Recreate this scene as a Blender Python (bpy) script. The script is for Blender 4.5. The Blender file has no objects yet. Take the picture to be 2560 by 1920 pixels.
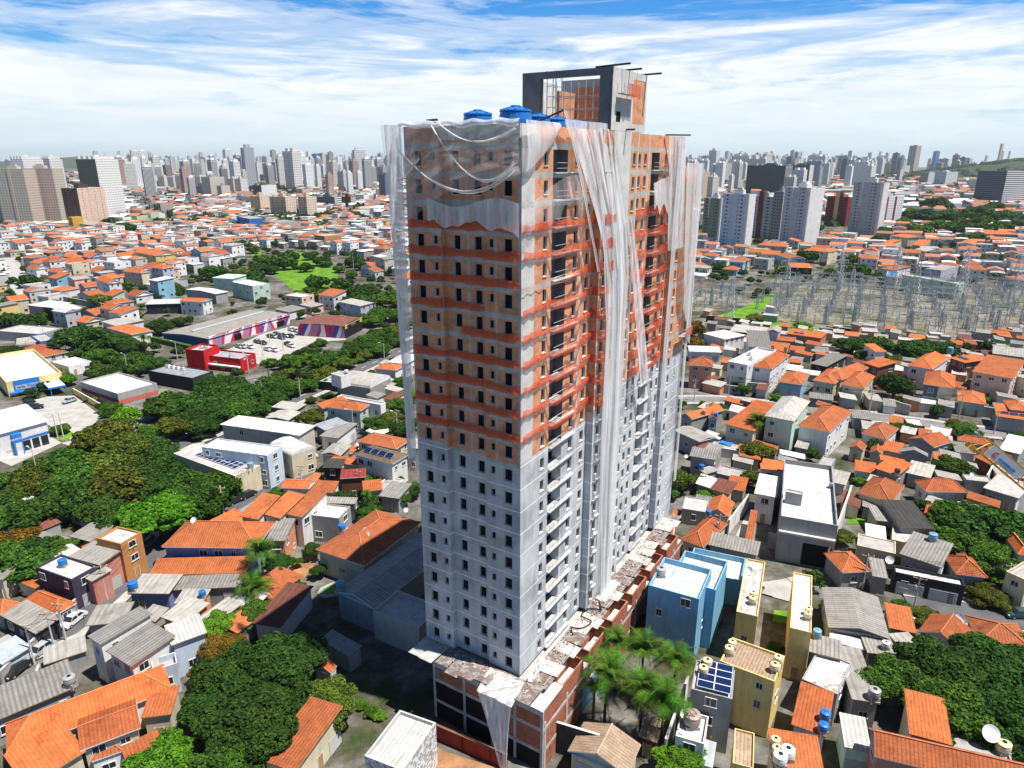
import bpy, math, random
import numpy as np
from mathutils import Vector, Matrix
R = math.radians
scene = bpy.context.scene
col = scene.collection
# ---------------------------------------------------------------- camera, sky, sun, exposure
CAM_H = 70.5
cd = bpy.data.cameras.new("camera"); cam = bpy.data.objects.new("camera", cd); col.objects.link(cam)
cam.location = (0, 0, CAM_H); cam.rotation_euler = (R(72), 0, 0)
cd.lens = 24; cd.sensor_width = 36; cd.clip_end = 60000; cd.clip_start = 0.5
scene.camera = cam
SUN_EL, SUN_AZ = R(67), R(-19.5)          # azimuth counter-clockwise from +x
sv = Vector((math.cos(SUN_EL)*math.cos(SUN_AZ), math.cos(SUN_EL)*math.sin(SUN_AZ), math.sin(SUN_EL)))
sl = bpy.data.lights.new("sun", 'SUN'); sl.energy = 5.0; sl.angle = R(0.5); sl.color = (1, .955, .89)
so = bpy.data.objects.new("sun", sl); col.objects.link(so)
so.rotation_euler = sv.to_track_quat('Z', 'Y').to_euler()
scene.view_settings.view_transform = 'Standard'; scene.view_settings.look = 'None'
scene.view_settings.exposure = 0.6; scene.view_settings.gamma = 1.0
scene.render.engine = 'CYCLES'
cy = scene.cycles
cy.max_bounces = 6; cy.diffuse_bounces = 2; cy.glossy_bounces = 2; cy.transmission_bounces = 4
cy.transparent_max_bounces = 16; cy.volume_bounces = 0; cy.use_denoising = True
cy.caustics_reflective = False; cy.caustics_refractive = False

w = bpy.data.worlds.new("World"); scene.world = w; w.use_nodes = True
nt = w.node_tree; nt.nodes.clear()
def N(nt, t, **k):
    n = nt.nodes.new(t)
    for a, b in k.items():
        if a.startswith('i_'):
            key = a[2:]; key = int(key) if key.isdigit() else key.replace('_', ' ')
            n.inputs[key].default_value = b
        else: setattr(n, a, b)
    return n
def lk(nt, a, b): nt.links.new(a, b)
def ramp(nt, src, stops, interp='LINEAR'):
    r = N(nt, 'ShaderNodeValToRGB'); r.color_ramp.interpolation = interp
    e = r.color_ramp.elements
    while len(e) < len(stops): e.new(0.5)
    for i, (p, c) in enumerate(stops):
        e[i].position = p; e[i].color = (c, c, c, 1) if isinstance(c, (int, float)) else (*c, 1)
    lk(nt, src, r.inputs[0]); return r.outputs[0]
def mixc(nt, f, a, b, mode='MIX'):
    m = N(nt, 'ShaderNodeMix', data_type='RGBA', blend_type=mode)
    for k, v in ((0, f), (6, a), (7, b)):
        s = m.inputs[k]
        if hasattr(v, 'is_linked'): lk(nt, v, s)
        elif isinstance(v, (int, float)): s.default_value = v if k == 0 else (v, v, v, 1)
        else: s.default_value = (*v, 1)
    return m.outputs[2]
def math_(nt, op, a, b=None, c=None, clamp=False):
    m = N(nt, 'ShaderNodeMath', operation=op, use_clamp=clamp)
    for s, v in zip(m.inputs, (a, b, c)):
        if v is None: continue
        if hasattr(v, 'is_linked'): lk(nt, v, s)
        else: s.default_value = v
    return m.outputs[0]
sky = N(nt, 'ShaderNodeTexSky', sky_type='NISHITA', sun_disc=False, sun_elevation=SUN_EL, sun_rotation=R(109.5), altitude=760, air_density=1.0, dust_density=.6, ozone_density=2.2)
tc = N(nt, 'ShaderNodeTexCoord')
sep = N(nt, 'ShaderNodeSeparateXYZ'); lk(nt, tc.outputs['Generated'], sep.inputs[0])
zz = sep.outputs[2]
front = ramp(nt, math_(nt, 'MULTIPLY_ADD', sep.outputs[1], .5, .5), [(.42, 0.0), (.72, 1.0)])   # clouds ahead; unseen sky behind kept clear to darken the tower's shaded end
# clearer blue a few degrees above the horizon, as in the photograph's thin dry air
tint = ramp(nt, zz, [(0.0, (.78, .90, 1.0)), (.07, (.75, 1.25, 1.5)), (.2, (.30, 1.05, 1.75)), (.3, (.25, .7, 1.1)), (.5, (.36, .56, .85)), (1.0, (.42, .55, .72))])
skyc = mixc(nt, 1.0, sky.outputs[0], tint, 'MULTIPLY')
# streaky cirrus: noise stretched along the horizon
def cloud(scale, sz, det, dist, loc=(0, 0, 0), rot=0.0):
    mp = N(nt, 'ShaderNodeMapping'); lk(nt, tc.outputs['Generated'], mp.inputs[0])
    mp.inputs['Scale'].default_value = (scale, scale, sz); mp.inputs['Location'].default_value = loc; mp.inputs['Rotation'].default_value = (0, rot, 0)
    n = N(nt, 'ShaderNodeTexNoise', i_Scale=1.0, i_Detail=det, i_Roughness=.62, i_Distortion=dist); lk(nt, mp.outputs[0], n.inputs['Vector'])
    return n.outputs[0]
c1 = cloud(2.4, 16, 9, .9, (3.1, 1.2, .35), R(4)); c2 = cloud(7, 60, 8, 1.2, (.3, .6, 1.5), R(-6))
cc = math_(nt, 'ADD', math_(nt, 'MULTIPLY', c1, .8), math_(nt, 'MULTIPLY', c2, .2))
# more cover low down, gaps higher up
thr = math_(nt, 'MULTIPLY_ADD', zz, -1.2, .16)
cov = math_(nt, 'ADD', cc, thr)
cm = ramp(nt, cov, [(.35, 0.0), (.44, .42), (.56, .95)], 'EASE')
shade = ramp(nt, c2, [(.3, (.84, .92, .97)), (.6, (1.04, 1.05, 1.06))])
cl = mixc(nt, 1.0, shade, (11.2, 11.3, 11.4), 'MULTIPLY')
hz = ramp(nt, zz, [(0.0, 1.0), (.10, 0.0)])
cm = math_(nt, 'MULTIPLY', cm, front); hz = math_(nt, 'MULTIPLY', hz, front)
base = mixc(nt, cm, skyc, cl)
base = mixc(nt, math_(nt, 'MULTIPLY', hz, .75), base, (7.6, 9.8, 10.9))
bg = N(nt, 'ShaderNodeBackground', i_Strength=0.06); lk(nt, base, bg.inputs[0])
wo = N(nt, 'ShaderNodeOutputWorld'); lk(nt, bg.outputs[0], wo.inputs[0])

# ---------------------------------------------------------------- materials
MATS = {}
def newmat(name, rough=.8, spec=.3):
    m = bpy.data.materials.new(name); m.use_nodes = True
    t = m.node_tree; p = t.nodes['Principled BSDF']
    p.inputs['Roughness'].default_value = rough; p.inputs['Specular IOR Level'].default_value = spec
    MATS[name] = m
    return m, t, p
def noise(t, scale, det=4, vec=None, rough=.6, dist=0):
    n = N(t, 'ShaderNodeTexNoise', i_Scale=scale, i_Detail=det, i_Roughness=rough, i_Distortion=dist)
    if vec is not None: lk(t, vec, n.inputs['Vector'])
    return n.outputs[0]
def wcoord(t): return N(t, 'ShaderNodeNewGeometry').outputs['Position']
def uvxy(t):
    u = N(t, 'ShaderNodeUVMap'); s = N(t, 'ShaderNodeSeparateXYZ'); lk(t, u.outputs[0], s.inputs[0]); return u.outputs[0], s.outputs[0], s.outputs[1]
def ocol(t): return N(t, 'ShaderNodeObjectInfo').outputs['Color']
def bumped(t, p, hgt, strength=.4, dist=.05):
    b = N(t, 'ShaderNodeBump', i_Strength=strength, i_Distance=dist); lk(t, hgt, b.inputs['Height']); lk(t, b.outputs[0], p.inputs['Normal'])
def stripes(t, c, period, sharp=(.25, .5)):
    f = math_(t, 'FRACT', math_(t, 'MULTIPLY', c, 1/period)); f = math_(t, 'ABSOLUTE', math_(t, 'SUBTRACT', f, .5))
    return ramp(t, f, [(sharp[0], 1.0), (sharp[1], 0.0)])
# painted render, colour from the object
m, t, p = newmat('paint', .85, .2)
pos = wcoord(t); s_ = N(t, 'ShaderNodeMapping'); lk(t, pos, s_.inputs[0]); s_.inputs['Scale'].default_value = (1.3, 1.3, .22)
st = ramp(t, noise(t, 1.2, 6, s_.outputs[0]), [(.30, (.80, .79, .76)), (.52, (1, 1, 1))])
gr = ramp(t, noise(t, .35, 5, pos), [(.3, (.85, .85, .85)), (.65, (1.04, 1.04, 1.04))])
lk(t, mixc(t, 1, mixc(t, 1, ocol(t), st, 'MULTIPLY'), gr, 'MULTIPLY'), p.inputs['Base Color'])
# clay tiles: columns of pans running down the slope, courses across, lichen and replaced tiles
m, t, p = newmat('tile', .8, .15)
uv, u, v = uvxy(t); pos = wcoord(t)
colr = stripes(t, u, .42, (.18, .5)); row = stripes(t, v, .38, (.36, .5))
big = ramp(t, noise(t, .45, 7, pos, .72), [(.28, (.46, .42, .42)), (.42, (.86, .84, .82)), (.55, (1, 1, 1)), (.75, (1.14, 1.16, 1.16))])
vor = N(t, 'ShaderNodeTexVoronoi', i_Scale=2.6); lk(t, uv, vor.inputs['Vector'])
ind = ramp(t, vor.outputs['Color'], [(.0, (.80, .78, .76)), (1, (1.12, 1.1, 1.08))])
c = mixc(t, 1, mixc(t, 1, ocol(t), big, 'MULTIPLY'), ind, 'MULTIPLY')
c = mixc(t, math_(t, 'MULTIPLY', math_(t, 'SUBTRACT', 1, math_(t, 'MULTIPLY', colr, row)), .38), c, mixc(t, 1, ocol(t), (.34, .27, .25), 'MULTIPLY'))
lk(t, c, p.inputs['Base Color']); bumped(t, p, colr, .7, .06)
# corrugated / fibre cement sheet
def sheet(name, period, rough, wob):
    m, t, p = newmat(name, rough, .25)
    uv, u, v = uvxy(t); pos = wcoord(t)
    sp = stripes(t, u, period, (.1, .5)); lap = stripes(t, v, 1.8, (.465, .5))
    big = ramp(t, noise(t, .5, 7, pos, .7), [(.28, (.58, .56, .53)), (.5, (.98, .98, .98)), (.75, (1.12, 1.12, 1.1))])
    mp = N(t, 'ShaderNodeMapping'); lk(t, uv, mp.inputs[0]); mp.inputs['Scale'].default_value = (1.1, .1, 1)
    band = ramp(t, noise(t, 1.6, 3, mp.outputs[0]), [(.35, (.80, .79, .77)), (.6, (1.05, 1.05, 1.05))])
    c = mixc(t, 1, mixc(t, 1, ocol(t), big, 'MULTIPLY'), band, 'MULTIPLY')
    c = mixc(t, math_(t, 'MULTIPLY', math_(t, 'SUBTRACT', 1, math_(t, 'MULTIPLY', sp, lap)), wob), c, mixc(t, 1, ocol(t), (.42, .41, .4), 'MULTIPLY'))
    lk(t, c, p.inputs['Base Color']); bumped(t, p, sp, .5, .05)
sheet('ribbed', .55, .7, .75); sheet('fibre', .9, .9, .35); sheet('metal_sheet', 1.1, .45, .22)
# slab / concrete with object colour
m, t, p = newmat('slab', .9, .2)
pos = wcoord(t); a = noise(t, .7, 8, pos, .7); b = noise(t, 4, 4, pos)
c = mixc(t, 1, ocol(t), ramp(t, a, [(.3, (.62, .6, .57)), (.52, (1, 1, 1)), (.75, (1.06, 1.06, 1.05))]), 'MULTIPLY')
lk(t, mixc(t, 1, c, ramp(t, b, [(.3, .88), (.7, 1.05)]), 'MULTIPLY'), p.inputs['Base Color'])
m, t, p = newmat('stained_slab', .9, .2)
pos = wcoord(t); a = noise(t, .45, 6, pos, .7, .6)
lk(t, ramp(t, a, [(.38, (.20, .16, .12)), (.45, (.42, .38, .33)), (.5, (.62, .6, .57)), (.7, (.75, .74, .72))]), p.inputs['Base Color'])
m, t, p = newmat('peeling', .9, .2)
pos = wcoord(t); a = noise(t, 1.6, 8, pos, .75)
lk(t, ramp(t, a, [(.42, (.30, .28, .25)), (.5, (.5, .48, .45)), (.53, (.75, .76, .78))]), p.inputs['Base Color'])
# facade render of the tower
m, t, p = newmat('render_grey', .85, .2)
pos = wcoord(t); s_ = N(t, 'ShaderNodeMapping'); lk(t, pos, s_.inputs[0]); s_.inputs['Scale'].default_value = (.8, .8, .25)
c = ramp(t, noise(t, .9, 6, s_.outputs[0], .6), [(.3, (.38, .395, .415)), (.5, (.52, .535, .55)), (.7, (.62, .63, .64))])
lk(t, mixc(t, 1, c, ramp(t, noise(t, .16, 5, pos, .7, .4), [(.36, .74), (.5, .98), (.62, 1.05)]), 'MULTIPLY'), p.inputs['Base Color'])
def flat(name, c, rough=.8, spec=.3, metal=0, var=.0, sc=1.0):
    m, t, p = newmat(name, rough, spec); p.inputs['Metallic'].default_value = metal
    if var:
        lk(t, mixc(t, 1, c, ramp(t, noise(t, sc, 6, wcoord(t), .65), [(.28, 1-var), (.7, 1+var*.5)]), 'MULTIPLY'), p.inputs['Base Color'])
    else: p.inputs['Base Color'].default_value = (*c, 1)
flat('concrete', (.47, .455, .43), .9, .2, 0, .38, .8); flat('concrete_light', (.60, .585, .55), .9, .2, 0, .25, .5)
flat('concrete_dark', (.155, .165, .175), .85, .25, 0, .3, .6); flat('white_band', (.80, .80, .79), .8)
flat('white', (.80, .80, .79), .7); flat('dark_void', (.012, .012, .014), .9, .1); flat('glass', (.02, .026, .032), .12, .6)  # dark_void: near-black colour standing in for unlit interiors behind openings
flat('glass_green', (.05, .16, .14), .12, .6); flat('steel', (.42, .44, .45), .5, .5, .4); flat('steel_dark', (.03, .03, .04), .5, .4)
flat('galv', (.50, .52, .53), .55, .5, .15, .3, 3); flat('rust', (.20, .09, .05), .8); flat('timber', (.42, .27, .13), .8, .2, 0, .3, 3)
flat('asphalt', (.115, .115, .12), .95, .15, 0, .32, .35); flat('pavement', (.42, .40, .37), .95, .15, 0, .3, .4)
m, t, p = newmat('gravel', .95, .1)
pos = wcoord(t)
lk(t, mixc(t, 1, ramp(t, noise(t, .05, 8, pos, .7), [(.36, (.055, .09, .025)), (.45, (.16, .15, .10)), (.56, (.26, .235, .19)), (.7, (.34, .32, .28))]), ramp(t, noise(t, .8, 4, pos), [(.3, .6), (.7, 1.15)]), 'MULTIPLY'), p.inputs['Base Color'])
flat('soil', (.36, .19, .095), .95, .1, 0, .5, .5); flat('marking', (.72, .71, .68), .8)
flat('bark', (.12, .085, .06), .9, .1, 0, .4, 3); flat('pool', (.10, .30, .06), .1, .5); flat('yellow_paint', (.72, .38, .04), .55)
flat('solar', (.008, .02, .075), .15, .6); flat('black', (.012, .012, .014), .6); flat('tyre', (.015, .015, .016), .9); flat('red_paint', (.62, .03, .03), .6)
flat('blue_sign', (.02, .20, .62), .6); flat('plaster_white', (.70, .70, .69), .85, .2, 0, .22, .8); flat('pipe', (.6, .6, .58), .6)
m, t, p = newmat('grass', .95, .1)
pos = wcoord(t)
lk(t, ramp(t, noise(t, .18, 8, pos, .7), [(.3, (.045, .11, .012)), (.5, (.10, .24, .02)), (.7, (.22, .32, .03))]), p.inputs['Base Color'])
# urban ground: trodden concrete yards, patches of earth and weeds
m, t, p = newmat('ground', .95, .1)
pos = wcoord(t); a = noise(t, .06, 9, pos, .72); b = noise(t, .5, 5, pos)
g0 = ramp(t, a, [(.38, (.035, .06, .018)), (.46, (.09, .085, .055)), (.53, (.15, .14, .125)), (.66, (.27, .26, .24))])
lk(t, mixc(t, 1, g0, ramp(t, b, [(.3, .65), (.7, 1.15)]), 'MULTIPLY'), p.inputs['Base Color'])
# brick / hollow clay block in running bond
m, t, p = newmat('brick', .9, .15)
uv, u, v = uvxy(t)
br = N(t, 'ShaderNodeTexBrick', i_Scale=1.0, i_Mortar_Size=.012, i_Brick_Width=.4, i_Row_Height=.2)
br.inputs['Color1'].default_value = (.74, .33, .175, 1); br.inputs['Color2'].default_value = (.66, .28, .14, 1); br.inputs['Mortar'].default_value = (.34, .26, .2, 1)
lk(t, uv, br.inputs['Vector'])
lk(t, mixc(t, 1, br.outputs[0], ramp(t, noise(t, .8, 7, wcoord(t), .7), [(.3, (.62, .58, .55)), (.5, (1, 1, 1)), (.75, (1.22, 1.2, 1.18))]), 'MULTIPLY'), p.inputs['Base Color'])
# podium brick, darker red
m, t, p = newmat('brick_red', .9, .15)
uv, u, v = uvxy(t)
br = N(t, 'ShaderNodeTexBrick', i_Scale=1.0, i_Mortar_Size=.012, i_Brick_Width=.4, i_Row_Height=.2)
br.inputs['Color1'].default_value = (.46, .14, .08, 1); br.inputs['Color2'].default_value = (.34, .10, .055, 1); br.inputs['Mortar'].default_value = (.34, .27, .22, 1)
lk(t, uv, br.inputs['Vector'])
lk(t, mixc(t, 1, br.outputs[0], ramp(t, noise(t, .9, 7, wcoord(t), .7), [(.3, (.6, .58, .55)), (.7, (1.2, 1.2, 1.2))]), 'MULTIPLY'), p.inputs['Base Color'])
# striped mural: slanted wedges of red, purple, white and pink
m, t, p = newmat('mural', .8, .2)
uv, u, v = uvxy(t)
ww = N(t, 'ShaderNodeTexWhiteNoise', noise_dimensions='1D'); lk(t, math_(t, 'FLOOR', math_(t, 'MULTIPLY', u, .21)), ww.inputs['W'])
sk = math_(t, 'ADD', u, math_(t, 'MULTIPLY', math_(t, 'MULTIPLY', v, math_(t, 'SUBTRACT', ww.outputs[0], .5)), 1.3))
fr = math_(t, 'FRACT', math_(t, 'MULTIPLY', sk, 1/15.0))
lk(t, ramp(t, fr, [(0, (.72, .72, .74)), (.14, (.62, .025, .05)), (.27, (.10, .06, .27)), (.43, (.70, .70, .73)), (.55, (.60, .16, .18)), (.68, (.24, .22, .45)), (.82, (.62, .03, .05)), (.92, (.70, .70, .73))], 'CONSTANT'), p.inputs['Base Color'])
# foliage: leaf to leaf variation around the crown's own colour
m, t, p = newmat('leaf', .75, .12)
g = N(t, 'ShaderNodeNewGeometry'); pos = g.outputs['Position']
v1 = ramp(t, g.outputs['Random Per Island'], [(0, (.55, .6, .5)), (.6, (1, 1, 1)), (1, (1.7, 1.5, 1.3))])
v2 = ramp(t, noise(t, .55, 4, pos, .7), [(.34, (.50, .54, .6)), (.52, (1, 1, 1)), (.7, (1.5, 1.4, 1.1))])
c = mixc(t, 1, mixc(t, 1, ocol(t), v1, 'MULTIPLY'), v2, 'MULTIPLY')
lk(t, c, p.inputs['Base Color'])
tr = N(t, 'ShaderNodeBsdfTranslucent'); lk(t, mixc(t, 1, c, (1.2, 1.25, .6), 'MULTIPLY'), tr.inputs[0])
ms = N(t, 'ShaderNodeMixShader', i_0=.25); lk(t, p.outputs[0], ms.inputs[1]); lk(t, tr.outputs[0], ms.inputs[2]); lk(t, ms.outputs[0], t.nodes['Material Output'].inputs[0])
# gloss plastics and car paint with object colour
m, t, p = newmat('plastic', .35, .45); lk(t, ocol(t), p.inputs['Base Color'])
m, t, p = newmat('car_paint', .22, .6); lk(t, ocol(t), p.inputs['Base Color'])
# thin construction netting
def net(name, c, alpha_lo, alpha_hi, scale, trans):
    m, t, p = newmat(name, .7, .15); p.inputs['Base Color'].default_value = (*c, 1)
    uv, u, v = uvxy(t)
    mp = N(t, 'ShaderNodeMapping'); lk(t, uv, mp.inputs[0]); mp.inputs['Scale'].default_value = (scale, scale*.12, 1)
    a = ramp(t, noise(t, 1.0, 6, mp.outputs[0], .65), [(.35, alpha_lo), (.66, alpha_hi)])
    tl = N(t, 'ShaderNodeBsdfTranslucent'); tl.inputs[0].default_value = (*c, 1)
    m1 = N(t, 'ShaderNodeMixShader', i_0=trans); lk(t, p.outputs[0], m1.inputs[1]); lk(t, tl.outputs[0], m1.inputs[2])
    tp = N(t, 'ShaderNodeBsdfTransparent')
    m2 = N(t, 'ShaderNodeMixShader'); lk(t, a, m2.inputs[0]); lk(t, tp.outputs[0], m2.inputs[1]); lk(t, m1.outputs[0], m2.inputs[2])
    lk(t, m2.outputs[0], t.nodes['Material Output'].inputs[0])
net('net_white', (.95, .95, .95), .36, .95, .9, .3); net('net_thin', (.86, .86, .88),   .12, .42, .8, .45)
net('net_thick', (.90, .90, .90), .55, .95, 2.2, .4); net('net_orange', (.78, .14, .065), .5, .86, 1.4, .35)
# window grids of distant towers: UV in metres, glass bands in a wall of the object's colour
def grid(name, pu, pv, wu, wv):
    m, t, p = newmat(name, .7, .2)
    uv, u, v = uvxy(t)
    a = stripes(t, u, pu, (wu*.5-.01, wu*.5+.01)); b = stripes(t, v, pv, (wv*.5-.01, wv*.5+.01))
    lk(t, mixc(t, math_(t, 'MULTIPLY', a, b), ocol(t), (.035, .045, .06)), p.inputs['Base Color'])
grid('grid_windows', 3.2, 2.9, .34, .36); grid('grid_ribbon', 60, 3.1, .995, .45); grid('grid_fins', 2.2, 60, .6, .99); grid('grid_dense', 2.6, 2.9, .5, .42)

PAL = dict(wht=(.76,.75,.73), gry=(.33,.33,.33), gry2=(.50,.51,.51), blue=(.19,.41,.60), blu2=(.27,.48,.62), blu3=(.55,.63,.72), blu4=(.20,.23,.42), blu5=(.03,.17,.55),
  yel=(.76,.57,.22), yel2=(.80,.65,.30), cream=(.66,.58,.42), pnk=(.58,.25,.20), pnk2=(.76,.54,.44), brk=(.42,.15,.08), brn=(.16,.07,.05), dk=(.035,.037,.045), dkw=(.055,.055,.06),
  grn=(.52,.64,.54), mint=(.50,.70,.58), lil=(.50,.49,.60), lil2=(.56,.54,.60), conc=(.38,.37,.35), prp=(.065,.05,.085), orw=(.55,.25,.09), och=(.62,.38,.08), strp=(.42,.42,.41),
  redw=(.60,.02,.025), mur=(.7,.7,.72), peel=(.5,.5,.5), tanw=(.55,.50,.43), hdg=(.05,.11,.02), pkb=(.58,.46,.39), tan=(.54,.49,.40), tan2=(.58,.54,.46), bge=(.62,.44,.32), bgl=(.70,.58,.45),
  dkg=(.10,.11,.10), dbr=(.075,.05,.045), gls=(.14,.17,.20), mar=(.24,.04,.045), olv=(.32,.32,.24), lbl=(.60,.67,.76), dgn=(.05,.085,.09), pur=(.42,.38,.46), mwt=(.76,.74,.73),
  blu=(.02,.16,.50), blt=(.16,.33,.45), crm=(.72,.58,.34), tau=(.33,.25,.22))
ROOF = {'or':('tile',(.59,.165,.05)),'or2':('tile',(.47,.135,.05)),'fc':('fibre',(.42,.40,.365)),'fcd':('ribbed',(.30,.285,.265)),'crd':('ribbed',(.33,.32,.30)),'crw':('ribbed',(.66,.64,.60)),'crb':('ribbed',(.62,.72,.82)),
  'wst':('metal_sheet',(.70,.68,.66)),'wht':('slab',(.68,.67,.65)),'mtl':('metal_sheet',(.40,.43,.47)),'tan':('tile',(.42,.34,.25)),'tanr':('metal_sheet',(.40,.37,.31)),'brn':('fibre',(.20,.075,.055)),'conc':('slab',(.47,.455,.43)),
  'dk':('fibre',(.075,.073,.07)),'dk2':('tile',(.16,.13,.10)),'stain':('stained_slab',(.5,.5,.5)),'red':('metal_sheet',(.30,.05,.045)),'mint':('metal_sheet',(.55,.72,.62)),'blu5':('slab',(.08,.25,.5)),'och':('slab',(.62,.38,.08))}

# ---------------------------------------------------------------- mesh helpers
class MB:
    def __init__(s): s.v=[]; s.f=[]; s.m=[]; s.mats=[]
    def mi(s, m):
        if m not in s.mats: s.mats.append(m)
        return s.mats.index(m)
    def poly(s, pts, m):
        n=len(s.v); s.v.extend(pts); s.f.append(tuple(range(n, n+len(pts)))); s.m.append(s.mi(m))
    def box(s, x0,x1,y0,y1,z0,z1,m,skip='',top=None):
        a=[(x0,y0,z0),(x1,y0,z0),(x1,y1,z0),(x0,y1,z0),(x0,y0,z1),(x1,y0,z1),(x1,y1,z1),(x0,y1,z1)]
        for k,q in (('f',(0,1,5,4)),('r',(1,2,6,5)),('b',(2,3,7,6)),('l',(3,0,4,7)),('t',(4,5,6,7)),('d',(3,2,1,0))):
            if k not in skip: s.poly([a[i] for i in q], top if (k=='t' and top) else m)
    def beam(s, a, b, w, m, w2=None):
        a=Vector(a); b=Vector(b); d=(b-a)
        if d.length<1e-6: return
        d.normalize(); x=d.cross(Vector((0,0,1)) if abs(d.z)<.95 else Vector((1,0,0))).normalized(); y=d.cross(x)
        w2=w if w2 is None else w2
        p=[a+(x*i+y*j)*w/2 for i,j in ((-1,-1),(1,-1),(1,1),(-1,1))]; q=[b+(x*i+y*j)*w2/2 for i,j in ((-1,-1),(1,-1),(1,1),(-1,1))]
        for i in range(4): s.poly([tuple(p[i]),tuple(p[(i+1)%4]),tuple(q[(i+1)%4]),tuple(q[i])],m)
        s.poly([tuple(v) for v in reversed(p)],m); s.poly([tuple(v) for v in q],m)
    def lathe(s, prof, n, m, c=(0,0), cap=True):
        rings=[[(c[0]+r*math.cos(2*math.pi*i/n),c[1]+r*math.sin(2*math.pi*i/n),z) for i in range(n)] for r,z in prof]
        for a,b in zip(rings,rings[1:]):
            for i in range(n):
                j=(i+1)%n; s.poly([a[i],a[j],b[j],b[i]],m)
        if cap: s.poly(rings[-1],m)
    def surf(s, fn, nu, nv, m):
        g=[[fn(i/nu,j/nv) for i in range(nu+1)] for j in range(nv+1)]
        for j in range(nv):
            for i in range(nu): s.poly([g[j][i],g[j][i+1],g[j+1][i+1],g[j+1][i]],m)
    def mesh(s, name, smooth=False):
        me=bpy.data.meshes.new(name)
        me.from_pydata([tuple(v) for v in s.v],[],s.f)
        for m in s.mats: me.materials.append(MATS[m])
        me.polygons.foreach_set('material_index', s.m)
        if smooth: me.polygons.foreach_set('use_smooth',[True]*len(s.f))
        uvl=me.uv_layers.new(name='UVMap'); uv=[]
        for f in s.f:                                   # metres along the face and up its slope
            p=[s.v[i] for i in f]
            ax,ay,az=p[0]; e1=(p[1][0]-ax,p[1][1]-ay,p[1][2]-az); k=p[2]; e2=(k[0]-ax,k[1]-ay,k[2]-az)
            nx=e1[1]*e2[2]-e1[2]*e2[1]; ny=e1[2]*e2[0]-e1[0]*e2[2]; nz=e1[0]*e2[1]-e1[1]*e2[0]
            l=math.sqrt(nx*nx+ny*ny+nz*nz) or 1; nx/=l;ny/=l;nz/=l
            h=math.hypot(nx,ny)
            if h<.02: ux,uy,uz,vx,vy,vz=1,0,0,0,1,0
            else:
                ux,uy,uz=-ny/h,nx/h,0; vx,vy,vz=ny*uz-nz*uy, nz*ux-nx*uz, nx*uy-ny*ux
            for q in p: uv.extend((q[0]*ux+q[1]*uy+q[2]*uz, q[0]*vx+q[1]*vy+q[2]*vz))
        uvl.data.foreach_set('uv',uv)
        return me
    def build(s, name, parent=None, color=None, smooth=False, label=None, kind=None):
        return put(s.mesh(name,smooth), name, parent, color, label=label, kind=kind)
def put(me, name, parent=None, color=None, loc=None, rz=0, scale=None, label=None, kind=None):
    o=bpy.data.objects.new(name, me); col.objects.link(o)
    if parent: o.parent=parent
    if loc is not None: o.location=loc
    if rz: o.rotation_euler=(0,0,rz)
    if scale is not None: o.scale=scale
    if color is not None: o.color=(*color,1)
    if label: o['label']=label
    if kind: o['kind']=kind
    return o
def tag(o, label=None, cat=None, group=None, kind=None):
    if label: o['label']=label
    if cat: o['category']=cat
    if group: o['group']=group
    if kind: o['kind']=kind
    return o
def thing(name, loc, rz=0, label=None, cat=None, group=None):
    o=bpy.data.objects.new(name,None); o.empty_display_size=.3; col.objects.link(o)
    o.location=loc; o.rotation_euler=(0,0,rz)
    return tag(o,label,cat,group)
FX=24/36*1024; CT,ST=math.cos(R(18)),math.sin(R(18))
def pix(x,y,z):
    dz=z-CAM_H; wq=y*CT-dz*ST
    return 512+FX*x/wq, 384-FX*(y*ST+dz*CT)/wq, wq
LAND=[]; AUTO=[]          # landmarks with short names; things labelled by their neighbours
def landmark(o, short, z=4): 
    l=o.location; LAND.append((*pix(l.x,l.y,l.z+z)[:2],short))
def auto(o, adj, noun, z=2):
    l=o.location; AUTO.append((o,adj,noun,*pix(l.x,l.y,l.z+z)[:2]))
rnd=random.Random(7)

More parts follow.
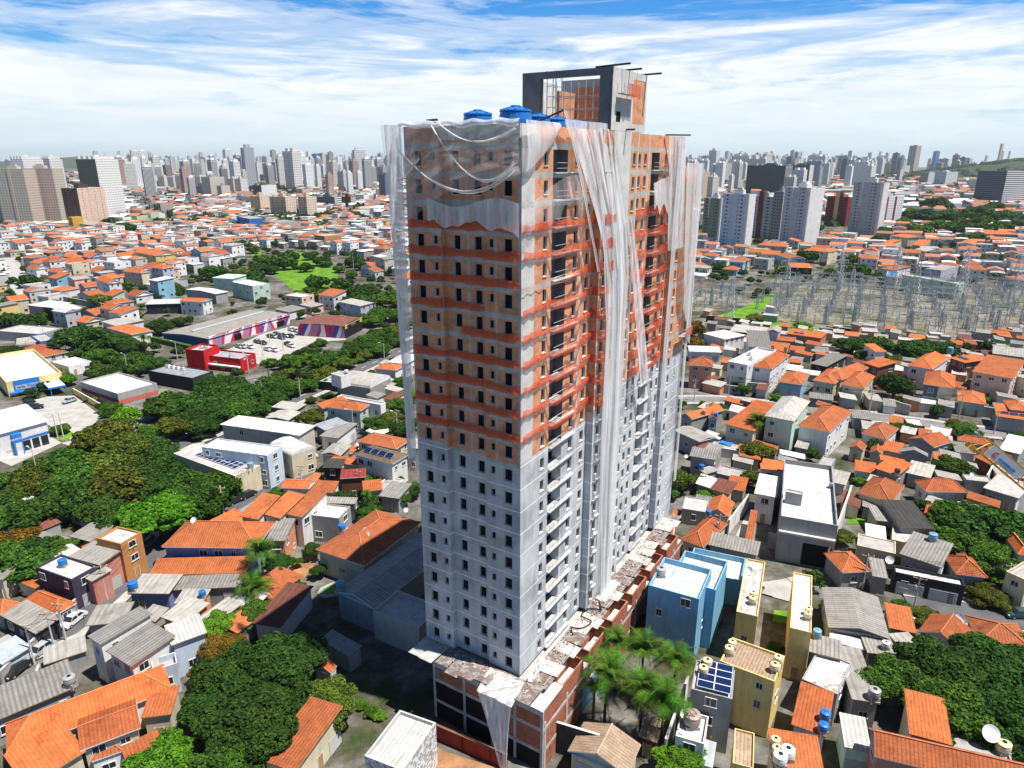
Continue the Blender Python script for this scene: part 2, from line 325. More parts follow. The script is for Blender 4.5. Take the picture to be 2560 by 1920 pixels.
# ---------------------------------------------------------------- surveyed layout, metres from the point below the camera
# HOUSES: kind, x, y, z, turn, width, depth, eaves height, roof, roof rise, wall, roof cover, label, category, extras
HOUSES=[
('house',25.29,88.37,0,-27.6,7.39,8.45,11.37,'flat',0.9,'blue','wht','tall blue rendered house with a white flat roof beside the palms','house',{'win':'two'}),
('house',29.08,91.76,0,-28.2,6.82,8.65,10.5,'flat',1,'blue','wht','blue rear block with white floored roof terrace behind the tall blue house','house',{'win':'no'}),
('house',35.16,101.92,0,-23.4,8.87,7.38,5,'flat',1,'blue','wht','low blue terrace block with white floor farthest behind the tall blue house','house',{'win':'no'}),
('townhouse',36.95,90.46,0,-23.4,2.93,15.26,8.5,'flat',0.3,'yel','wst','yellow townhouse with long white sheet roof and two cream tanks, left of the lawn','house',{}),
('townhouse',43.17,86.72,0,-23.2,2.75,14.91,8.5,'flat',0.3,'yel','wst','yellow townhouse with long white sheet roof and two cream tanks, right of the lawn','house',{}),
('townhouse',31.35,73.57,0,-33,6.85,5.53,9,'flat',0.3,'yel','tan','bright yellow townhouse with beige sheet roof behind the blue solar panels','house',{}),
('house',25.45,70.47,0,-20.6,4.89,5.59,8.5,'flat',0.2,'gry','wht','grey house carrying a glass and solar panel canopy on its roof','house',{}),
('house',21.88,65.92,0,-22,3.29,4.54,5.5,'flat',0.5,'wht','wht','white house whose roof terrace carries one big taupe water tank','house',{}),
('townhouse',26.66,61.73,0,-19.7,2.21,5.25,6.5,'flat',0.3,'yel','tan','small yellow house with cream tanks at the bottom frame edge','house',{}),
('house',11.11,64.51,0,-28.3,7.46,5.1,3.6,'gab',1.4,'cream','tan','house with a worn tan tiled roof below the palm trees','house',{'rot':1}),
('shed',17.47,67.9,0,-28,2.31,3.49,3,'shed',0.5,'brn','tan','small shed with pale tan tiles at the foot of the palms','shed',{}),
('carport',23.48,63.95,0,-22.4,1.44,3.68,3.2,'shed',0.3,'gry','mtl','narrow glass covered side passage between the white and yellow houses','carport',{}),
('house',58.96,104.61,0,4.7,5.23,6.26,3.6,'hip',1.6,'gry','or','grey cottage with bright orange hipped roof right of the white walled yard','house',{}),
('house',63.6,102.92,0,-19.9,2.44,5.82,3.4,'shed',0.3,'gry','fcd','small grey house with corrugated roof and a dark garage gate','house',{}),
('house',53.06,89.8,0,-18.6,8.34,10.65,4.2,'gab',0.9,'gry','fcd','house with a wide dark corrugated roof right of the yellow townhouses','house',{'rot':1}),
('house',70.54,99.93,0,-23.3,10.29,2.5,4,'flat',0.5,'dk','wht','long house with white roof terrace above two white garage gates','house',{'gar':2,'ext':7}),
('house',73.68,106.28,0,-42.4,6.52,9.17,5,'shed',0.5,'gry','fcd','corrugated roof house with a grey blue water tank beside the big trees','house',{}),
('house',77.54,119.67,0,-6.5,6.15,10.27,4.6,'shed',0.6,'gry','dk','long shed with dark charcoal roof tapering beside the big trees','house',{}),
('shed',74.2,122.05,0,-10.8,3.93,5.83,3.4,'shed',0.3,'gry','fcd','grey lean-to roof left of the charcoal roofed shed','shed',{}),
('house',79.13,103.51,0,-13.2,4.87,5.97,3.4,'hip',1.7,'gry','or2','cottage with weathered orange hipped roof under the big trees','house',{}),
('house',64.46,85.19,0,-46.8,5.64,6.25,4.2,'gab',1.4,'wht','or2','house with weathered orange gabled roof beside a white satellite dish','house',{'rot':1}),
('house',72.52,85.25,0,-16.9,6.93,6.59,3.8,'hip',1.6,'gry','or2','orange hipped roof house at the right frame edge by the dark car','house',{}),
('shed',58.01,84.28,0,7.1,3.27,2.93,3.2,'shed',0.3,'gry','fc','grey fibre cement lean-to between two orange roofs','shed',{}),
('house',86.57,98.97,0,-59.3,3.11,8.84,6,'flat',0.6,'cream','fc','cream flat roofed house at right edge behind the shrubs','house',{}),
('house',91.17,108.72,0,-16.4,2.13,8.83,5,'hip',1.2,'cream','or','orange hipped house cut by the right frame edge','house',{}),
('house',42.56,75.68,0,-38.5,4.47,7.37,5.2,'flat',0.2,'gry','stain','house with stained concrete roof slab holding a brown puddle mark','house',{}),
('house',44.12,79.95,0,-23.4,4.24,3.79,5.6,'shed',0.4,'gry','fcd','narrow grey sheet roof above the stained concrete slab','house',{}),
('house',37.91,69.11,0,-29.8,4.05,7.43,4.8,'shed',0.8,'wht','or2','house with a mottled orange tiled roof below the stained slab','house',{}),
('house',32.83,61.93,0,-13.1,5.53,5.38,5.2,'shed',0.8,'wht','or','house with bright orange roof edged by a white parapet at the bottom','house',{}),
('house',46.73,76.03,0,-12.1,3.42,10.1,4.4,'shed',0.5,'gry','fc','house with a pale grey sheet roof against the big dark tree','house',{}),
('house',41.84,66.07,0,-16.9,2.97,5.12,4.2,'shed',0.5,'grn','crw','house with white corrugated roof beside two blue tanks','house',{}),
('house',48.8,59.6,0,-18.8,15.53,4.38,7,'gab',1.6,'pnk','or2','large house with long ridged orange roof filling the bottom right corner','house',{'rot':0}),
('house',50.12,65.97,0,-23,4.42,6.75,6.5,'shed',1,'cream','or','narrow house with a steep orange roof rising above the long bottom roof','house',{}),
('house',55.72,64.46,0,-23.7,6.24,5.22,4.6,'flat',0.3,'gry','conc','grey flat roof carrying a white dish and a cream water tank','house',{}),
('shed',49.62,84.37,0,-25.9,4.77,1.89,3,'shed',0.3,'wht','wht','narrow white metal awning below the wide corrugated roof','shed',{}),
('shed',47.72,79.07,0,-46.6,1.29,3.21,3.5,'shed',0.4,'gry','or','sliver of orange roof squeezed behind the stained slab','shed',{}),
('shed',53.53,83.05,0,-10.4,4.13,3.94,3.4,'shed',0.3,'gry','fcd','grey lean-to with a white water tank below the wide corrugated roof','shed',{}),
('house',46.6,161.67,0,-59,9.01,6.03,4.71,'gab',0.5,'gry','fc','long grey two-storey house with patchy roof right behind the tower','house',{'rot':0}),
('house',52.88,177.73,0,-56.5,4.21,13.23,4.5,'gab',1,'gry','or','orange gabled bungalow with white side wall behind the tower','house',{'rot':1}),
('house',56.17,179.23,0,-15.3,2.39,12.02,4.2,'gab',0.8,'blu2','or2','red orange roofed house with a sky blue wall','house',{'rot':1}),
('house',64.25,169.02,0,-40.7,7.87,20.49,6.5,'shed',1.2,'cream','or','beige two-storey house with broad plain orange roof','house',{}),
('house',71.39,166.06,0,-34.3,7.18,18.13,10,'hip',1.8,'grn','fc','pale green three-storey house with grey hipped roof and ridge caps','house',{}),
('house',81.1,165.15,0,-40.5,7.7,19.46,7.56,'hip',1.9,'wht','or','white three-storey house with orange hipped roof and green balcony glass','house',{}),
('shed',48.99,153.27,0,-32.9,3.64,4.78,4,'shed',0.5,'gry','fcd','sagging grey sheet roof below the beige two-storey house','shed',{}),
('house',45.34,148.19,0,-22.9,6.05,5.02,5,'shed',0.4,'gry','fcd','low dark grey roofed house left of the mango tree','house',{}),
('shed',45.21,143.39,0,-67.3,2.88,3.57,3,'shed',0.3,'gry','fc','tiny grey roofed hut beside a blue water tank','shed',{}),
('house',58.52,136.96,0,-11.3,7.59,1.9,6.5,'shed',0.5,'wht','or','white building with a strip of orange roof beside the blue pool cover','house',{'ext':5}),
('house',53.16,128.49,0,-24.9,4.3,9.47,6.5,'shed',0.4,'wht','wst','white house with a white panelled roof and pink ridge line','house',{}),
('building',58.52,121.7,0,-22.1,9.53,27.11,9.2,'flat',1,'gry','wht','large grey warehouse with an expansive white flat roof','building',{'win':'no','tag':'hall'}),
('building',53.99,117.74,0,-27.6,2.96,1.47,10.6,'flat',0.2,'gry','conc','small concrete hut standing on the large white flat roof','hut',{'win':'no','base':8.4}),
('house',42.42,124.6,0,-25.6,4.69,7.04,3.6,'gab',1.3,'cream','or','small house with orange roof beside the tower podium wall','house',{'rot':1}),
('house',37.94,126.38,0,-20.6,4.93,5.8,3.4,'flat',0.2,'gry','conc','flat concrete roof with two blue tanks behind the tower podium','house',{}),
('house',36.74,115.01,0,-39.6,4.42,11.19,3.6,'hip',1.5,'cream','or2','weathered orange hipped house between the podium and the corrugated shed','house',{}),
('shed',40.93,110.38,0,-25.5,8.69,4.25,3.6,'shed',0.5,'gry','fcd','corrugated grey shed roof behind the low blue terrace block','shed',{}),
('shed',46.58,117.78,0,-23.4,1.35,12.29,3.2,'shed',0.4,'wht','or2','long thin orange lean-to roof along the white boundary wall','shed',{}),
('shed',31.42,119.1,0,-20.8,1.05,9.23,3.2,'shed',0.4,'brk','or','orange strip of roof beside the tower podium','shed',{}),
('house',94.97,163.65,0,-44.3,5.9,10.42,4.6,'hip',1.7,'wht','or2','white bungalow with orange hipped roof below the street','house',{}),
('house',85.85,156.3,0,-38.2,3.31,4.19,3.4,'gab',1,'cream','or2','tiny cream gabled house nearest the white three-storey house','house',{'rot':1}),
('house',89.19,153.67,0,-32.1,2.79,4.23,3.4,'gab',1,'cream','or2','tiny gabled house with light roof stripe beside its cream twin','house',{'rot':1}),
('house',105.24,159.09,0,-61.2,6.65,7.84,4,'gab',1.4,'gry','or2','grey house with patched orange gable beside the stair car','house',{'rot':1}),
('house',97.54,152.6,0,-28.9,6.14,2.18,3.4,'gab',1.2,'gry','fcd','grey gabled house with dark sheet roof','house',{'rot':1}),
('house',116.79,159.89,0,-33.1,6.86,3.12,3.4,'hip',1.2,'gry','or2','hip roofed orange house behind the crane jib tip','house',{}),
('house',124.11,155.83,0,-43.5,4.33,12.45,4.2,'shed',0.4,'gry','wst','house with pale white metal roof above the crane jib','house',{}),
('shed',113.62,148.7,0,-80,4.82,4.92,3.4,'shed',0.6,'brn','or2','orange lean-to roof behind the crane sign panel','shed',{}),
('house',87.05,142.33,0,-51.5,5.27,7.25,4.2,'shed',0.9,'gry','or','plain orange roofed house with a black water tank','house',{}),
('shed',93.76,142.88,0,-37.5,4.94,7.51,3.4,'shed',0.4,'gry','fc','grey roofed annex left of the round leafy bush','shed',{}),
('house',78.78,131.57,0,-43,6.52,10.45,4.2,'hip',1.9,'cream','or2','cream house with weathered orange hipped roof and a bare tree in front','house',{}),
('house',92.41,133.16,0,-3.8,8.67,5.02,4,'hip',1.9,'wht','or2','orange hipped roof house with white ridge flashing behind the leafy crowns','house',{}),
('house',106.84,133.15,0,-49.9,6.49,9.11,4,'shed',0.3,'gry','conc','grey roof house under the crane jib','house',{}),
('house',130.33,198.22,0,-32.6,8.04,15.19,7.5,'hip',2,'cream','or','two-tone house, dark grey and tan halves, with orange hipped roof','house',{'two':1}),
('house',138.64,218.28,0,-45.3,7.28,19.47,7.5,'hip',2.2,'wht','or','white two-storey house with orange hipped roof beside the dark round tree','house',{}),
('house',155.79,209.31,0,-43.4,10.71,22.16,8,'shed',1.2,'pnk2','or','dusty pink house with a large flat-pitched orange roof','house',{}),
('house',157.52,226.1,0,-77.1,6.89,10.27,6,'shed',0.8,'brn','or','small orange roof with two black solar heaters above open terrace','house',{}),
('house',181.41,239.33,0,-35.2,11.41,12.87,5,'shed',0.3,'gry','fc','grey sheet roofed outbuilding at the substation wall','house',{}),
('house',130.49,237.47,0,7.7,4.16,7.26,6.5,'shed',1.2,'wht','or','white house with orange roof under the substation trees','house',{}),
('house',122.88,218.9,0,-69.6,6.26,8.31,6.5,'shed',1,'brn','or','open terrace house with orange lean roof left of the dark round tree','house',{}),
('house',108.69,204.07,0,-38.1,6.58,15.63,5.5,'hip',1.9,'cream','or','cream bungalow with arched windows and orange hipped roof','house',{}),
('house',109.28,213.14,0,-48.8,5.83,20.55,5.5,'hip',1.6,'cream','or','ochre house with long orange hip roof and arched openings','house',{}),
('house',136.19,191.32,0,-30.9,7.01,11.01,4.2,'hip',1.6,'grn','or','pale mint bungalow with orange hipped roof','house',{}),
('house',138.74,177.39,0,-29.4,8.35,9.88,4.4,'shed',0.8,'gry','or','orange roof with a row of grey solar panels at the right edge','house',{}),
('house',141.63,180.31,0,-23.6,4.96,8.46,5.5,'hip',1.2,'gry','or','orange hipped roof behind the row of solar panels','house',{}),
('house',166.51,206.55,0,-68.7,5.58,12.06,6,'shed',0.4,'cream','fc','beige house with grey roof at the right edge','house',{}),
('house',84.4,264.05,0,-57.5,11.18,12.18,5.5,'hip',1.2,'wht','wst','white house with cream hipped roof beside the orange tinted tree','house',{}),
('house',61.91,214.83,0,-14.3,7.66,7.13,8,'hip',2,'pnk','or2','salmon pink three-storey house with brown orange pyramid roof','house',{}),
('carport',71.87,246.7,0,-8.6,11.62,7.47,4,'shed',0.3,'wht','wst','white carport roof behind the salmon pink house','carport',{}),
('house',79.99,218.48,0,-41.1,6.5,24.19,9.5,'flat',0.7,'wht','wht','white three-storey house with cluttered white roof terrace','house',{}),
('house',89.78,241.62,0,-16.7,7.83,23.2,9,'shed',0.8,'wht','fcd','white house with dark grey pitched roof behind the cluttered terrace','house',{}),
('shed',99.09,278.06,0,-28.2,13.66,12.11,4,'shed',0.4,'dk','fc','long grey open shed along the substation wall','shed',{}),
('house',86.09,217.98,0,-36.2,6.31,20.99,8,'hip',1.4,'wht','or','row house with stepped orange roofs and green glass balconies','house',{}),
('house',90.66,209.01,0,-32,7.17,13.3,4.6,'hip',1.5,'blu2','or','sky blue bungalow with orange hipped roof','house',{}),
('house',119.51,269.67,0,-37,13.72,9.55,4.4,'shed',0.4,'pnk','or','salmon terrace with dark solar heater strips above a small pool','house',{}),
('house',106.6,270.16,0,-28.6,4.43,8.11,6,'gab',0.8,'lil','fc','small lilac grey gabled house at the substation lawn','house',{'rot':1}),
('carport',113.16,234.14,0,-45.4,5.74,19.53,3.6,'shed',0.3,'dk','fcd','dark open carport with grey roof right of the stepped orange roofs','carport',{}),
('house',102.73,209.87,0,-39.3,6.71,16.17,5,'hip',1.5,'cream','or2','ochre arched-window house with worn orange hip roof','house',{}),
('house',-53.59,70.05,0,36,17.85,5.7,4.6,'hip',2,'wht','or','long white house with bright orange hipped roof in bottom left corner','house',{}),
('house',-45.22,70.97,0,10.7,3.56,4.38,4.2,'shed',0.7,'cream','or','cream annex with plain orange roof touching the big mango tree','house',{}),
('house',-49.29,66.62,0,33,6.33,5.72,5.2,'gab',1.1,'cream','or2','cream house with ridged orange gable in front of the long hipped roof','house',{'rot':0}),
('house',-53.96,61.85,0,54.5,6.18,5.74,5,'shed',1.2,'cream','or','house with steep plain orange roof at the bottom left frame edge','house',{}),
('shed',-48.79,64.57,0,29,3.31,2.19,3.2,'hip',0.9,'wht','or2','porch with a small orange hipped roof below the ridged gable','porch',{}),
('shed',-45.12,65.46,0,40.5,4.14,1.94,2.9,'shed',0.5,'cream','or2','low orange lean-to beside the bright green bush','shed',{}),
('building',-63.6,73.03,0,41.3,10.03,6.28,4.2,'shed',0.5,'gry','fcd','long building with dark grey corrugated roof above the orange hipped house','building',{}),
('house',-51.84,79.52,0,-31,5.99,6.63,6.4,'shed',0.5,'wht','fcd','white house with a large brown grey slab roof','house',{}),
('house',-56.24,82.58,0,-32.6,3.34,7.61,7.2,'shed',0.3,'wht','crd','white house with long ribbed grey roof above the slab roof','house',{}),
('house',-47.22,82.96,0,36.2,4.77,4.46,6,'shed',0.6,'blu3','crw','pale blue house with white corrugated roof beside the orange tinted tree','house',{}),
('house',-48.19,78.04,0,30.9,3.07,2.61,4.8,'flat',0.9,'blu3','conc','pale blue walled terrace next to the orange tinted tree','house',{}),
('house',-63.18,91,0,9.9,5.62,4.67,2.8,'shed',0.4,'gry','fc','low house with a light grey sheet roof beside the white car','house',{}),
('house',-65.2,82.73,0,33.7,5.31,3.83,2.8,'shed',0.3,'gry','fc','low grey roofed house across from the pale blue sedan','house',{}),
('house',-74.81,89.79,0,-27.7,9.59,3.97,3.2,'shed',0.4,'dk','fc','house with greyish beige slab roof beside the graffiti wall','house',{}),
('house',-73.49,82.85,0,-31.3,4.86,3.95,2.6,'shed',0.4,'blu3','crb','white and blue ribbed metal roof at the left edge','house',{}),
('house',-74.68,94.05,0,-24.2,8.34,3.29,2.9,'hip',1.3,'gry','or','house with orange hip roof along the concrete street wall','house',{}),
('house',-81.14,92.81,0,-23,3.72,3.33,2.9,'hip',1.3,'gry','or','orange hip roof at left edge beside the beige slab roof','house',{}),
('house',-74.84,99.47,0,-23.9,9.04,4.4,6,'flat',0.4,'prp','wht','dark purple walled house with a white roof and blue tank','house',{}),
('house',-71.74,103.12,0,-21.1,7.37,4.91,6.2,'shed',0.4,'pnk','fc','pink house with pale grey sheet roof on the left street','house',{}),
('house',-69.97,99.2,0,-31,4.18,3.51,5,'shed',0.3,'pnk','fc','pink corner house with torn grey roof and olive gate','house',{}),
('house',-69.34,106.28,0,-19.8,5.62,4.35,8,'flat',0.4,'orw','wht','tall orange walled house with bright white roof at the street bend','house',{}),
('house',-53.05,109.56,0,-1.5,16.91,8.97,6.2,'hip',2.6,'blu4','or','large slate blue house with a broad orange hipped roof','house',{}),
('house',-53.75,102.73,0,2.7,16.39,3.75,3.6,'shed',1,'blu4','or','low orange roof wing in front of the slate blue house','house',{}),
('house',-59.36,97.85,0,-1.3,6.97,4.96,3.6,'shed',0.4,'blu4','fc','pale grey sheet roofed house below the low orange wing','house',{}),
('house',-51.27,99.11,0,5,11.06,3.63,3.2,'shed',0.3,'gry','fcd','wide dark grey patchwork roof below the low orange wing','house',{}),
('house',-51.02,90.52,0,-24.4,4.7,5.32,3.8,'shed',0.4,'orw','fc','pale roofed house with peeling orange side wall','house',{}),
('shed',-51.6,94.32,0,0,4.51,3.55,3.7,'shed',0.3,'brk','fc','small pale roof with a blue tank beside it','shed',{}),
('house',-86.17,99.97,0,-10.6,2.73,2.9,4.2,'shed',0.3,'cream','fcd','grey roofed cream house at left edge behind a block wall','house',{}),
('townhouse',-48.51,117.81,0,-18.4,4.19,7,6.8,'shed',1.6,'wht','or','left one of three white terraced townhouses with sloped orange roofs','house',{}),
('townhouse',-44.07,118.48,0,-24.6,4.27,7.31,6.8,'shed',1.6,'wht','or','middle one of three white terraced townhouses with sloped orange roofs','house',{}),
('townhouse',-39.85,119.36,0,-21,3.73,8.53,6.8,'shed',1.6,'wht','or','right one of three white terraced townhouses with sloped orange roofs','house',{}),
('house',-42.72,111.69,0,1.9,3.6,7.47,5.8,'shed',0.4,'brk','fcd','narrow brick house with grey sheet roof behind the slate blue house','house',{}),
('house',-35.57,119.52,0,-12.9,6.08,4.97,5.6,'flat',0.3,'gry','wst','patchy white and rust roofs with blue tank on top','house',{}),
('house',-26.12,111.16,0,-27.8,10.96,16.77,5,'hip',2,'cream','or2','big weathered orange hipped house half in the tower shadow','house',{}),
('house',-46.49,134.92,0,-5.1,6.16,4.47,3.8,'gab',0.8,'wht','or','orange gabled cottage left of the ribbed carport','house',{'rot':0}),
('house',-40.32,132.83,0,-5.9,5.21,4.08,3.8,'shed',0.8,'wht','or','orange roof cottage right below the red brown roof','house',{}),
('house',-30.16,133.41,0,15.1,4.14,3.73,3.8,'shed',0.8,'wht','or','orange roofed house with white gutter wall near the tower edge','house',{}),
('house',-34.82,136.33,0,9.1,5.4,3.45,5.4,'shed',0.5,'brn','red','house with dark red metal roof over a verandah','house',{}),
('house',-39.93,140.39,0,-4,4.33,3.8,6,'shed',0.5,'dk','dk','charcoal roofed house with brick side wall','house',{}),
('carport',-24.99,132.18,0,-15.8,4.78,6.71,3.6,'shed',0.3,'gry','crd','ribbed grey roof close to the tower edge','carport',{}),
('carport',-36.18,127.04,0,-3.5,8.11,2.31,3.8,'shed',0.3,'gry','crd','long ribbed grey carport behind the white townhouses','carport',{}),
('building',-62.09,161.83,0,-18.1,23.69,7.04,7,'hip',0.8,'tanw','wht','long beige hall with bright white hipped roof beside the avenue','building',{}),
('building',-61.95,144.38,0,-16.3,17.33,5.46,8.5,'flat',0.3,'blu3','wst','pale blue grey hall with white flat roof and blue tank','building',{}),
('building',-67.41,143.41,0,-32.4,22.44,7.48,6,'flat',0.2,'cream','wst','cream walled building whose white roof carries dark solar panels','building',{'win':'no'}),
('building',-46.81,206.13,0,66.6,11.56,12.36,4.6,'arch',2.2,'gry','fc','grey barrel vaulted shed beside the avenue','shed',{'win':'no'}),
('building',-55.48,213.05,0,-19,11.17,9.11,3.12,'flat',0.5,'mint','conc','black and mint green building with rooftop stair box','building',{'two':2,'win':'no'}),
('building',-51.19,194.8,0,-38.6,4.64,3.56,10.5,'flat',0.2,'wht','conc','white stair box on the black and mint building roof','hut',{'win':'no','base':7}),
('house',-45.41,177.48,0,-17.2,10.87,5.4,6.5,'hip',1.4,'grn','or','pale green two-storey house with bright orange hipped roof','house',{}),
('house',-51.24,183.7,0,-54.2,5.34,7.91,5,'shed',0.8,'grn','or','narrow orange roof wing left of the pale green house','house',{}),
('building',-43.92,187.14,0,-26.4,15.86,2.34,5,'flat',0.4,'wht','conc','white flat roofed block behind the pale green house','building',{}),
('shed',-63.97,184.27,0,-19.8,8.47,4.9,4,'shed',0.3,'gry','fc','grey sheet roof nearest the avenue by the round tree','shed',{}),
('shed',-63.31,176.9,0,-14.4,7.1,6.59,4,'gab',0.5,'gry','fc','grey gabled shed between the beige hall and round tree','shed',{'rot':1}),
('shed',-47.98,168.84,0,-47,5.61,6.86,4.5,'shed',0.3,'gry','mtl','bluish metal roof below the pale green house','shed',{}),
('building',-45.09,165.32,0,-16.8,5.31,10.12,4.2,'shed',0.3,'wht','fcd','worn streaky grey roof along a white wall by parked cars','building',{}),
('house',-31.36,155.04,0,-25.7,11.42,6.7,5.6,'hip',0.9,'cream','or','cream house with orange hipped roof under the lamp post','house',{}),
('house',-29.98,144.3,0,-29,11.07,6.27,6.6,'hip',1.3,'wht','dk2','white house with dark brown roof carrying black solar panels','house',{}),
('house',-38.8,146.45,0,-12.5,8.85,3.29,4,'hip',0.9,'cream','or','low orange roof below the dark brown solar roof','house',{}),
('building',-52.4,150.19,0,-41.6,9.69,6.31,6,'arch',1,'cream','wst','cream garage with low white arched roof and white car','building',{}),
('house',-41.44,221.73,0,-19.4,8.09,6.56,4.6,'hip',1.2,'wht','or','small orange hipped house at the avenue near the tower','house',{}),
('building',-37.52,229.72,0,-22.6,7.37,10.5,5,'shed',0.4,'wht','wst','white metal roof beside the avenue near the tower','building',{}),
('house',-42.16,150.8,0,-11.6,4.99,6.34,5,'gab',0.7,'gry','fc','grey tent shaped roof below the streaky roof','house',{'rot':1}),
('house',-23.05,151.95,0,-12.5,3.19,5.41,6,'shed',0.3,'wht','fc','white house with grey roof against the tower left edge','house',{}),
('warehouse',-18.88,101.39,0,-32,8.46,22.89,5,'gab',1,'gry','crd','large ribbed roof warehouse lying in the tower shadow','warehouse',{'rot':1,'win':'no'}),
('building',-16.09,89.31,0,-28.5,8.58,5.97,5.2,'flat',0.6,'tanw','conc','low block with pale fascia wall in the shadow beside the tower','building',{'win':'no'}),
('building',-36.18,92.27,0,-13.3,4.72,10.31,3.6,'shed',0.5,'wht','brn','long low brown roof with white side wall at the shadow edge','building',{'win':'no'}),
('shed',-25.31,83.94,0,-35.5,6.4,2.45,3,'shed',0.3,'gry','crd','low ribbed lean-to in the shaded yard','shed',{'win':'no'}),
('house',-26,78.44,0,-17.9,2.58,1.66,3.4,'gab',0.8,'wht','or','tiny white outbuilding with orange roof at the shadow edge','house',{'rot':1}),
('house',-25.2,65.49,0,-20.3,4.79,9.67,4.6,'shed',0.8,'cream','or2','long mottled orange roof at the bottom edge with broken tiles','house',{}),
('building',-12.96,63.09,0,-23.4,5.06,7.44,6.4,'flat',0.5,'peel','crw','long building with white ribbed roof and peeling painted wall','building',{'win':'no'}),
('shop_building',-167.71,223.71,0,44.3,15.07,41.74,4.99,'flat',0.9,'yel2','wht','big cream yellow store with vast white roof and blue signboard','shop',{'win':'no','tag':'petshop'}),
('shop_building',-129.75,163.61,0,55,14.33,12.46,6.5,'shed',2.2,'wht','wht','white car showroom with blue sign portal and sloped white roof','shop',{'win':'no','tag':'dealer'}),
('shop_building',-123.96,204.53,0,-32.9,21.93,12.27,4.6,'flat',0.5,'strp','wst','low grey shop with a dark red stripe and streaked white roof','shop',{'win':'no'}),
('shop_building',-110.07,217.01,0,-24.4,20.13,8.52,4.6,'flat',0.3,'dk','mtl','black low restaurant with grey roof and air conditioners','shop',{'win':'no'}),
('shop_building',-101.38,236.43,0,-19.6,15.74,8.19,5,'flat',0.6,'redw','mtl','bright red restaurant with grey roof beside the car park','shop',{}),
('shop_building',-111.17,236.92,0,-14.7,7.41,8.25,7.5,'flat',0.8,'redw','conc','taller red rear block of the bright red restaurant','shop',{'win':'no'}),
('shop_building',-122.08,289.11,0,-22.7,24.88,49,4.25,'gab',0.6,'mur','tanr','supermarket with grey roof and striped red white purple mural wall','shop',{'rot':1,'win':'no','tag':'market'}),
('shop_building',-78.79,289.11,0,-13.8,22.56,16.57,5.5,'gab',0.5,'mur','brn','shop with brown roofs and striped mural side, black front','shop',{'rot':1,'win':'no','tag':'snack'}),
('building',-75.73,326.82,0,-40.1,17.51,8.16,5.85,'shed',0.4,'lil','fc','lilac three-storey building with pink trimmed corner','building',{}),
('house',-178.13,250.5,0,-38,19.78,10.56,2.5,'hip',1.6,'wht','or2','white two-storey house with brown orange hip roof behind the yellow store','house',{}),
('house',-155.34,231.57,0,-31.8,10.88,7.79,3.6,'flat',0.3,'wht','wst','low white annex with walled yard beside the hip roof house','house',{}),
('shop_building',-190.96,261.39,0,33.8,7.97,13.23,4,'flat',0.3,'dk','fc','dark low building with a white lettered sign strip','shop',{'win':'no','tag':'cong'}),
('shop_building',-185.84,262.84,0,46,5.05,13.95,4.5,'flat',0.3,'blu5','fc','bright blue walled workshop with grey roof','shop',{'win':'no'}),
('building',-202.05,278.94,0,-15.5,22.57,11.57,4,'flat',0.3,'gry','conc','grey concrete yard building at the left edge','building',{'win':'no'}),
('house',-158.8,276.62,0,-36.1,20.54,8.97,4.6,'hip',0.8,'wht','or','orange roofed white building above the pointed bright tree','house',{}),
('building',-168.63,289.64,0,-37.7,14.35,11.97,5,'shed',0.4,'wht','fc','grey roofed building with a painted white gable wall','building',{}),
('building',-210.31,314.63,0,-33.5,18.95,9.3,6,'gab',0.6,'dk','wst','dark walled hall with pale gabled roof on the left slope','building',{'rot':1,'win':'no'}),
('building',-224.3,326.78,0,-24.6,16.55,11.37,5,'shed',0.4,'gry','wht','white metal roof left of the dark walled hall','building',{}),
('building',-170.43,334.35,0,9.4,17.43,13.11,5,'gab',0.5,'dk','wht','dark fronted shop with a wide white roof','building',{'rot':0,'win':'no'}),
('building',-162.77,361.32,0,-31.9,25.66,7.75,5.5,'gab',0.6,'gry','wht','long grey hall with a bright white roof','building',{'rot':1,'win':'no'}),
('building',-141.75,368.66,0,-38.7,20.5,10.1,8.5,'flat',0.4,'grn','wht','pale green three-storey warehouse with ribbon windows','building',{}),
('building',-164.79,398.26,0,-16.8,14.25,12.88,7,'shed',0.4,'mint','mint','mint green ribbed shed on the slope','building',{'win':'no'}),
('house',-154.42,329.88,0,-12.7,13.08,7.87,6.5,'gab',1,'wht','or','white house with orange roof and open ground floor bay','house',{'rot':0}),
('building',-494,778.06,0,0,25.12,39.07,8,'flat',0.3,'yel','wst','long pale yellow building with white roof below the brown slabs','building',{}),
('building',-457.77,766.19,0,-39.1,69.27,25.14,7,'flat',0.3,'yel','fc','pale yellow annex behind the ochre chimney block','building',{}),
('building',-475.22,762.54,0,-32.2,9.19,11.6,14,'flat',0.2,'och','och','narrow ochre water tower block','tower',{'win':'no'}),
('building',-287.44,770.96,0,-52,41.59,17.42,13,'flat',0.3,'blu5','fc','bright blue cube shaped building on the slope','building',{}),
('house',-222.67,375.59,0,-43.6,22.17,6.67,8.5,'gab',1.6,'wht','or','white three-storey house with small orange gable on the slope','house',{'rot':0}),
('house',-224.01,407.68,0,-24.8,16,5.67,8.5,'hip',2,'cream','or','cream apartment house with wide orange roof on the slope','house',{}),
('house',-259.24,501.61,0,-39.7,35.73,16.33,8,'gab',2,'yel','or','mustard house under a very wide orange gable on the slope','house',{'rot':0}),
('house',-407.82,583.31,0,88.2,31.27,8.31,8,'shed',1.2,'wht','or2','wide white house with open terrace under orange roof at upper left','house',{}),
('house',-377.44,604.49,0,-34.4,25.15,19.79,9,'shed',0.4,'brk','wst','red brick house with white metal roof','house',{}),
('building',-245.14,742.87,0,-44.1,31.43,27.35,11,'flat',0.3,'conc','fc','unfinished grey concrete block among orange roofs','building',{}),
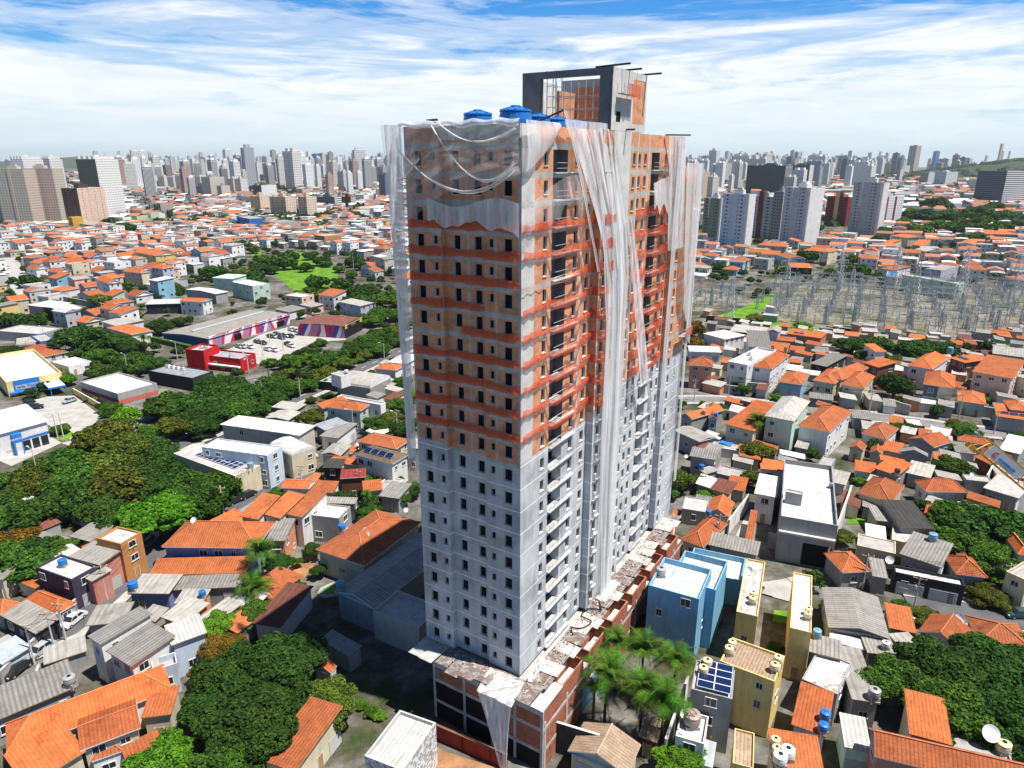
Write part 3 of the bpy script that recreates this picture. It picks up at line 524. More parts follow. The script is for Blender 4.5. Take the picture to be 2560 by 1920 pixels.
('building',-161.77,609.98,0,-40.1,15.27,17.37,10,'flat',0.2,'orw','fc','orange ochre apartment cube among the far houses','building',{}),
('house',194.56,479.7,0,0,12.48,21.08,8,'gab',1.6,'blu2','or','teal blue gabled house left of the substation','house',{'rot':1}),
('house',191.54,456.45,0,-15.1,13.58,19.15,5,'shed',0.6,'dk','or','long orange roofs below the teal gabled house','house',{}),
('house',121.53,449.61,0,0,9.49,14.68,7,'shed',0.5,'brk','or','brick house with flat orange roof right of the tower','house',{}),
('house',132.36,476.7,0,0,10.94,8.21,7,'gab',1.6,'lil','fc','lilac grey gabled hall right of the tower','house',{'rot':1,'win':'no'}),
('house',232.08,505.41,0,-43.2,6.71,20.3,9,'hip',1.5,'cream','or','tall cream house with orange roof above the switchyard','house',{}),
('building',452.78,650.61,0,-15,27.91,34.54,8,'hip',1.5,'gry','or','long grey hostel building with orange roof at far right','building',{}),
('house',379.43,575.06,0,-34.9,9.8,35.1,7,'hip',2,'blu2','or','greyish blue house with large orange hip roof','house',{}),
('house',332.95,562.51,0,-35.5,9.34,39.62,8,'shed',1.2,'gry','or','grey house with orange roof beside the switchyard lamps','house',{}),
('house',311.4,515.72,0,0,12.9,14.54,8,'gab',1.6,'wht','fc','white hall with grey gabled roof behind the switchyard','house',{'rot':1}),
('house',318.51,581.47,0,-45,8.25,26.48,7,'shed',1,'cream','or','cream house with flat orange roof left of twin houses','house',{}),
('house',350.65,610.72,0,-77.5,20.62,23.29,8.5,'gab',1.5,'cream','or','wide cream house with orange gables at far right','house',{'rot':0}),
('house',246.38,439.73,0,-56.1,8.5,22.28,6,'shed',0.6,'wht','or2','house with striped red roof panels behind the switchyard','house',{}),
('house',227.41,408.38,0,-30.5,6.03,21.59,7,'flat',0.6,'wht','blu5','white house with a blue roof pool behind the switchyard','house',{}),
('house',236.99,402.51,0,0,10.61,15.1,5,'hip',1.2,'gry','or2','brown orange hip roof behind the switchyard','house',{}),
('house',233.72,378.77,0,23.4,6.65,31.93,9,'flat',0.3,'grn','fc','pale green block standing behind the switchyard masts','house',{}),
('house',265.14,422.22,0,-50.3,8.75,27.75,9,'flat',0.3,'lil','fc','greyish lilac block behind the switchyard','house',{}),
('house',308.13,400.77,0,-79.1,12.2,31.42,6,'gab',1.2,'gry','or','orange roofs at the far right beyond the switchyard','house',{'rot':0}),
('building',108.73,405.8,0,17.3,10.01,13.43,5,'shed',0.5,'brk','dk','brick hall with dark roof just right of the tower nets','building',{'win':'no'})]
TREES=[
(-37.9,76.5,0,9.9,0.8,'d','broad mango crown on the left of the bottom clump'),
(-31.2,75.9,0,12.6,0.8,'d','tallest dark tree in the bottom clump'),
(-31.5,67.8,0,12,0.8,'d','dark tree in the middle of the bottom clump'),
(-38.2,70.9,0,8,0.8,'d','dark tree leaning over the orange roofs in the bottom clump'),
(-32.5,62.6,0,10,0.8,'m','mid green tree at the bottom frame edge'),
(-24.3,71.7,0,7.8,0.8,'v','olive yellow bushy tree at the right of the bottom clump'),
(-24.9,68.4,0,5.3,0.8,'v','small olive tree behind the long mottled roof'),
(-42.6,82.6,0,7.3,0.8,'o','orange tinted mango tree beside the pale blue house'),
(-43.8,79.7,0,4.4,0.8,'o','small orange tinted crown touching the pale blue terrace'),
(-46.4,89.5,0,5.9,0.6,'l','bright green shrub tree above the orange tinted crown'),
(-41.6,62.7,-0,10.5,0.45,'l','bright yellow green creeper mound at the bottom edge'),
(-20.5,74.7,0,1.9,0.4,'l','small creeper patch along the shaded yard edge'),
(-19,73.5,0,2.3,0.4,'m','creeper mound along the shaded yard edge'),
(-17.6,72.7,0,2,0.4,'l','creeper end next to the white ribbed roof'),
(52.7,74.1,0,10.2,0.8,'m','leftmost crown of the big dark clump at lower right'),
(58.1,74.4,0,12.7,0.8,'d','middle crown of the big dark clump at lower right'),
(55,70,0,11.5,0.8,'m','front crown of the big dark clump at lower right'),
(65.8,75.3,0,12.8,0.8,'d','right crown of the big dark clump at lower right'),
(60.8,68.7,0,11,0.8,'d','lower right crown of the big dark clump'),
(74.5,84.4,0,6.9,0.8,'v','yellowish crown at right edge near the dark car'),
(86.1,119.5,0,11.5,0.8,'m','left crown of the tree mass at the right edge'),
(90.9,116,0,13.7,0.8,'d','middle crown of the tree mass at the right edge'),
(96.1,116.1,0,10.4,0.8,'m','right crown of the tree mass at the right edge'),
(82.8,110.8,0,10.1,0.8,'m','lower crown of the tree mass right of the blue tank'),
(85.2,106.7,0,8.8,0.8,'m','low crown above the weathered cottage'),
(85.3,104.1,0,5.4,0.6,'l','bright shrub right of the weathered cottage'),
(79.8,97.9,0,6.7,0.5,'v','wild shrub below the weathered cottage'),
(63.8,115.9,0,4.1,0.8,'v','thin open tree along the long white wall'),
(59.1,108,0,2.5,0.8,'m','bush at the foot of the long white wall'),
(73,119.8,0,2.8,0.8,'l','slim green tree beside the charcoal roof'),
(63.3,94.3,0,3.5,0.8,'m','dark bush beside the white garage gates'),
(66.6,93,0,5.1,0.55,'v','low yellow green bush beside the white garage gates'),
(20.1,63.3,0,6.7,0.8,'l','round bright green tree at the bottom edge by the white terrace'),
(19.8,89.8,0,4.4,0.8,'d','dark shrub between podium and blue house'),
(39.3,84.6,0,2.6,0.8,'m','bush in the dark gap between yellow townhouses'),
(59.7,153.8,0,8.7,0.8,'v','mango tree with yellow flush in front of the pale green house'),
(54,141.2,0,5.4,0.8,'v','lower mango tree beside the white panelled roof'),
(37.7,138.8,0,7.3,0.8,'v','mango tree just right of the tower base'),
(42.3,140.2,0,4.3,0.8,'v','smaller mango right of the tower base'),
(42.3,134.4,0,5,0.5,'l','bright shrub behind the small grey roofs'),
(35.6,134.3,0,2.8,0.8,'m','bush touching the tower base'),
(60.8,187.8,0,4.8,0.8,'m','bush behind the orange gabled bungalow'),
(50.3,191.8,0,4.1,0.8,'d','rounded hedge bush beside the curved street'),
(81.8,199.8,0,4.4,0.8,'l','bright shrub before the sky blue bungalow'),
(76.1,280.5,0,9.4,1.25,'o','tall orange tinted tree right of the tower nets'),
(72.1,264,0,8.6,0.8,'o','lower orange tinted crown right of the tower nets'),
(73.9,209.5,0,7.1,0.8,'v','street tree in front of the white three-storey house'),
(111,305.6,0,8.9,0.8,'v','dark slim tree on the substation lawn'),
(128.7,295.5,0,7.6,0.6,'l','bush on the substation bank'),
(131.3,256.1,0,11.9,0.8,'d','left dark crown below the switchyard'),
(140,255,0,13.1,0.8,'d','second dark crown below the switchyard'),
(131.7,242,0,11.4,0.8,'m','front crown below the switchyard'),
(147.3,242.3,0,16.3,0.8,'d','third dark crown below the switchyard'),
(158.6,246.8,0,14.6,0.8,'d','right dark crown below the switchyard'),
(119.4,202.3,0,10.7,1.2,'d','dark round tree between the orange roofs'),
(137.7,236.8,0,8.6,0.8,'v','thin tree behind the dark round tree'),
(104.3,171.7,0,6.4,0.8,'m','street tree left of the garage terrace'),
(121.2,170,0,7.7,0.8,'m','round street tree right of the garage terrace'),
(124.2,179.5,0,3.3,0.8,'o','reddish shrub beside the round street tree'),
(132.8,166.9,0,5.4,0.8,'d','dark tree at right edge on the street'),
(116.1,192.9,0,4.9,0.8,'l','bright ornamental tree on the raised lawn'),
(110.6,159.4,0,4.3,0.8,'m','upper leafy tree behind the crane tip'),
(103.1,146,0,7.7,0.8,'m','large leafy tree left of the crane tip'),
(92.2,142.1,0,2.9,0.8,'l','round leafy bush between the grey roofs'),
(79.9,142.1,0,3.9,0.5,'l','bright weeds beside the big white roof'),
(107.2,143.1,0,3.7,0.5,'l','grass bush under the crane jib'),
(-51.3,133.4,0,4.3,0.8,'m',None),
(-36.9,111.3,0,4.1,0.8,'d',None),
(-39.1,108.3,0,2,0.8,'l',None),
(-29.3,125.1,0,5.7,0.8,'m',None),
(-30,131.2,0,4.1,0.8,'m',None),
(-21.7,135.3,0,4.4,0.8,'d',None),
(-23.4,131.5,0,3.8,0.8,'m',None),
(-36.3,131.5,0,5.2,0.8,'d',None),
(-33,141.9,0,3.3,0.8,'l',None),
(-41.3,105.4,0,5.8,0.8,'d',None),
(-34,109.9,0,2.5,0.8,'l',None),
(-30.7,108.6,0,4,0.8,'d',None),
(-34.4,105.1,0,2.9,0.8,'d',None),
(-40.5,91.6,0,6.5,0.8,'m',None),
(-45.3,88.6,0,6.7,0.8,'l',None),
(-36.1,99.3,0,3.2,0.8,'m',None),
(-56.1,176.7,0,8,0.8,'v',None),
(-36.6,171.5,0,8.3,0.8,'m',None),
(-33.6,176,0,7.5,0.8,'v',None),
(-32.1,187,0,8.5,0.8,'m',None),
(-29.8,169.8,0,6.9,0.8,'d',None),
(-27.1,174.6,0,5.1,0.8,'d',None),
(-36.2,213.3,0,6.9,0.8,'m',None),
(-32.6,201.7,0,5.8,0.8,'l',None),
(-61.6,198.1,0,3.7,0.8,'v',None),
(-63,135.2,0,9.1,0.8,'m',None),
(-64.5,129.7,0,11.3,0.8,'d',None),
(-61.1,135.9,0,2.8,0.8,'l',None),
(-36.6,145.5,0,3.9,0.8,'v',None),
(-29.8,142.1,0,3,0.8,'l',None),
(-26.2,141.2,0,3.2,0.8,'m',None),
(-21.5,137.5,0,3.4,0.8,'m',None),
(-92.1,196,0,12.6,0.8,'d',None),
(-82.4,186.7,0,13,0.8,'d',None),
(-82.6,177.9,0,11.5,0.8,'d',None),
(-76.5,179.4,0,10.5,0.8,'m',None),
(-82.5,170.7,0,8.8,0.8,'d',None),
(-85.4,200,0,10.8,0.8,'m',None),
(-79,196.9,0,9.8,0.8,'d',None),
(-74.6,182.2,0,9.8,0.8,'d',None),
(-72.3,192.9,0,9.5,0.8,'m',None),
(-78.1,211,0,9.1,0.8,'m',None),
(-72,202.5,0,9.1,0.8,'d',None),
(-78.8,234,0,10.4,0.8,'m',None),
(-75.2,217.2,0,9.3,0.8,'v',None),
(-70,218,0,8.9,0.8,'d',None),
(-75.6,243.1,0,10.7,0.8,'d',None),
(-77,266.6,0,5.8,0.8,'m',None),
(-67.3,234.3,0,11.1,0.8,'m',None),
(-63.9,240.2,0,10.5,0.8,'m',None),
(-63,220.7,0,9.7,0.8,'v',None),
(-60,234.3,0,8.5,0.8,'v',None),
(-60,251.3,0,9.9,0.8,'d',None),
(-56.4,259.9,0,12.1,0.8,'m',None),
(-53.4,270.8,0,12.5,0.8,'m',None),
(-51.2,251.4,0,9.9,0.8,'m',None),
(-50,278.5,0,10.8,0.8,'v',None),
(-46.5,265.2,0,7.5,0.8,'m',None),
(-47.8,295.1,0,8.3,0.8,'m',None),
(-54.8,244.9,0,7,0.8,'v',None),
(-55.9,241.7,0,4.4,0.8,'l',None),
(-70.2,205.9,0,9.2,0.8,'m',None),
(-66.8,209.4,0,7.8,0.8,'m',None),
(-62.2,214.3,-0,6.3,0.8,'m',None),
(-72.5,185,0,5.7,0.8,'m',None),
(-71.7,178.6,0,4.2,0.8,'m',None),
(-93,203.6,-0,13,0.8,'d',None),
(-86.4,202.1,0,11.6,0.8,'d',None),
(-79.2,195.3,0,12.3,0.8,'d',None),
(-99,186.1,0,14.2,0.8,'m',None),
(-103,185.3,0,9.8,0.8,'m',None),
(-92.8,184.5,0,12.5,0.8,'d',None),
(-84.1,181.9,0,12.1,0.8,'d',None),
(-87.1,173.1,0,10.4,0.8,'d',None),
(-89.5,168.9,0,10.3,0.8,'v',None),
(-94,166.4,0,8.2,0.8,'m',None),
(-108.6,181.4,0,9,0.8,'l',None),
(-117.5,187.6,0,6.7,0.8,'m',None),
(-103.9,161.2,0,13,0.8,'v',None),
(-105.8,170.9,0,9.3,0.8,'v',None),
(-93.3,150.9,-0,13.4,0.8,'v',None),
(-104.3,158.5,0,10.2,0.8,'v',None),
(-92.8,157.3,0,9.9,0.8,'m',None),
(-85.4,151.3,0,10.1,0.8,'d',None),
(-80.4,148.2,0,9.2,0.8,'d',None),
(-76.1,145.7,0,7.8,0.8,'m',None),
(-101.1,141.7,0,13.2,0.8,'m',None),
(-106,139.9,0,12,0.8,'v',None),
(-104.1,135.5,0,9.9,0.8,'v',None),
(-94.8,135.1,0,12.6,0.8,'m',None),
(-92.6,141.5,0,12.9,0.8,'v',None),
(-84.8,133.2,0,13.8,0.8,'v',None),
(-88.7,128.9,0,12,0.8,'d',None),
(-83.9,139.5,0,10.7,0.8,'d',None),
(-78.4,135.9,0,9.5,0.8,'d',None),
(-72.4,130.5,0,10.5,0.8,'d',None),
(-65.4,132.5,0,11.7,0.8,'m',None),
(-113.9,139.1,0,6.5,0.8,'m',None),
(-123.1,173.1,0,4.9,0.8,'m',None),
(-69.4,118.9,0,15.9,0.8,'b','broad flat bright green almond tree in the middle left'),
(-64.1,124.6,0,12,0.8,'d',None),
(-73,132.9,0,11.7,0.8,'d',None),
(-79,133.6,0,9.4,0.8,'d',None),
(-84.7,131.6,0,10.3,0.8,'v',None),
(-90.4,129.7,0,12.1,0.8,'d',None),
(-93.4,128,0,9.6,0.8,'d',None),
(-94.5,121.3,0,11.9,0.8,'d',None),
(-97.6,120,0,10.2,0.8,'m',None),
(-106.3,130.2,0,7.4,0.8,'d',None),
(-83.2,123.9,0,9.1,0.8,'d',None),
(-79.4,120.1,0,6.5,0.8,'d',None),
(-77.2,121.5,0,6.5,0.8,'d',None),
(-93.1,112.5,0,8.1,0.8,'o',None),
(-90.5,107.2,0,8.7,0.8,'m',None),
(-86.5,108.5,0,8.6,0.8,'d',None),
(-84,109.6,0,7.3,0.8,'m',None),
(-84.9,103.5,0,9.6,0.8,'m',None),
(-83.6,104.8,0,5.1,0.8,'d',None),
(-89.1,106.2,0,5.2,0.8,'m',None),
(-83.7,111.2,0,5.8,0.8,'m',None),
(-82.3,115.2,0,2.9,0.8,'d',None),
(-61.7,128.4,0,4.3,0.8,'d',None),
(-60.8,135.5,0,4.2,0.8,'l',None),
(-86.8,124,0,3.7,0.8,'m',None),
(-61.1,132.8,0,2.5,0.8,'l',None),
(-166.3,256.7,0,20.1,0.8,'d','wide dark umbrella tree beyond the yellow store'),
(-159.5,257.4,0,10.5,0.8,'l',None),
(-152.8,257,0,13.5,0.8,'d',None),
(-151,241.1,0,10.9,0.8,'m',None),
(-148.1,257,0,9.8,0.8,'d',None),
(-145.4,257.4,0,7.7,0.8,'m',None),
(-163.5,247.9,0,7.2,0.8,'m',None),
(-135.3,233.9,0,11.3,0.8,'m',None),
(-139.7,222.8,0,10.1,0.8,'m',None),
(-135.8,222.8,0,5.9,0.8,'l',None),
(-126,233,0,9.3,0.8,'d',None),
(-128.7,230.2,0,8.3,0.8,'m',None),
(-135.3,230.9,0,7,0.8,'m',None),
(-151.6,286.2,0,12.3,0.8,'d',None),
(-150.7,301.5,0,7.6,0.8,'d',None),
(-148.6,215.8,0,7.8,0.8,'l',None),
(-189.5,248.2,0,9.7,0.8,'d',None),
(-189.7,245.6,0,7.5,0.8,'d',None),
(-220.4,299.8,0,11.5,0.8,'d',None),
(-227.1,301.9,0,11.7,0.8,'d',None),
(-215.8,301.8,0,9.6,0.8,'d',None),
(-218.2,313.8,-0,6.6,0.8,'m',None),
(-129.1,199.8,0,2.5,0.8,'l',None),
(-131.3,198.7,0,2.5,0.8,'l',None),
(-82.6,167.1,0,3,0.8,'m',None),
(-174.5,486.5,0,15.9,0.8,'m',None),
(-156.9,472.6,0,17.9,0.8,'d',None),
(-164.8,510.7,0,16.5,0.8,'d',None),
(-138.8,461.1,0,11.5,0.8,'d',None),
(-150.2,472.4,0,6.8,0.8,'m',None),
(-159.5,453.2,0,10.7,0.8,'d',None),
(-168.4,454.9,0,13.3,0.8,'d',None),
(-170.3,433.5,0,12,0.8,'v',None),
(-158.9,420.1,0,13.1,0.8,'d',None),
(-176.4,433.7,0,10.4,0.8,'d',None),
(-152.7,521.7,0,12.1,0.8,'d',None),
(-136.6,491,0,13.1,0.8,'d',None),
(-130.7,483.4,0,8.6,0.8,'m',None),
(-113.9,398.5,0,14.2,0.8,'m',None),
(-98.3,356.9,0,12.7,0.8,'v',None),
(-96.9,389.5,0,13.1,0.8,'d',None),
(-93.1,360.2,0,11.5,0.8,'d',None),
(-83.8,360.3,0,14,0.8,'d',None),
(-79.2,373.7,0,13.1,0.8,'d',None),
(-75.8,342.1,-0,13.3,0.8,'d',None),
(-67.6,345.2,0,12.1,0.8,'m',None),
(-63.8,357.5,0,12.5,0.8,'m',None),
(-58.6,343.9,0,10.2,0.8,'v',None),
(-81.6,339.2,0,12,0.8,'d',None),
(-83.5,332.2,0,8.9,0.8,'d',None),
(-61.1,313,0,12.1,0.8,'m',None),
(-54.2,313.1,0,11,0.8,'m',None),
(-63.1,301.1,0,10.7,0.8,'m',None),
(-109.9,482.7,0,15.2,0.8,'d',None),
(-104,469.6,0,12.3,0.8,'d',None),
(-122.5,539.3,0,11.3,0.8,'d',None),
(-77.4,447.3,0,10.9,0.8,'d',None),
(-115.9,459.4,0,8.9,0.8,'m',None),
(-102,435.2,0,10,0.8,'m',None),
(-187.2,693.4,0,11,0.8,'m',None),
(-172.9,782.2,0,12.3,0.8,'m',None),
(-275.7,758.3,-0,13.7,0.8,'m',None),
(-233.7,589.5,-0,13,0.8,'m',None),
(-209.9,558.8,0,12.2,0.8,'v',None),
(-280.8,691.1,0,11.4,0.8,'m',None),
(-191,429.4,0,16.1,0.8,'d',None),
(-188.2,439.7,0,13.1,0.8,'d',None),
(-114,378.8,0,7.5,0.8,'m',None),
(-118.2,375.4,-0,6.1,0.8,'l',None),
(-342.1,567.7,0,10.2,0.8,'d',None),
(-285.3,402.5,0,14.3,0.8,'d',None),
(-439.8,674.5,0,12.3,0.8,'l',None),
(-210.3,344.3,0,12.5,0.8,'v',None),
(-197.6,336.8,0,9.4,0.8,'m',None),
(-401.1,720.4,0,22.4,0.8,'d',None),
(-274.8,619.1,0,12.7,0.8,'d',None),
(-304.2,413.9,0,7.9,0.8,'d',None),
(-366.2,512.3,0,7.5,0.8,'m',None),
(-262.1,351,0,7.5,0.8,'m',None),
(-313.3,498.7,-0,6,0.8,'m',None),
(-223.1,395,0,8.5,0.8,'m',None),
(-195.7,385.6,0,10.4,0.8,'l',None),
(-185.8,381,0,8,0.8,'d',None),
(-195.2,394,0,7.5,0.8,'m',None),
(-448.6,674.1,0,12.4,0.8,'m',None),
(-464.4,645,0,9.5,0.8,'l',None),
(-428.2,831.7,0,9.5,0.8,'d',None),
(-246.1,598.5,0,11,0.8,'m',None),
(-335.9,634.8,0,7.3,0.8,'m',None),
(-236.9,344.3,0,6.5,0.8,'m',None),
(-174.9,308.1,0,9.8,0.8,'l',None),
(136.6,509.7,0,9.9,0.8,'d',None),
(158.4,559.1,0,7.5,0.8,'l',None),
(139.9,462.5,0,11.4,0.8,'d',None),
(222.9,629.4,0,9.4,0.8,'m',None),
(218,509.9,0,16.9,0.8,'d',None),
(224.3,568.4,0,7.9,0.8,'m',None),
(178.6,605.5,0,8.9,0.8,'m',None),
(206.7,608.3,0,8.3,0.8,'l',None),
(201.6,756.3,0,11.9,0.8,'l',None),
(260.6,984.5,0,19,0.8,'m',None),
(375.1,861.7,0,20.9,0.8,'d',None),
(324.4,737.7,0,15.1,0.8,'m',None),
(178.8,668,0,8.9,0.8,'d',None),
(244.6,657.2,0,6.6,0.8,'l',None),
(308.3,647.3,0,10.1,0.8,'d',None),
(292.9,638.9,0,7.4,0.8,'m',None),
(178.5,454.2,0,12.6,0.8,'v',None),
(788.4,1741.3,0,24.5,0.8,'d',None),
(207.3,446.1,0,8.7,0.8,'d',None),
(138.4,445.9,0,7.7,0.8,'d',None),
(367.5,686.8,0,19.1,0.8,'d',None),
(329.2,623.6,0,14.9,0.8,'d',None),
(325.7,664.8,0,9.5,0.8,'m',None),
(634.8,1053.7,0,40.2,0.8,'d',None),
(504.1,887.6,0,31,0.8,'m',None),
(492.6,833.7,0,33.9,0.8,'d',None),
(496,800.7,0,36.3,0.8,'d',None),
(536.8,831.7,0,32.4,0.8,'d',None),
(590.8,883.2,0,37.2,0.8,'d',None),
(684.7,999.6,0,32.5,0.8,'d',None),
(432.6,773.7,0,22.8,0.8,'m',None),
(434.1,710.8,0,29.2,0.8,'m',None),
(468.5,726.9,0,28.3,0.8,'d',None),
(512.5,762.4,0,27.9,0.8,'m',None),
(607.7,862.9,0,28.3,0.8,'m',None),
(398.5,683.3,0,25.9,0.8,'m',None),
(450.5,703.7,0,22.5,0.8,'d',None),
(473.6,702.8,0,25.7,0.8,'d',None),
(485.5,691.2,-0,27.6,0.8,'m',None),
(542.4,748.6,0,21.6,0.8,'d',None),
(410.8,621.5,0,20.9,0.8,'m',None),
(423.5,716.2,0,10.7,0.8,'l',None),
(247.2,497.6,0,13,0.8,'m',None),
(226.4,441.6,0,15.2,0.8,'m',None),
(332.9,581,0,6.3,0.8,'m',None),
(298.5,530.8,0,5.7,0.8,'d',None),
(333.8,507.7,0,9.3,0.8,'m',None),
(354.4,523.1,0,8.9,0.8,'m',None),
(358.7,505.9,0,10.9,0.8,'d',None),
(369.3,502.8,0,11.7,0.8,'v',None),
(537.9,983,0,23.5,0.8,'d',None),
(583.1,840.9,0,27.5,0.8,'d',None),
(218.4,446.8,0,13.4,0.8,'d',None),
(228.3,444.3,0,9.8,0.8,'l',None),
(228,418.5,0,8.2,0.8,'d',None),
(213.4,421.2,0,10.5,0.8,'m',None),
(267.6,476.7,0,6,0.8,'m',None),
(304.6,429.9,0,7.8,0.8,'m',None)]
CARS=[
(-70.4,92.5,0,-102,'w','white saloon driving down the left street','car'),
(-71,85.4,0,-106,'s','pale blue silver sedan parked by the grey wall','car'),
(-71.7,81.3,0,-101,'k','black car parked at the far left kerb','car'),
(-71.3,116.1,0,-97,'n','dark navy car in the shade at the street bend','car'),
(-63.8,127.9,0,-107,'s','silver hatchback below the utility pole','car'),
(-62.4,130.5,0,-112,'w','small white car behind the silver hatchback','car'),
(-60.2,133.1,0,-119,'k','dark pickup parked above the white car','car'),
(-58.4,135.7,0,-120,'k','dark car half hidden by trees near the cream wall','car'),
(-69.6,120.9,0,-106,'w','white box truck with pictures on its side under the almond tree','truck'),
(-83,101.9,0,-100,'r','red and white car behind the purple house','car'),
(-128.1,164.7,0,-149,'w','white sports utility car in front of the blue portal','car'),
(-127.9,166.4,0,-22,'n','navy hatchback beside the white showroom car','car'),
(-126.9,168.9,0,-150,'k','black hatchback before the showroom glass','car'),
(-125.8,171.5,0,145,'k','black sports utility car at the showroom corner','car'),
(-136.4,198.6,0,-117,'s','silver car leaving the blue canopy','car'),
(-148.2,197.6,0,154,'k','black car in front of the pet store','car'),
(-143.1,192.9,0,26,'k','dark car partly hidden by the white showroom roof','car'),
(-133.6,239.8,0,40,'k','dark car left of the black restaurant','car'),
(-102.4,188.4,0,-142,'w','white car on the avenue under trees','car'),
(-105.5,177,0,-77,'w','white car hidden between avenue trees','car'),
(-108.9,263.8,0,-39,'s','silver car leftmost in the car park row','car'),
(-107.3,263.5,0,-39,'s','second silver car of the front row','car'),
(-104.1,262.9,0,-39,'w','white car right of the two silver cars','car'),
(-104.3,271.4,0,-40,'k','black van near the mural wall','car'),
(-101.3,269.3,0,-40,'k','dark car right of the black van','car'),
(-102,280.5,0,-41,'k','dark car of the middle cluster','car'),
(-100.4,280.1,0,-41,'s','silver car of the middle cluster','car'),
(-100.7,284.5,0,-41,'k','black car behind the middle cluster','car'),
(-96.6,278.1,0,-41,'n','navy car in front of the right cluster','car'),
(-96.9,281.9,0,-42,'n','dark blue car of the right cluster','car'),
(-95.5,281.5,0,-42,'w','pale car inside the right cluster','car'),
(-93.6,280.5,0,-42,'k','dark teal car at the right cluster','car'),
(-96.9,292.6,0,-43,'w','white car nearest the store entrance','car'),
(-94.4,290.8,0,-43,'s','grey car beside two white cars','car'),
(-92.7,290.2,0,-43,'w','white saloon before the side mural','car'),
(-91.2,297.4,0,-43,'w','white and navy car against the side mural','car'),
(-96,259.4,0,-39,'w','white van at the near car park edge','car'),
(-93,258.2,0,-40,'w','white hatch beside the white van','car'),
(-90.6,267.6,0,-41,'k','black car above the white coupe','car'),
(-88.4,264.7,0,-41,'w','white coupe at the car park hedge','car'),
(-50.5,156,0,-134,'w','white car in front of the arched garage','car'),
(-44.1,169.4,0,-107,'s','silver car parked along the white wall','car'),
(-41.3,176.1,0,-106,'n','dark car behind the parked silver car','car'),
(-43.6,266.2,0,-110,'s','grey car on the avenue close to the tower','car'),
(-82,170.2,0,-152,'k','small dark car on the striped avenue lane','car'),
(64.4,94,0,-61,'w','white car under the dark bush','car'),
(82.4,94,0,180,'g','dark green car parked on the right street','car'),
(114.8,169.2,0,56,'w','white van on the driveway beside the orange gable','car'),
(-351.4,477.7,0,-54,'w','white car on the steep street at far left','car'),
(-207.8,303.1,0,158,'w','white pickup on the grey yard roof court','car'),
(-202.4,281.5,0,-129,'w','white car on the upper left court','car')]
POLES=[
(-105,137.5,0,10.9,'lamp'),
(-67.9,124.1,0,5,'pole'),
(-60.2,127.4,0,5.1,'pole'),
(-66.8,105.4,0,7.9,'pole'),
(-68.4,98.5,0,5,'pole'),
(-69.3,86,0,5,'pole'),
(-68.9,88.1,0,5,'pole'),
(-70.4,83,0,5,'pole'),
(-71.6,113.6,0,5,'pole'),
(-121.9,169.8,0,6.6,'lamp'),
(-120.9,170.6,0,6.3,'lamp'),
(-190.8,270.8,0,5,'lamp'),
(-176.9,261.7,0,5,'lamp'),
(-165,249.9,0,5,'lamp'),
(-152.3,261.7,0,5,'lamp'),
(-134.8,229,0,5,'lamp'),
(-129.8,268.9,0,5,'lamp'),
(-107.4,213.4,0,5.2,'pole'),
(-125.6,246.7,0,5,'lamp'),
(-92.3,229,0,5.1,'lamp'),
(-66.2,201.9,0,5.3,'pole'),
(-76.8,198.6,0,5,'lamp'),
(-47.3,243.6,0,5,'lamp'),
(-30.8,170.6,0,5,'lamp'),
(-43.2,173.1,0,5,'lamp'),
(-94,248.3,0,5,'lamp'),
(-90.1,260,0,5,'lamp'),
(-99.6,272.7,0,5,'lamp'),
(-72.2,286.6,0,5.1,'pole'),
(-92.4,229,0,5.1,'pole'),
(-99.4,231.8,0,5,'pole'),
(-56.1,145.8,0,5,'pole'),
(-58.4,137,0,5,'pole'),
(-46.8,137.7,0,5,'pole'),
(-33.7,135.2,0,5,'pole'),
(-60.1,127,0,5.4,'pole'),
(56.5,199.9,0,6.5,'pole'),
(66.7,199.2,0,8.4,'pole'),
(103.2,185.1,0,8.5,'pole'),
(130.1,186.1,0,5,'lamp'),
(131.2,172.7,0,5,'pole'),
(60.8,101.7,0,5,'pole'),
(65.8,95,0,5,'pole'),
(83.1,98.8,0,5,'pole'),
(155.6,201.5,0,6,'lamp'),
(39.6,115.5,0,5,'pole'),
(-205.2,336.7,0,6.4,'pole'),
(-175,310.6,0,7.1,'lamp'),
(-65.6,323.2,0,5,'pole'),
(-106.8,461.9,0,12.4,'mast'),
(-106.6,483.2,0,8.1,'mast')]
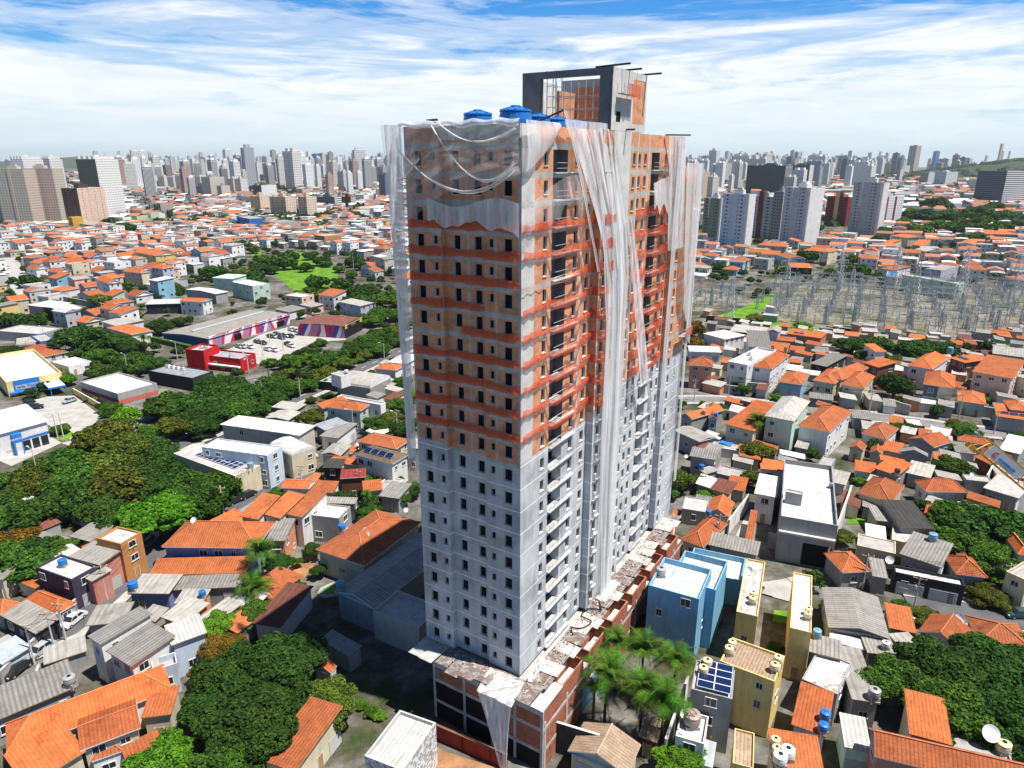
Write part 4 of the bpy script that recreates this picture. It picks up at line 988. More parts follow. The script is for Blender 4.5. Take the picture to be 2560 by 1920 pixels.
PATCH=[
('concrete',[(-113.3,256.5),(-107.3,288.7),(-99.3,301.9),(-70.7,286.6),(-69.3,276.5),(-81.8,272.7),(-88,245.1),(-94.1,240.5)],0),
('concrete',[(-149.8,193.4),(-149.5,200.8),(-146.9,204.1),(-139.2,205.2),(-119.7,186.5),(-116.1,167.4),(-130.1,179.1)],0),
('concrete',[(-130.1,157),(-129.6,164.3),(-124,170.6),(-119,166.7),(-122.1,152.2)],0),
('asphalt',[(-153.5,223.6),(-153,234.6),(-148.8,246.7),(-133.5,240.5),(-122.3,218.4),(-138.2,230.4),(-143.8,215.9)],0),
('concrete',[(-119.3,166.7),(-115.2,169),(-105.4,190.4),(-102.3,185.6),(-108.5,176.5),(-111.1,162.1)],0),
('grass',[(-127,174.8),(-123.3,176.5),(-118,171.5),(-119.7,168.2)],0),
('grass',[(-165.6,467.1),(-168.7,506.6),(-177.7,567.8),(-171,567.8),(-148.2,538.9),(-119,467.1),(-109.6,428.6),(-110.4,381),(-126.8,391.9),(-147.5,433)],0),
('grass',[(-223.4,583.4),(-208.8,583.4),(-193.6,519)],0),
('grass',[(-490,899.7),(-486.5,958.8),(-420.5,881.5),(-388.2,800.5),(-423.1,786.1)],0),
('grass',[(-89.6,172.3),(-84.7,187.5),(-74.9,198.6),(-67.1,218.4),(-62.8,237.5),(-54.2,258.2),(-43.9,274.6),(-43.2,269.9),(-53.2,253.2),(-60.5,233.2),(-64.6,213.4),(-72.7,194.4),(-82.1,182.8),(-86.9,169.8)],0),
('grass',[(91.5,315.9),(114.5,338.9),(147.1,382.5),(147.6,377.4),(127.1,338.9),(112.4,319.6),(142.6,292.6),(139.2,283.5),(90.1,310.6)],0),
('grass',[(185.6,268.2),(209.6,266.8),(204.1,259.2),(180.3,262.9)],0),
('gravel',[(132.1,349.5),(151.8,385.1),(171,407),(197.8,410),(212.2,390.4),(302.3,395.8),(233.7,295.7),(187.4,274.9),(171.8,277.7),(163.6,295.7),(144.1,292.6),(134.7,297.3),(123,315.9)],0),
('gravel',[(100.2,390.4),(122.1,377.4),(127.4,365.3),(113.5,349.5),(95.9,329),(89.2,334.9),(90.5,356.1)],0),
('grass',[(43.3,95.8),(45.8,95.6),(44.3,92.2),(42,92.9)],0),
('grass',[(114.7,195.4),(117.5,191.7),(123,199.9),(122.5,204.7)],0),
('grass',[(109.8,150),(112.8,148.1),(108.6,143.2),(107.1,145)],0),
('grass',[(71,128.8),(75.4,128.8),(73.2,123.7),(68.6,124.1)],0),
('soil',[(-40.5,109.7),(-36.2,109.7),(-37.3,102.4),(-39.4,98.5),(-40.9,99.4)],0),
('soil',[(-15.9,61.2),(-9.6,67.9),(-7.3,66.9),(-0.4,64.3),(-1.6,61.2)],0),
('concrete',[(107.4,189.6),(121.4,207.2),(121.6,203.1),(110.5,188.9)],0),
('concrete',[(46.6,103.2),(51.6,103.2),(47.4,98.6),(45.1,98.9)],0),
('concrete',[(44.3,119.3),(50.4,130),(52.5,129.2),(45.7,118.1)],0),
('soil',[(78.4,100.9),(87.5,97.7),(86,95.7),(76.4,97.2)],0),
('concrete',[(92.1,279.1),(95.1,277.7),(90.4,266.8),(86.6,264.2)],0)]
TOW=[
(-604.3,823.3,0,39.9,63.1,0.75,'tan','pkb','slab','leftmost grey brown slab tower at the left frame edge'),
(-567.7,815.6,0,40.5,63.2,0.7,'tan','pkb','slab','middle grey brown slab tower of the left complex'),
(-553.4,839.1,0,45.3,63.6,0.75,'pkb','tan','slab','right grey brown slab tower of the left complex'),
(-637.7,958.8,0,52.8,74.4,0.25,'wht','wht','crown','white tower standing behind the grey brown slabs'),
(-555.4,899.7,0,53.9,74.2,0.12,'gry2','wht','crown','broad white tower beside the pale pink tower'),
(-519.4,899.7,0,46.8,74.2,0.45,'dkg','wht','crown','tallest white tower with one side coloured dark as shade, right of the pink one'),  # dark grey wall colour puts the shade into one face
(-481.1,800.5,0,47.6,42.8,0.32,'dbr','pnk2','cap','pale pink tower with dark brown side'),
(-953,1906.3,0,28.9,32.8,0.45,'tan2','wht','plain','cream slab tower of the far white complex, number counted from left: first'),
(-929.7,1906.3,0,32.4,34.2,0.45,'tan2','wht','plain','cream slab tower of the far white complex, number counted from left: second'),
(-886.2,1866.7,0,31.5,33.5,0.45,'tan2','wht','plain','cream slab tower of the far white complex, number counted from left: third'),
(-846,1828.6,0,34.2,37.1,0.45,'tan2','wht','plain','cream slab tower of the far white complex, number counted from left: fourth'),
(-822.1,1828.6,0,34,34.3,0.45,'tan2','wht','plain','cream slab tower of the far white complex, number counted from left: fifth'),
(-767.3,1756.9,0,32.5,37.1,0.45,'tan2','wht','plain','cream slab tower of the far white complex, number counted from left: sixth'),
(-593.6,1518.3,0,24.9,36.9,0.45,'tan2','wht','plain','cream slab tower of the far white complex, number counted from left: seventh'),
(-578.1,1518.3,0,26.2,36.9,0.45,'tan2','wht','plain','cream slab tower of the far white complex, number counted from left: eighth'),
(-640.5,1468.3,0,43.5,24.3,0.5,'gls','tan2','plain','lower grey tower with dark side before the far white complex'),
(-611.6,1468.3,0,54,41.4,0.3,'gry','tan2','grid','tan gridded tower before the far white complex'),
(-587.6,1468.3,0,42.9,24.3,0.2,'gry','tan2','grid','second gridded tan tower, right and lower'),
(-356.5,1002.6,0,28.9,24.7,0.45,'bge','bgl','cap','first beige tower from the left of the beige trio'),
(-298.4,918.6,0,32.8,27.8,0.6,'bge','bgl','cap','widest beige tower, middle of the beige trio'),
(-258.2,890.5,0,22.9,29.1,0.45,'bge','bgl','cap','third beige tower, right end of the beige trio'),
(-506.3,1468.3,0,58,25.4,0.3,'dkg','wht','grid','white office block with dark side behind the beige trio'),
(-574.5,1599.9,0,34.6,20.1,0.5,'gls','gls','plain','dark low office block behind the first beige tower'),
(-281,1076.1,0,41.6,20.5,0.75,'gls','wht','ribbon','dark glazed office slab right of the beige trio'),
(-263.5,1131.3,0,25.6,18,0.7,'mar','grn','ribbon','red brown and green office block'),
(-192.8,899.7,0,31.3,10.8,0.4,'gry','wht','grid','low white and grey block near the elevated road'),
(-174.7,918.6,0,20.7,13.3,0.2,'wht','wht','plain','plain white low block near the tower nets'),
(-579,1990.8,0,86.2,21.8,0.7,'tan2','och','ribbon','long office block with ochre end'),
(-1478.4,5400,0,47.5,129.7,0.6,'blu5','blu5','plain','blue glass tower on the skyline'),
(-1425.9,5400,0,66.3,133.8,0.5,'gry','tan2','grid','round topped grey tower beside the blue glass tower'),
(-1749.4,5400,0,28.9,117.3,0.5,'blu5','blu5','plain','small dark blue tower on the skyline'),
(-812.6,3077.2,0,43.2,57.1,0.5,'wht','wht','plain','white twin slab in the middle skyline'),
(-904.6,2555.6,0,36.8,69.2,0.35,'gry2','wht','plain','white tower with grey side in the middle skyline, first from the left'),
(-871.3,2555.6,0,36.6,67.2,0.35,'gry2','wht','plain','white tower with grey side in the middle skyline, second from the left'),
(-838,2555.6,0,36.5,69.2,0.35,'gry2','wht','plain','white tower with grey side in the middle skyline, third from the left'),
(-815.2,2555.6,0,31.8,65.3,0.35,'gry2','wht','plain','white tower with grey side in the middle skyline, fourth from the left'),
(-912.6,3077.2,0,32.7,47.7,0.6,'mar','wht','plain','maroon and white tower in the middle skyline'),
(191.2,662.1,0,21.4,38.2,0.75,'olv','wht','cap2','olive grey tower just right of the netted tower'),
(185.2,576.2,0,25.9,45.8,0.8,'lbl','wht','cap2','pale blue white tower with punched windows, nearest on the right'),
(242.8,680.1,0,29.6,38.8,0.85,'gry2','mar','mid','grey tower with a maroon central shaft'),
(253.9,665.7,0,14.2,44.1,0.6,'gry','tan','cap','brown grey tower behind the lilac white tower'),
(253.1,613.3,0,32.3,49.5,0.65,'lil2','wht','cap2','tall lilac white tower right of the maroon shaft tower'),
(373.9,806.6,0,26,32.8,0.85,'mar','mar','mid2','maroon brick tower with yellow balcony stack'),
(562.5,1564.9,0,95.1,63.7,0.85,'dgn','gry2','slab3','dark green ribbed slab building in the distance'),
(803.8,1996.4,0,70.3,62.9,0.85,'dgn','wht','grid','dark gridded slab beside the dark green one'),
(359.3,1338.6,0,22.6,53.3,0.5,'pur','bge','grid','narrow pinkish tower beside the netted tower'),
(808.7,2750.1,0,66.8,67.3,0.6,'gry','tan2','plain','grey slab tower on the right skyline'),
(933.8,3000.8,0,55,54.3,0.8,'gls','wht','plain','blue grey glass slab on the right skyline'),
(610.2,1937.2,0,36.7,25,0.8,'tan2','tan2','grid','cream block with square windows on the right'),
(349.6,691.4,0,31.3,51.7,0.85,'gry2','wht','cap2','grey white tower with punched windows left of the woods'),
(435.3,817,0,33,32.4,0.35,'gry2','mwt','strip','white tower with maroon stripes beside the grey white tower'),
(810.1,1168.8,0,81.3,56.8,0.5,'gls','wht','bands','striped office tower with white bands at the far right'),
(3016.4,5400,0,79.3,188.6,0.6,'gls','bge','plain','tall lone tower on the far right skyline'),
(1494,2750.1,0,20.1,44,0.5,'gry','wht','plain','slim white tower on the right middle ground'),
(2424,4401.2,0,58.6,51.4,0.3,'gry','wht','plain','white slab above the slim white tower'),
(3226.8,5400,0,168.7,55.6,0.8,'gry','wht','grid','wide white framed block on the right hill foot'),
(1433,2355.6,0,65.9,40.3,0.5,'lbl','wht','plain','pale white twin slab at the right hill foot'),
(1488.1,2537.7,0,61.7,35.3,0.4,'gry','wht','plain','grey white slab left of the pale twin'),
(2163.2,4126.7,0,32.6,48.2,0.4,'gry','wht','plain','narrow white slab right of the grey white tower'),
(1199.2,1828.7,0,35.7,29.5,0.4,'wht','lbl','plain','pale block left of the striped office tower'),
(3250.8,5400,0,80.8,95.4,0.8,'gry','wht','plain','white block on the hill slope'),
(3181.7,5400,0,43.8,149.2,0.5,'blu5','blu5','plain','blue glass tower behind the hill'),
(3659.6,5400,0,22.8,202.6,0.5,'tan','tan','mast','slim mast tower rising from the hill trees'),
(890.2,1492.9,0,237.2,10.5,0.2,'bge','wht','shed','long white industrial hall before the hill'),
(655.3,924.1,0,100.5,7.1,0.2,'gls','wht','shed','large white roofed hall at the right edge'),
(920,1260.2,0,56.4,24,0.3,'gls','wht','shed','white ribbed hall right of the striped office tower'),
(709.5,1285.3,0,24,10.5,0.3,'wht','wht','shed','small white hall left of the woods'),
(-651.8,1421.4,0,34.5,9,0.3,'gry','wht','shed','white industrial roof in the left woods'),
(-532.4,1356.4,0,59.4,6,0.3,'blu5','blu5','shed','low blue industrial hall before the tan gridded tower')]
TANKS=[
(22.68,89.93,11.8,0.75,'gry','grey water tank in the corner of the tall blue house roof'),
(35.59,86.16,9.6,0.55,'crm','near tank of the pair on the left townhouse roof'),
(36.12,87.42,9.6,0.55,'crm','far tank of the pair on the left townhouse roof'),
(42.27,82.56,9.6,0.55,'crm','near tank of the pair on the right townhouse roof'),
(42.89,83.61,9.6,0.55,'crm','far tank of the pair on the right townhouse roof'),
(27.65,76.98,9.3,0.55,'crm','far cream tank in the bright yellow niche'),
(27,75.65,9.3,0.6,'crm','near cream tank in the bright yellow niche'),
(25.21,72.64,8.9,0.62,'crm','far cream tank left of the blue solar panels'),
(24.34,71.34,8.9,0.62,'crm','near cream tank left of the blue solar panels'),
(21.92,66.46,6.2,1.05,'tau','big taupe tank on the white terrace'),
(35.7,72.01,9.6,0.55,'crm','far cream tank on the right corner of the beige roof'),
(34.77,70.6,9.6,0.6,'crm','near cream tank on the right corner of the beige roof'),
(29.92,62.91,7,0.55,'crm','far cream tank at the bottom yellow house'),
(29.48,61.88,7,0.55,'crm','near cream tank at the bottom yellow house'),
(31.52,61.16,6,0.8,'wht','white tank in the white framed pit at the bottom'),
(30.04,59.22,6,0.8,'wht','white tank cut by the bottom frame edge'),
(43.5,81.59,6.3,0.6,'blt','faded blue tank above the narrow grey sheet roof'),
(39.49,66.71,5.4,0.65,'blu','blue tank with star lid on the mottled roof'),
(38.2,63.58,5,0.6,'blu','second blue tank nearer the bottom edge'),
(54,82.18,4.4,0.55,'wht','white tank on the grey lean-to'),
(48.12,70.67,5,0.75,'gry','grey tank beside the pale grey sheet roof'),
(57.79,63.08,5.6,0.8,'crm','cream tank beside the white dish'),
(75.95,108.61,5.8,0.75,'blt','grey lidded blue tank on the corrugated roof'),
(-75.71,100.05,6.8,0.7,'blu','bright blue tank on the purple house roof'),
(-48.27,94.04,4.2,0.55,'blu','blue tank on a stand by the pale roofs'),
(-64.23,96.25,1.2,0.8,'blu','blue tub at the roadside yard'),
(-34.45,113.22,6.4,0.65,'blu','blue tank on the patchy white roofs'),
(-28.59,92.26,2,0.7,'blt','pale tank in the shaded yard'),
(-56.72,73.33,4.6,0.75,'gry','grey tank between the ribbed roof and orange roof'),
(57.47,173.39,5.4,0.6,'blu','blue tank on the sky blue house'),
(42.59,144.58,3.4,0.6,'blu','blue tank beside the tiny hut'),
(37.5,121.1,4.2,0.6,'blu','blue tank on the flat concrete roof'),
(84.78,136.99,5.6,0.6,'dk','black tank on the plain orange roof'),
(66.12,123.29,12.4,0.5,'gry','grey tank at the edge of the big white roof'),
(157.33,236.84,6.5,1,'blt','large blue tank by the substation wall'),
(-56.67,137.56,7.4,0.7,'blt','blue tank on the cream solar building'),
(-47.68,197.19,8,0.6,'wht','white tank on the black and mint roof'),
(52.99,174.8,5.6,0.5,'gry','small tank box on the orange bungalow')]
PALMS=[
(12.2,71.9,7.5,6.9,'palm with large crown nearest the brick podium'),
(17.7,76.3,7.5,6.3,'palm in front of the blue house wall'),
(21.6,74.1,7.5,6.5,'palm against the right end of the blue house'),
(16.4,69.4,7.5,5.9,'palm at the centre of the palm group'),
(18.7,67.6,7.5,6.7,'tall palm above the big taupe water tank'),
(14.6,78.3,7.5,5,'palm closest to the tower podium parapet'),
(10.6,71.4,6,3.3,'thin palm with a yellow frond by the light blue wall'),
(-43.1,102.3,7,5.9,'palm beside the slate blue house'),
(62.8,163.4,7,6.6,'slim palm before the beige two-storey house'),
(-42.5,96.5,3,7,'shaggy dracaena palm beside the grey patchwork roof'),
(-81.7,218.7,6,5.3,None),
(-69,224.3,6,6.2,None),
(-70.9,214.6,6,4.4,None),
(-124,214.6,6,3.5,None),
(-141.6,254.8,6,4.6,None),
(-29.6,125.2,6,2.7,None)]
WALLS=[
(-72.2,78.7,-71.8,91.1,0,2.3,'conc','long concrete wall lining the left street'),
(-71.9,91.4,-71.5,100.4,0,2.3,'conc','upper stretch of concrete wall below the purple house'),
(5.1,67.7,12.7,78.3,0,4.6,'blu2','light blue boundary wall beside the brick podium'),
(5.1,67.6,11.6,65,0,4.6,'dkw','dark stained boundary wall at the bottom edge'),
(-9.8,69.3,-0.6,64.6,0,2.4,'redw','dark red metal site fence at the bottom edge'),
(56.8,107.2,72.9,132.6,0,4.5,'wht','long white boundary wall below the big white roof'),
(90.1,310.6,109.7,302.2,0,3,'dkw','dark wall along the substation lawn'),
(178.5,264.2,188.2,257.9,0,3.5,'dkw','dark wall beside the substation mound'),
(134.2,285,142.5,279.9,0,4,'dkw','dark retaining wall at the substation lawn'),
(-46.8,169.8,-42.3,182.8,0,2.8,'wht','white wall along the row of parked cars'),
(-139.9,206.4,-121.2,190.4,0,2,'yel','yellow brown wall beside the pet store car park'),
(42.8,119.7,50.5,130.9,0,3.4,'wht','white wall between orange roofs behind the podium'),
(18.6,65.2,23.9,75.8,0,4.2,'wht','white wall between palms and white terrace'),
(-88,100.4,-85.7,106,0,2.4,'conc','grey block wall at left edge'),
(112.6,192.4,116,186.8,0,3.2,'conc','graffiti stained retaining wall below the raised lawn'),
(65.6,208.8,72.6,205.5,0,2.8,'gry','grey garage wall with panels on the curved street'),
(74.4,208.8,80.8,206.3,0,3.4,'lil','pale lilac garden wall on the curved street'),
(130.8,190.3,139.9,184.8,0,3,'conc','mint grey garage wall on the street'),
(107.7,140.7,116.1,150,0,3,'wht','white stair wall under the crane jib'),
(49,115.2,58.5,110.6,0,3.2,'gry','dark grey wall with a white gate before the warehouse'),
(-73.1,90.3,-73.9,94,0,2.3,'orw','short orange wall with white painted lettering on the left street'),
(-149.4,274.6,-126.5,260,0,2,'hdg','clipped hedge along the mural store side'),
(-253.8,367.3,-202.6,336.7,0,3,'conc','grey retaining wall on the left slope')]
PYL=[
(-523.8,980.2,0,28.1),
(-513.3,980.2,0,27.3),
(-501.2,980.2,0,28.1),
(-649.3,1192.4,0,13.2),
(-86.1,419.9,0,10),
(-73,388.2,0,6),
(100.4,308.9,0,22.7)]
DISH=[
(66.34,104.46,3.6,0.7,'white dish beside the small grey gate house'),
(67.35,86.76,4.6,0.75,'white dish behind the weathered gable'),
(56.56,64.07,5.8,1,'large white dish on the flat grey roof'),
(-65.4,77.72,3.6,0.6,'white dish by the low brick yard wall'),
(-57.74,110.27,8.2,0.6,'small dish on the slate blue house ridge'),
(-26.65,110.23,6.2,0.55,'upper dish on the half shaded orange roof'),
(-25.84,108.81,6.2,0.55,'lower dish on the half shaded orange roof'),
(-20.31,117.46,6.4,0.5,'dish at the corner of the half shaded roof'),
(101.55,136.97,4.6,0.5,'small dish on the flashing roof house'),
(41.22,148.1,4,0.45,'small dish by the mango tree'),
(37.7,94.11,8.2,0.7,'dish on the wall behind the yellow townhouse')]
ROADS=[
('avenue','asphalt',[(-91.8,159.9),(-87.2,170.6),(-84.4,175.7),(-78.7,185.1),(-73.4,194.4),(-64.6,213.4),(-58.7,229),(-53.2,242),(-42.5,265.3),(-32.2,286.6)],11,0.02),
('avenue','asphalt',[(-95.2,166.7),(-89.8,183.7),(-78.3,208.7),(-69.2,230.4),(-56.8,260),(-45.4,284.5)],9,0.02),
('street','asphalt',[(-77.8,81.4),(-75.5,85.3),(-73.5,88.5),(-71.1,91.2),(-70.2,96),(-69.7,100.8),(-68.7,105.2),(-67.4,110.8),(-66.4,116.9),(-63.7,125.5),(-58.9,133.1),(-55.1,138),(-47.5,148.1)],6.5,0.02),
('street','pale',[(48.1,199.9),(55.2,200.7),(63,200.7),(70.3,199.2),(78.2,196.1),(85.1,191)],5,0.02),
('street','pale',[(99.5,186.8),(104.9,185.4),(113,181.4),(118.6,178.9),(123,175.7),(131.7,173.3),(139,169.2)],6.5,0.02),
('street','asphalt',[(66.2,96.5),(70.4,95.7),(75.9,94.5),(83.9,92.8)],6,0.02),
('street','concrete',[(-390.5,532.1),(-352,483.2),(-320.6,442.3),(-294.5,407.4),(-270.7,377.4)],7,0.03),
('street','concrete',[(46.9,104.2),(47.7,101.2),(46.1,98.3)],4,0.02),
('street','asphalt',[(-44.3,160.6),(-43.7,169.8),(-41.7,176.5),(-40.3,182.8)],6,0.02)]
FILL={'left':[(-585,786),(-542,808),(-461,808),(-430,786),(-381,786),(-533,1131),(-404,1103),(-203,546),(-206,495),(-215,433),(-179,364),(-197,345),(-256,358),(-292,381)],'mid':[(-424,1003),(-366,991),(-251,900),(-157,900),(-137,980),(-59,411),(-88,433),(-130,546),(-166,583),(-206,600),(-227,600)],'right':[(169,666),(170,563),(238,607),(261,607),(392,763),(443,812),(520,812),(607,791),(335,425),(248,419),(242,507),(176,478),(121,419),(106,416)],'band':[(-227,291),(-259,335),(-203,335),(-171,311),(-157,293),(-178,291),(-195,285)],'shop':[(-120,340),(-90,346),(-84,324),(-100,309)]}


# ---------------------------------------------------------------- shared part meshes
def mk(fn, smooth=False, name='part'):
    b=MB(); fn(b); return b.mesh(name,smooth)
def _win(b):
    b.poly([(-.5,-.03,0),(.5,-.03,0),(.5,-.03,1),(-.5,-.03,1)],'glass')
    for x0,x1,z0,z1 in ((-.53,-.48,-.03,1.03),(.48,.53,-.03,1.03),(-.48,.48,-.03,.03),(-.48,.48,.97,1.03),(-.02,.02,.03,.97)): b.box(x0,x1,-.075,.02,z0,z1,'white',skip='b')
    b.box(-.6,.6,-.14,.02,-.12,-.06,'concrete_light',skip='b')
WIN=mk(_win,name='window')
def _win2(b):
    b.poly([(-.5,-.02,0),(.5,-.02,0),(.5,-.02,1),(-.5,-.02,1)],'dark_void')
    for x0,x1,z0,z1 in ((-.54,-.48,-.04,1.04),(.48,.54,-.04,1.04),(-.48,.48,-.04,.02),(-.48,.48,.98,1.04)): b.box(x0,x1,-.05,.02,z0,z1,'concrete_light',skip='b')
WIN2=mk(_win2,name='window')
def _door(b):
    b.box(-.5,.5,-.05,.02,0,1,'timber',skip='b'); b.box(-.56,-.5,-.08,.02,0,1.03,'white',skip='b'); b.box(.5,.56,-.08,.02,0,1.03,'white',skip='b')
DOOR=mk(_door,name='door')
def _gate(b):
    b.box(-.5,.5,-.05,.02,0,1,'steel',skip='b')
    for i in range(7): b.box(-.5,.5,-.08,-.05,.06+i*.14,.10+i*.14,'pipe',skip='b')
GATE=mk(_gate,name='garage_gate')
def _fwin(b): b.poly([(-.5,-.03,0),(.5,-.03,0),(.5,-.03,1),(-.5,-.03,1)],'glass'); b.box(-.54,.54,-.06,.02,-.08,0,'white',skip='b')
FWIN=mk(_fwin,name='window')
def _pwin(b):
    b.box(-.5,.5,-.02,.05,0,1,'dark_void',skip='b')
PWIN=mk(_pwin,name='window')
def text_mesh(body,size,mat,ext=.02):
    c=bpy.data.curves.new('t','FONT'); c.body=body; c.size=size; c.extrude=ext; c.align_x='CENTER'
    o=bpy.data.objects.new('t',c); col.objects.link(o)
    bpy.context.view_layer.update()
    me=bpy.data.meshes.new_from_object(o.evaluated_get(bpy.context.evaluated_depsgraph_get()))
    bpy.data.objects.remove(o); me.materials.clear(); me.materials.append(MATS[mat]); me.transform(Matrix.Rotation(R(90),4,'X')); return me
WALLMAT={'brk':'brick','mur':'mural','peel':'peeling'}
RIDGE=(.66,.36,.2)
def roof_mesh(w,d,h,kind,rh,mat,ax,ov):
    """solid roof over the rectangle w x d, eaves at h; ax: ridge along x or y"""
    b=MB(); X,Y=w/2,d/2; th=.14; ridges=[]
    if kind=='shed':
        b.poly([(-X,-Y,h),(X,-Y,h),(X,Y,h+rh),(-X,Y,h+rh)],mat)
        t='white' if mat in('slab','metal_sheet') else 'timber'
        b.poly([(-X,-Y,h-th),(X,-Y,h-th),(X,-Y,h),(-X,-Y,h)],t); b.poly([(X,-Y,h-th),(X,Y,h+rh-th),(X,Y,h+rh),(X,-Y,h)],t); b.poly([(-X,Y,h+rh-th),(-X,-Y,h-th),(-X,-Y,h),(-X,Y,h+rh)],t); b.poly([(X,Y,h+rh-th),(-X,Y,h+rh-th),(-X,Y,h+rh),(X,Y,h+rh)],t)
        b.poly([(-X,-Y,h-th),(-X,Y,h+rh-th),(X,Y,h+rh-th),(X,-Y,h-th)],t)
        return b,ridges
    sw=ax=='y'
    if sw: X,Y=Y,X
    q=(lambda p:(p[1],-p[0],p[2])) if sw else (lambda p:p)
    P=lambda pts,m: b.poly([q(p) for p in pts],m)
    if kind=='hip':
        k=min(Y,X*.95); a=X-k
        P([(-X,-Y,h),(X,-Y,h),(a,0,h+rh),(-a,0,h+rh)],mat); P([(X,Y,h),(-X,Y,h),(-a,0,h+rh),(a,0,h+rh)],mat)
        P([(X,-Y,h),(X,Y,h),(a,0,h+rh)],mat); P([(-X,Y,h),(-X,-Y,h),(-a,0,h+rh)],mat)
        for e in ((-X,-Y),(X,-Y),(X,Y),(-X,Y)): ridges.append((q((e[0],e[1],h)),q((math.copysign(a,e[0]) if a>.01 else 0,0,h+rh))))
        ridges.append((q((-a,0,h+rh)),q((a,0,h+rh))))
    elif kind=='gab':
        P([(-X,-Y,h),(X,-Y,h),(X,0,h+rh),(-X,0,h+rh)],mat); P([(X,Y,h),(-X,Y,h),(-X,0,h+rh),(X,0,h+rh)],mat)
        P([(-X,-Y,h-th),(-X,-Y,h),(-X,0,h+rh),(-X,0,h+rh-th)],'white'); P([(-X,0,h+rh-th),(-X,0,h+rh),(-X,Y,h),(-X,Y,h-th)],'white')
        P([(X,0,h+rh-th),(X,0,h+rh),(X,-Y,h),(X,-Y,h-th)],'white'); P([(X,Y,h-th),(X,Y,h),(X,0,h+rh),(X,0,h+rh-th)],'white')
        ridges.append((q((-X,0,h+rh)),q((X,0,h+rh))))
    else:
        n=10; pr=[(-Y*math.cos(math.pi*i/n),h+rh*math.sin(math.pi*i/n)) for i in range(n+1)]
        for (y0,z0),(y1,z1) in zip(pr,pr[1:]): P([(-X,y0,z0),(X,y0,z0),(X,y1,z1),(-X,y1,z1)],mat)
        for sx in (-X,X): P([(sx,y,z) for y,z in (pr if sx>0 else pr[::-1])],'plaster_white')
    P([(-X,-Y,h-th),(X,-Y,h-th),(X,-Y,h),(-X,-Y,h)],'white'); P([(X,Y,h-th),(-X,Y,h-th),(-X,Y,h),(X,Y,h)],'white')
    P([(-X,-Y,h-th),(-X,Y,h-th),(X,Y,h-th),(X,-Y,h-th)],'white')
    if kind=='hip': P([(X,-Y,h-th),(X,Y,h-th),(X,Y,h),(X,-Y,h)],'white'); P([(-X,Y,h-th),(-X,-Y,h-th),(-X,-Y,h),(-X,Y,h)],'white')
    return b,ridges
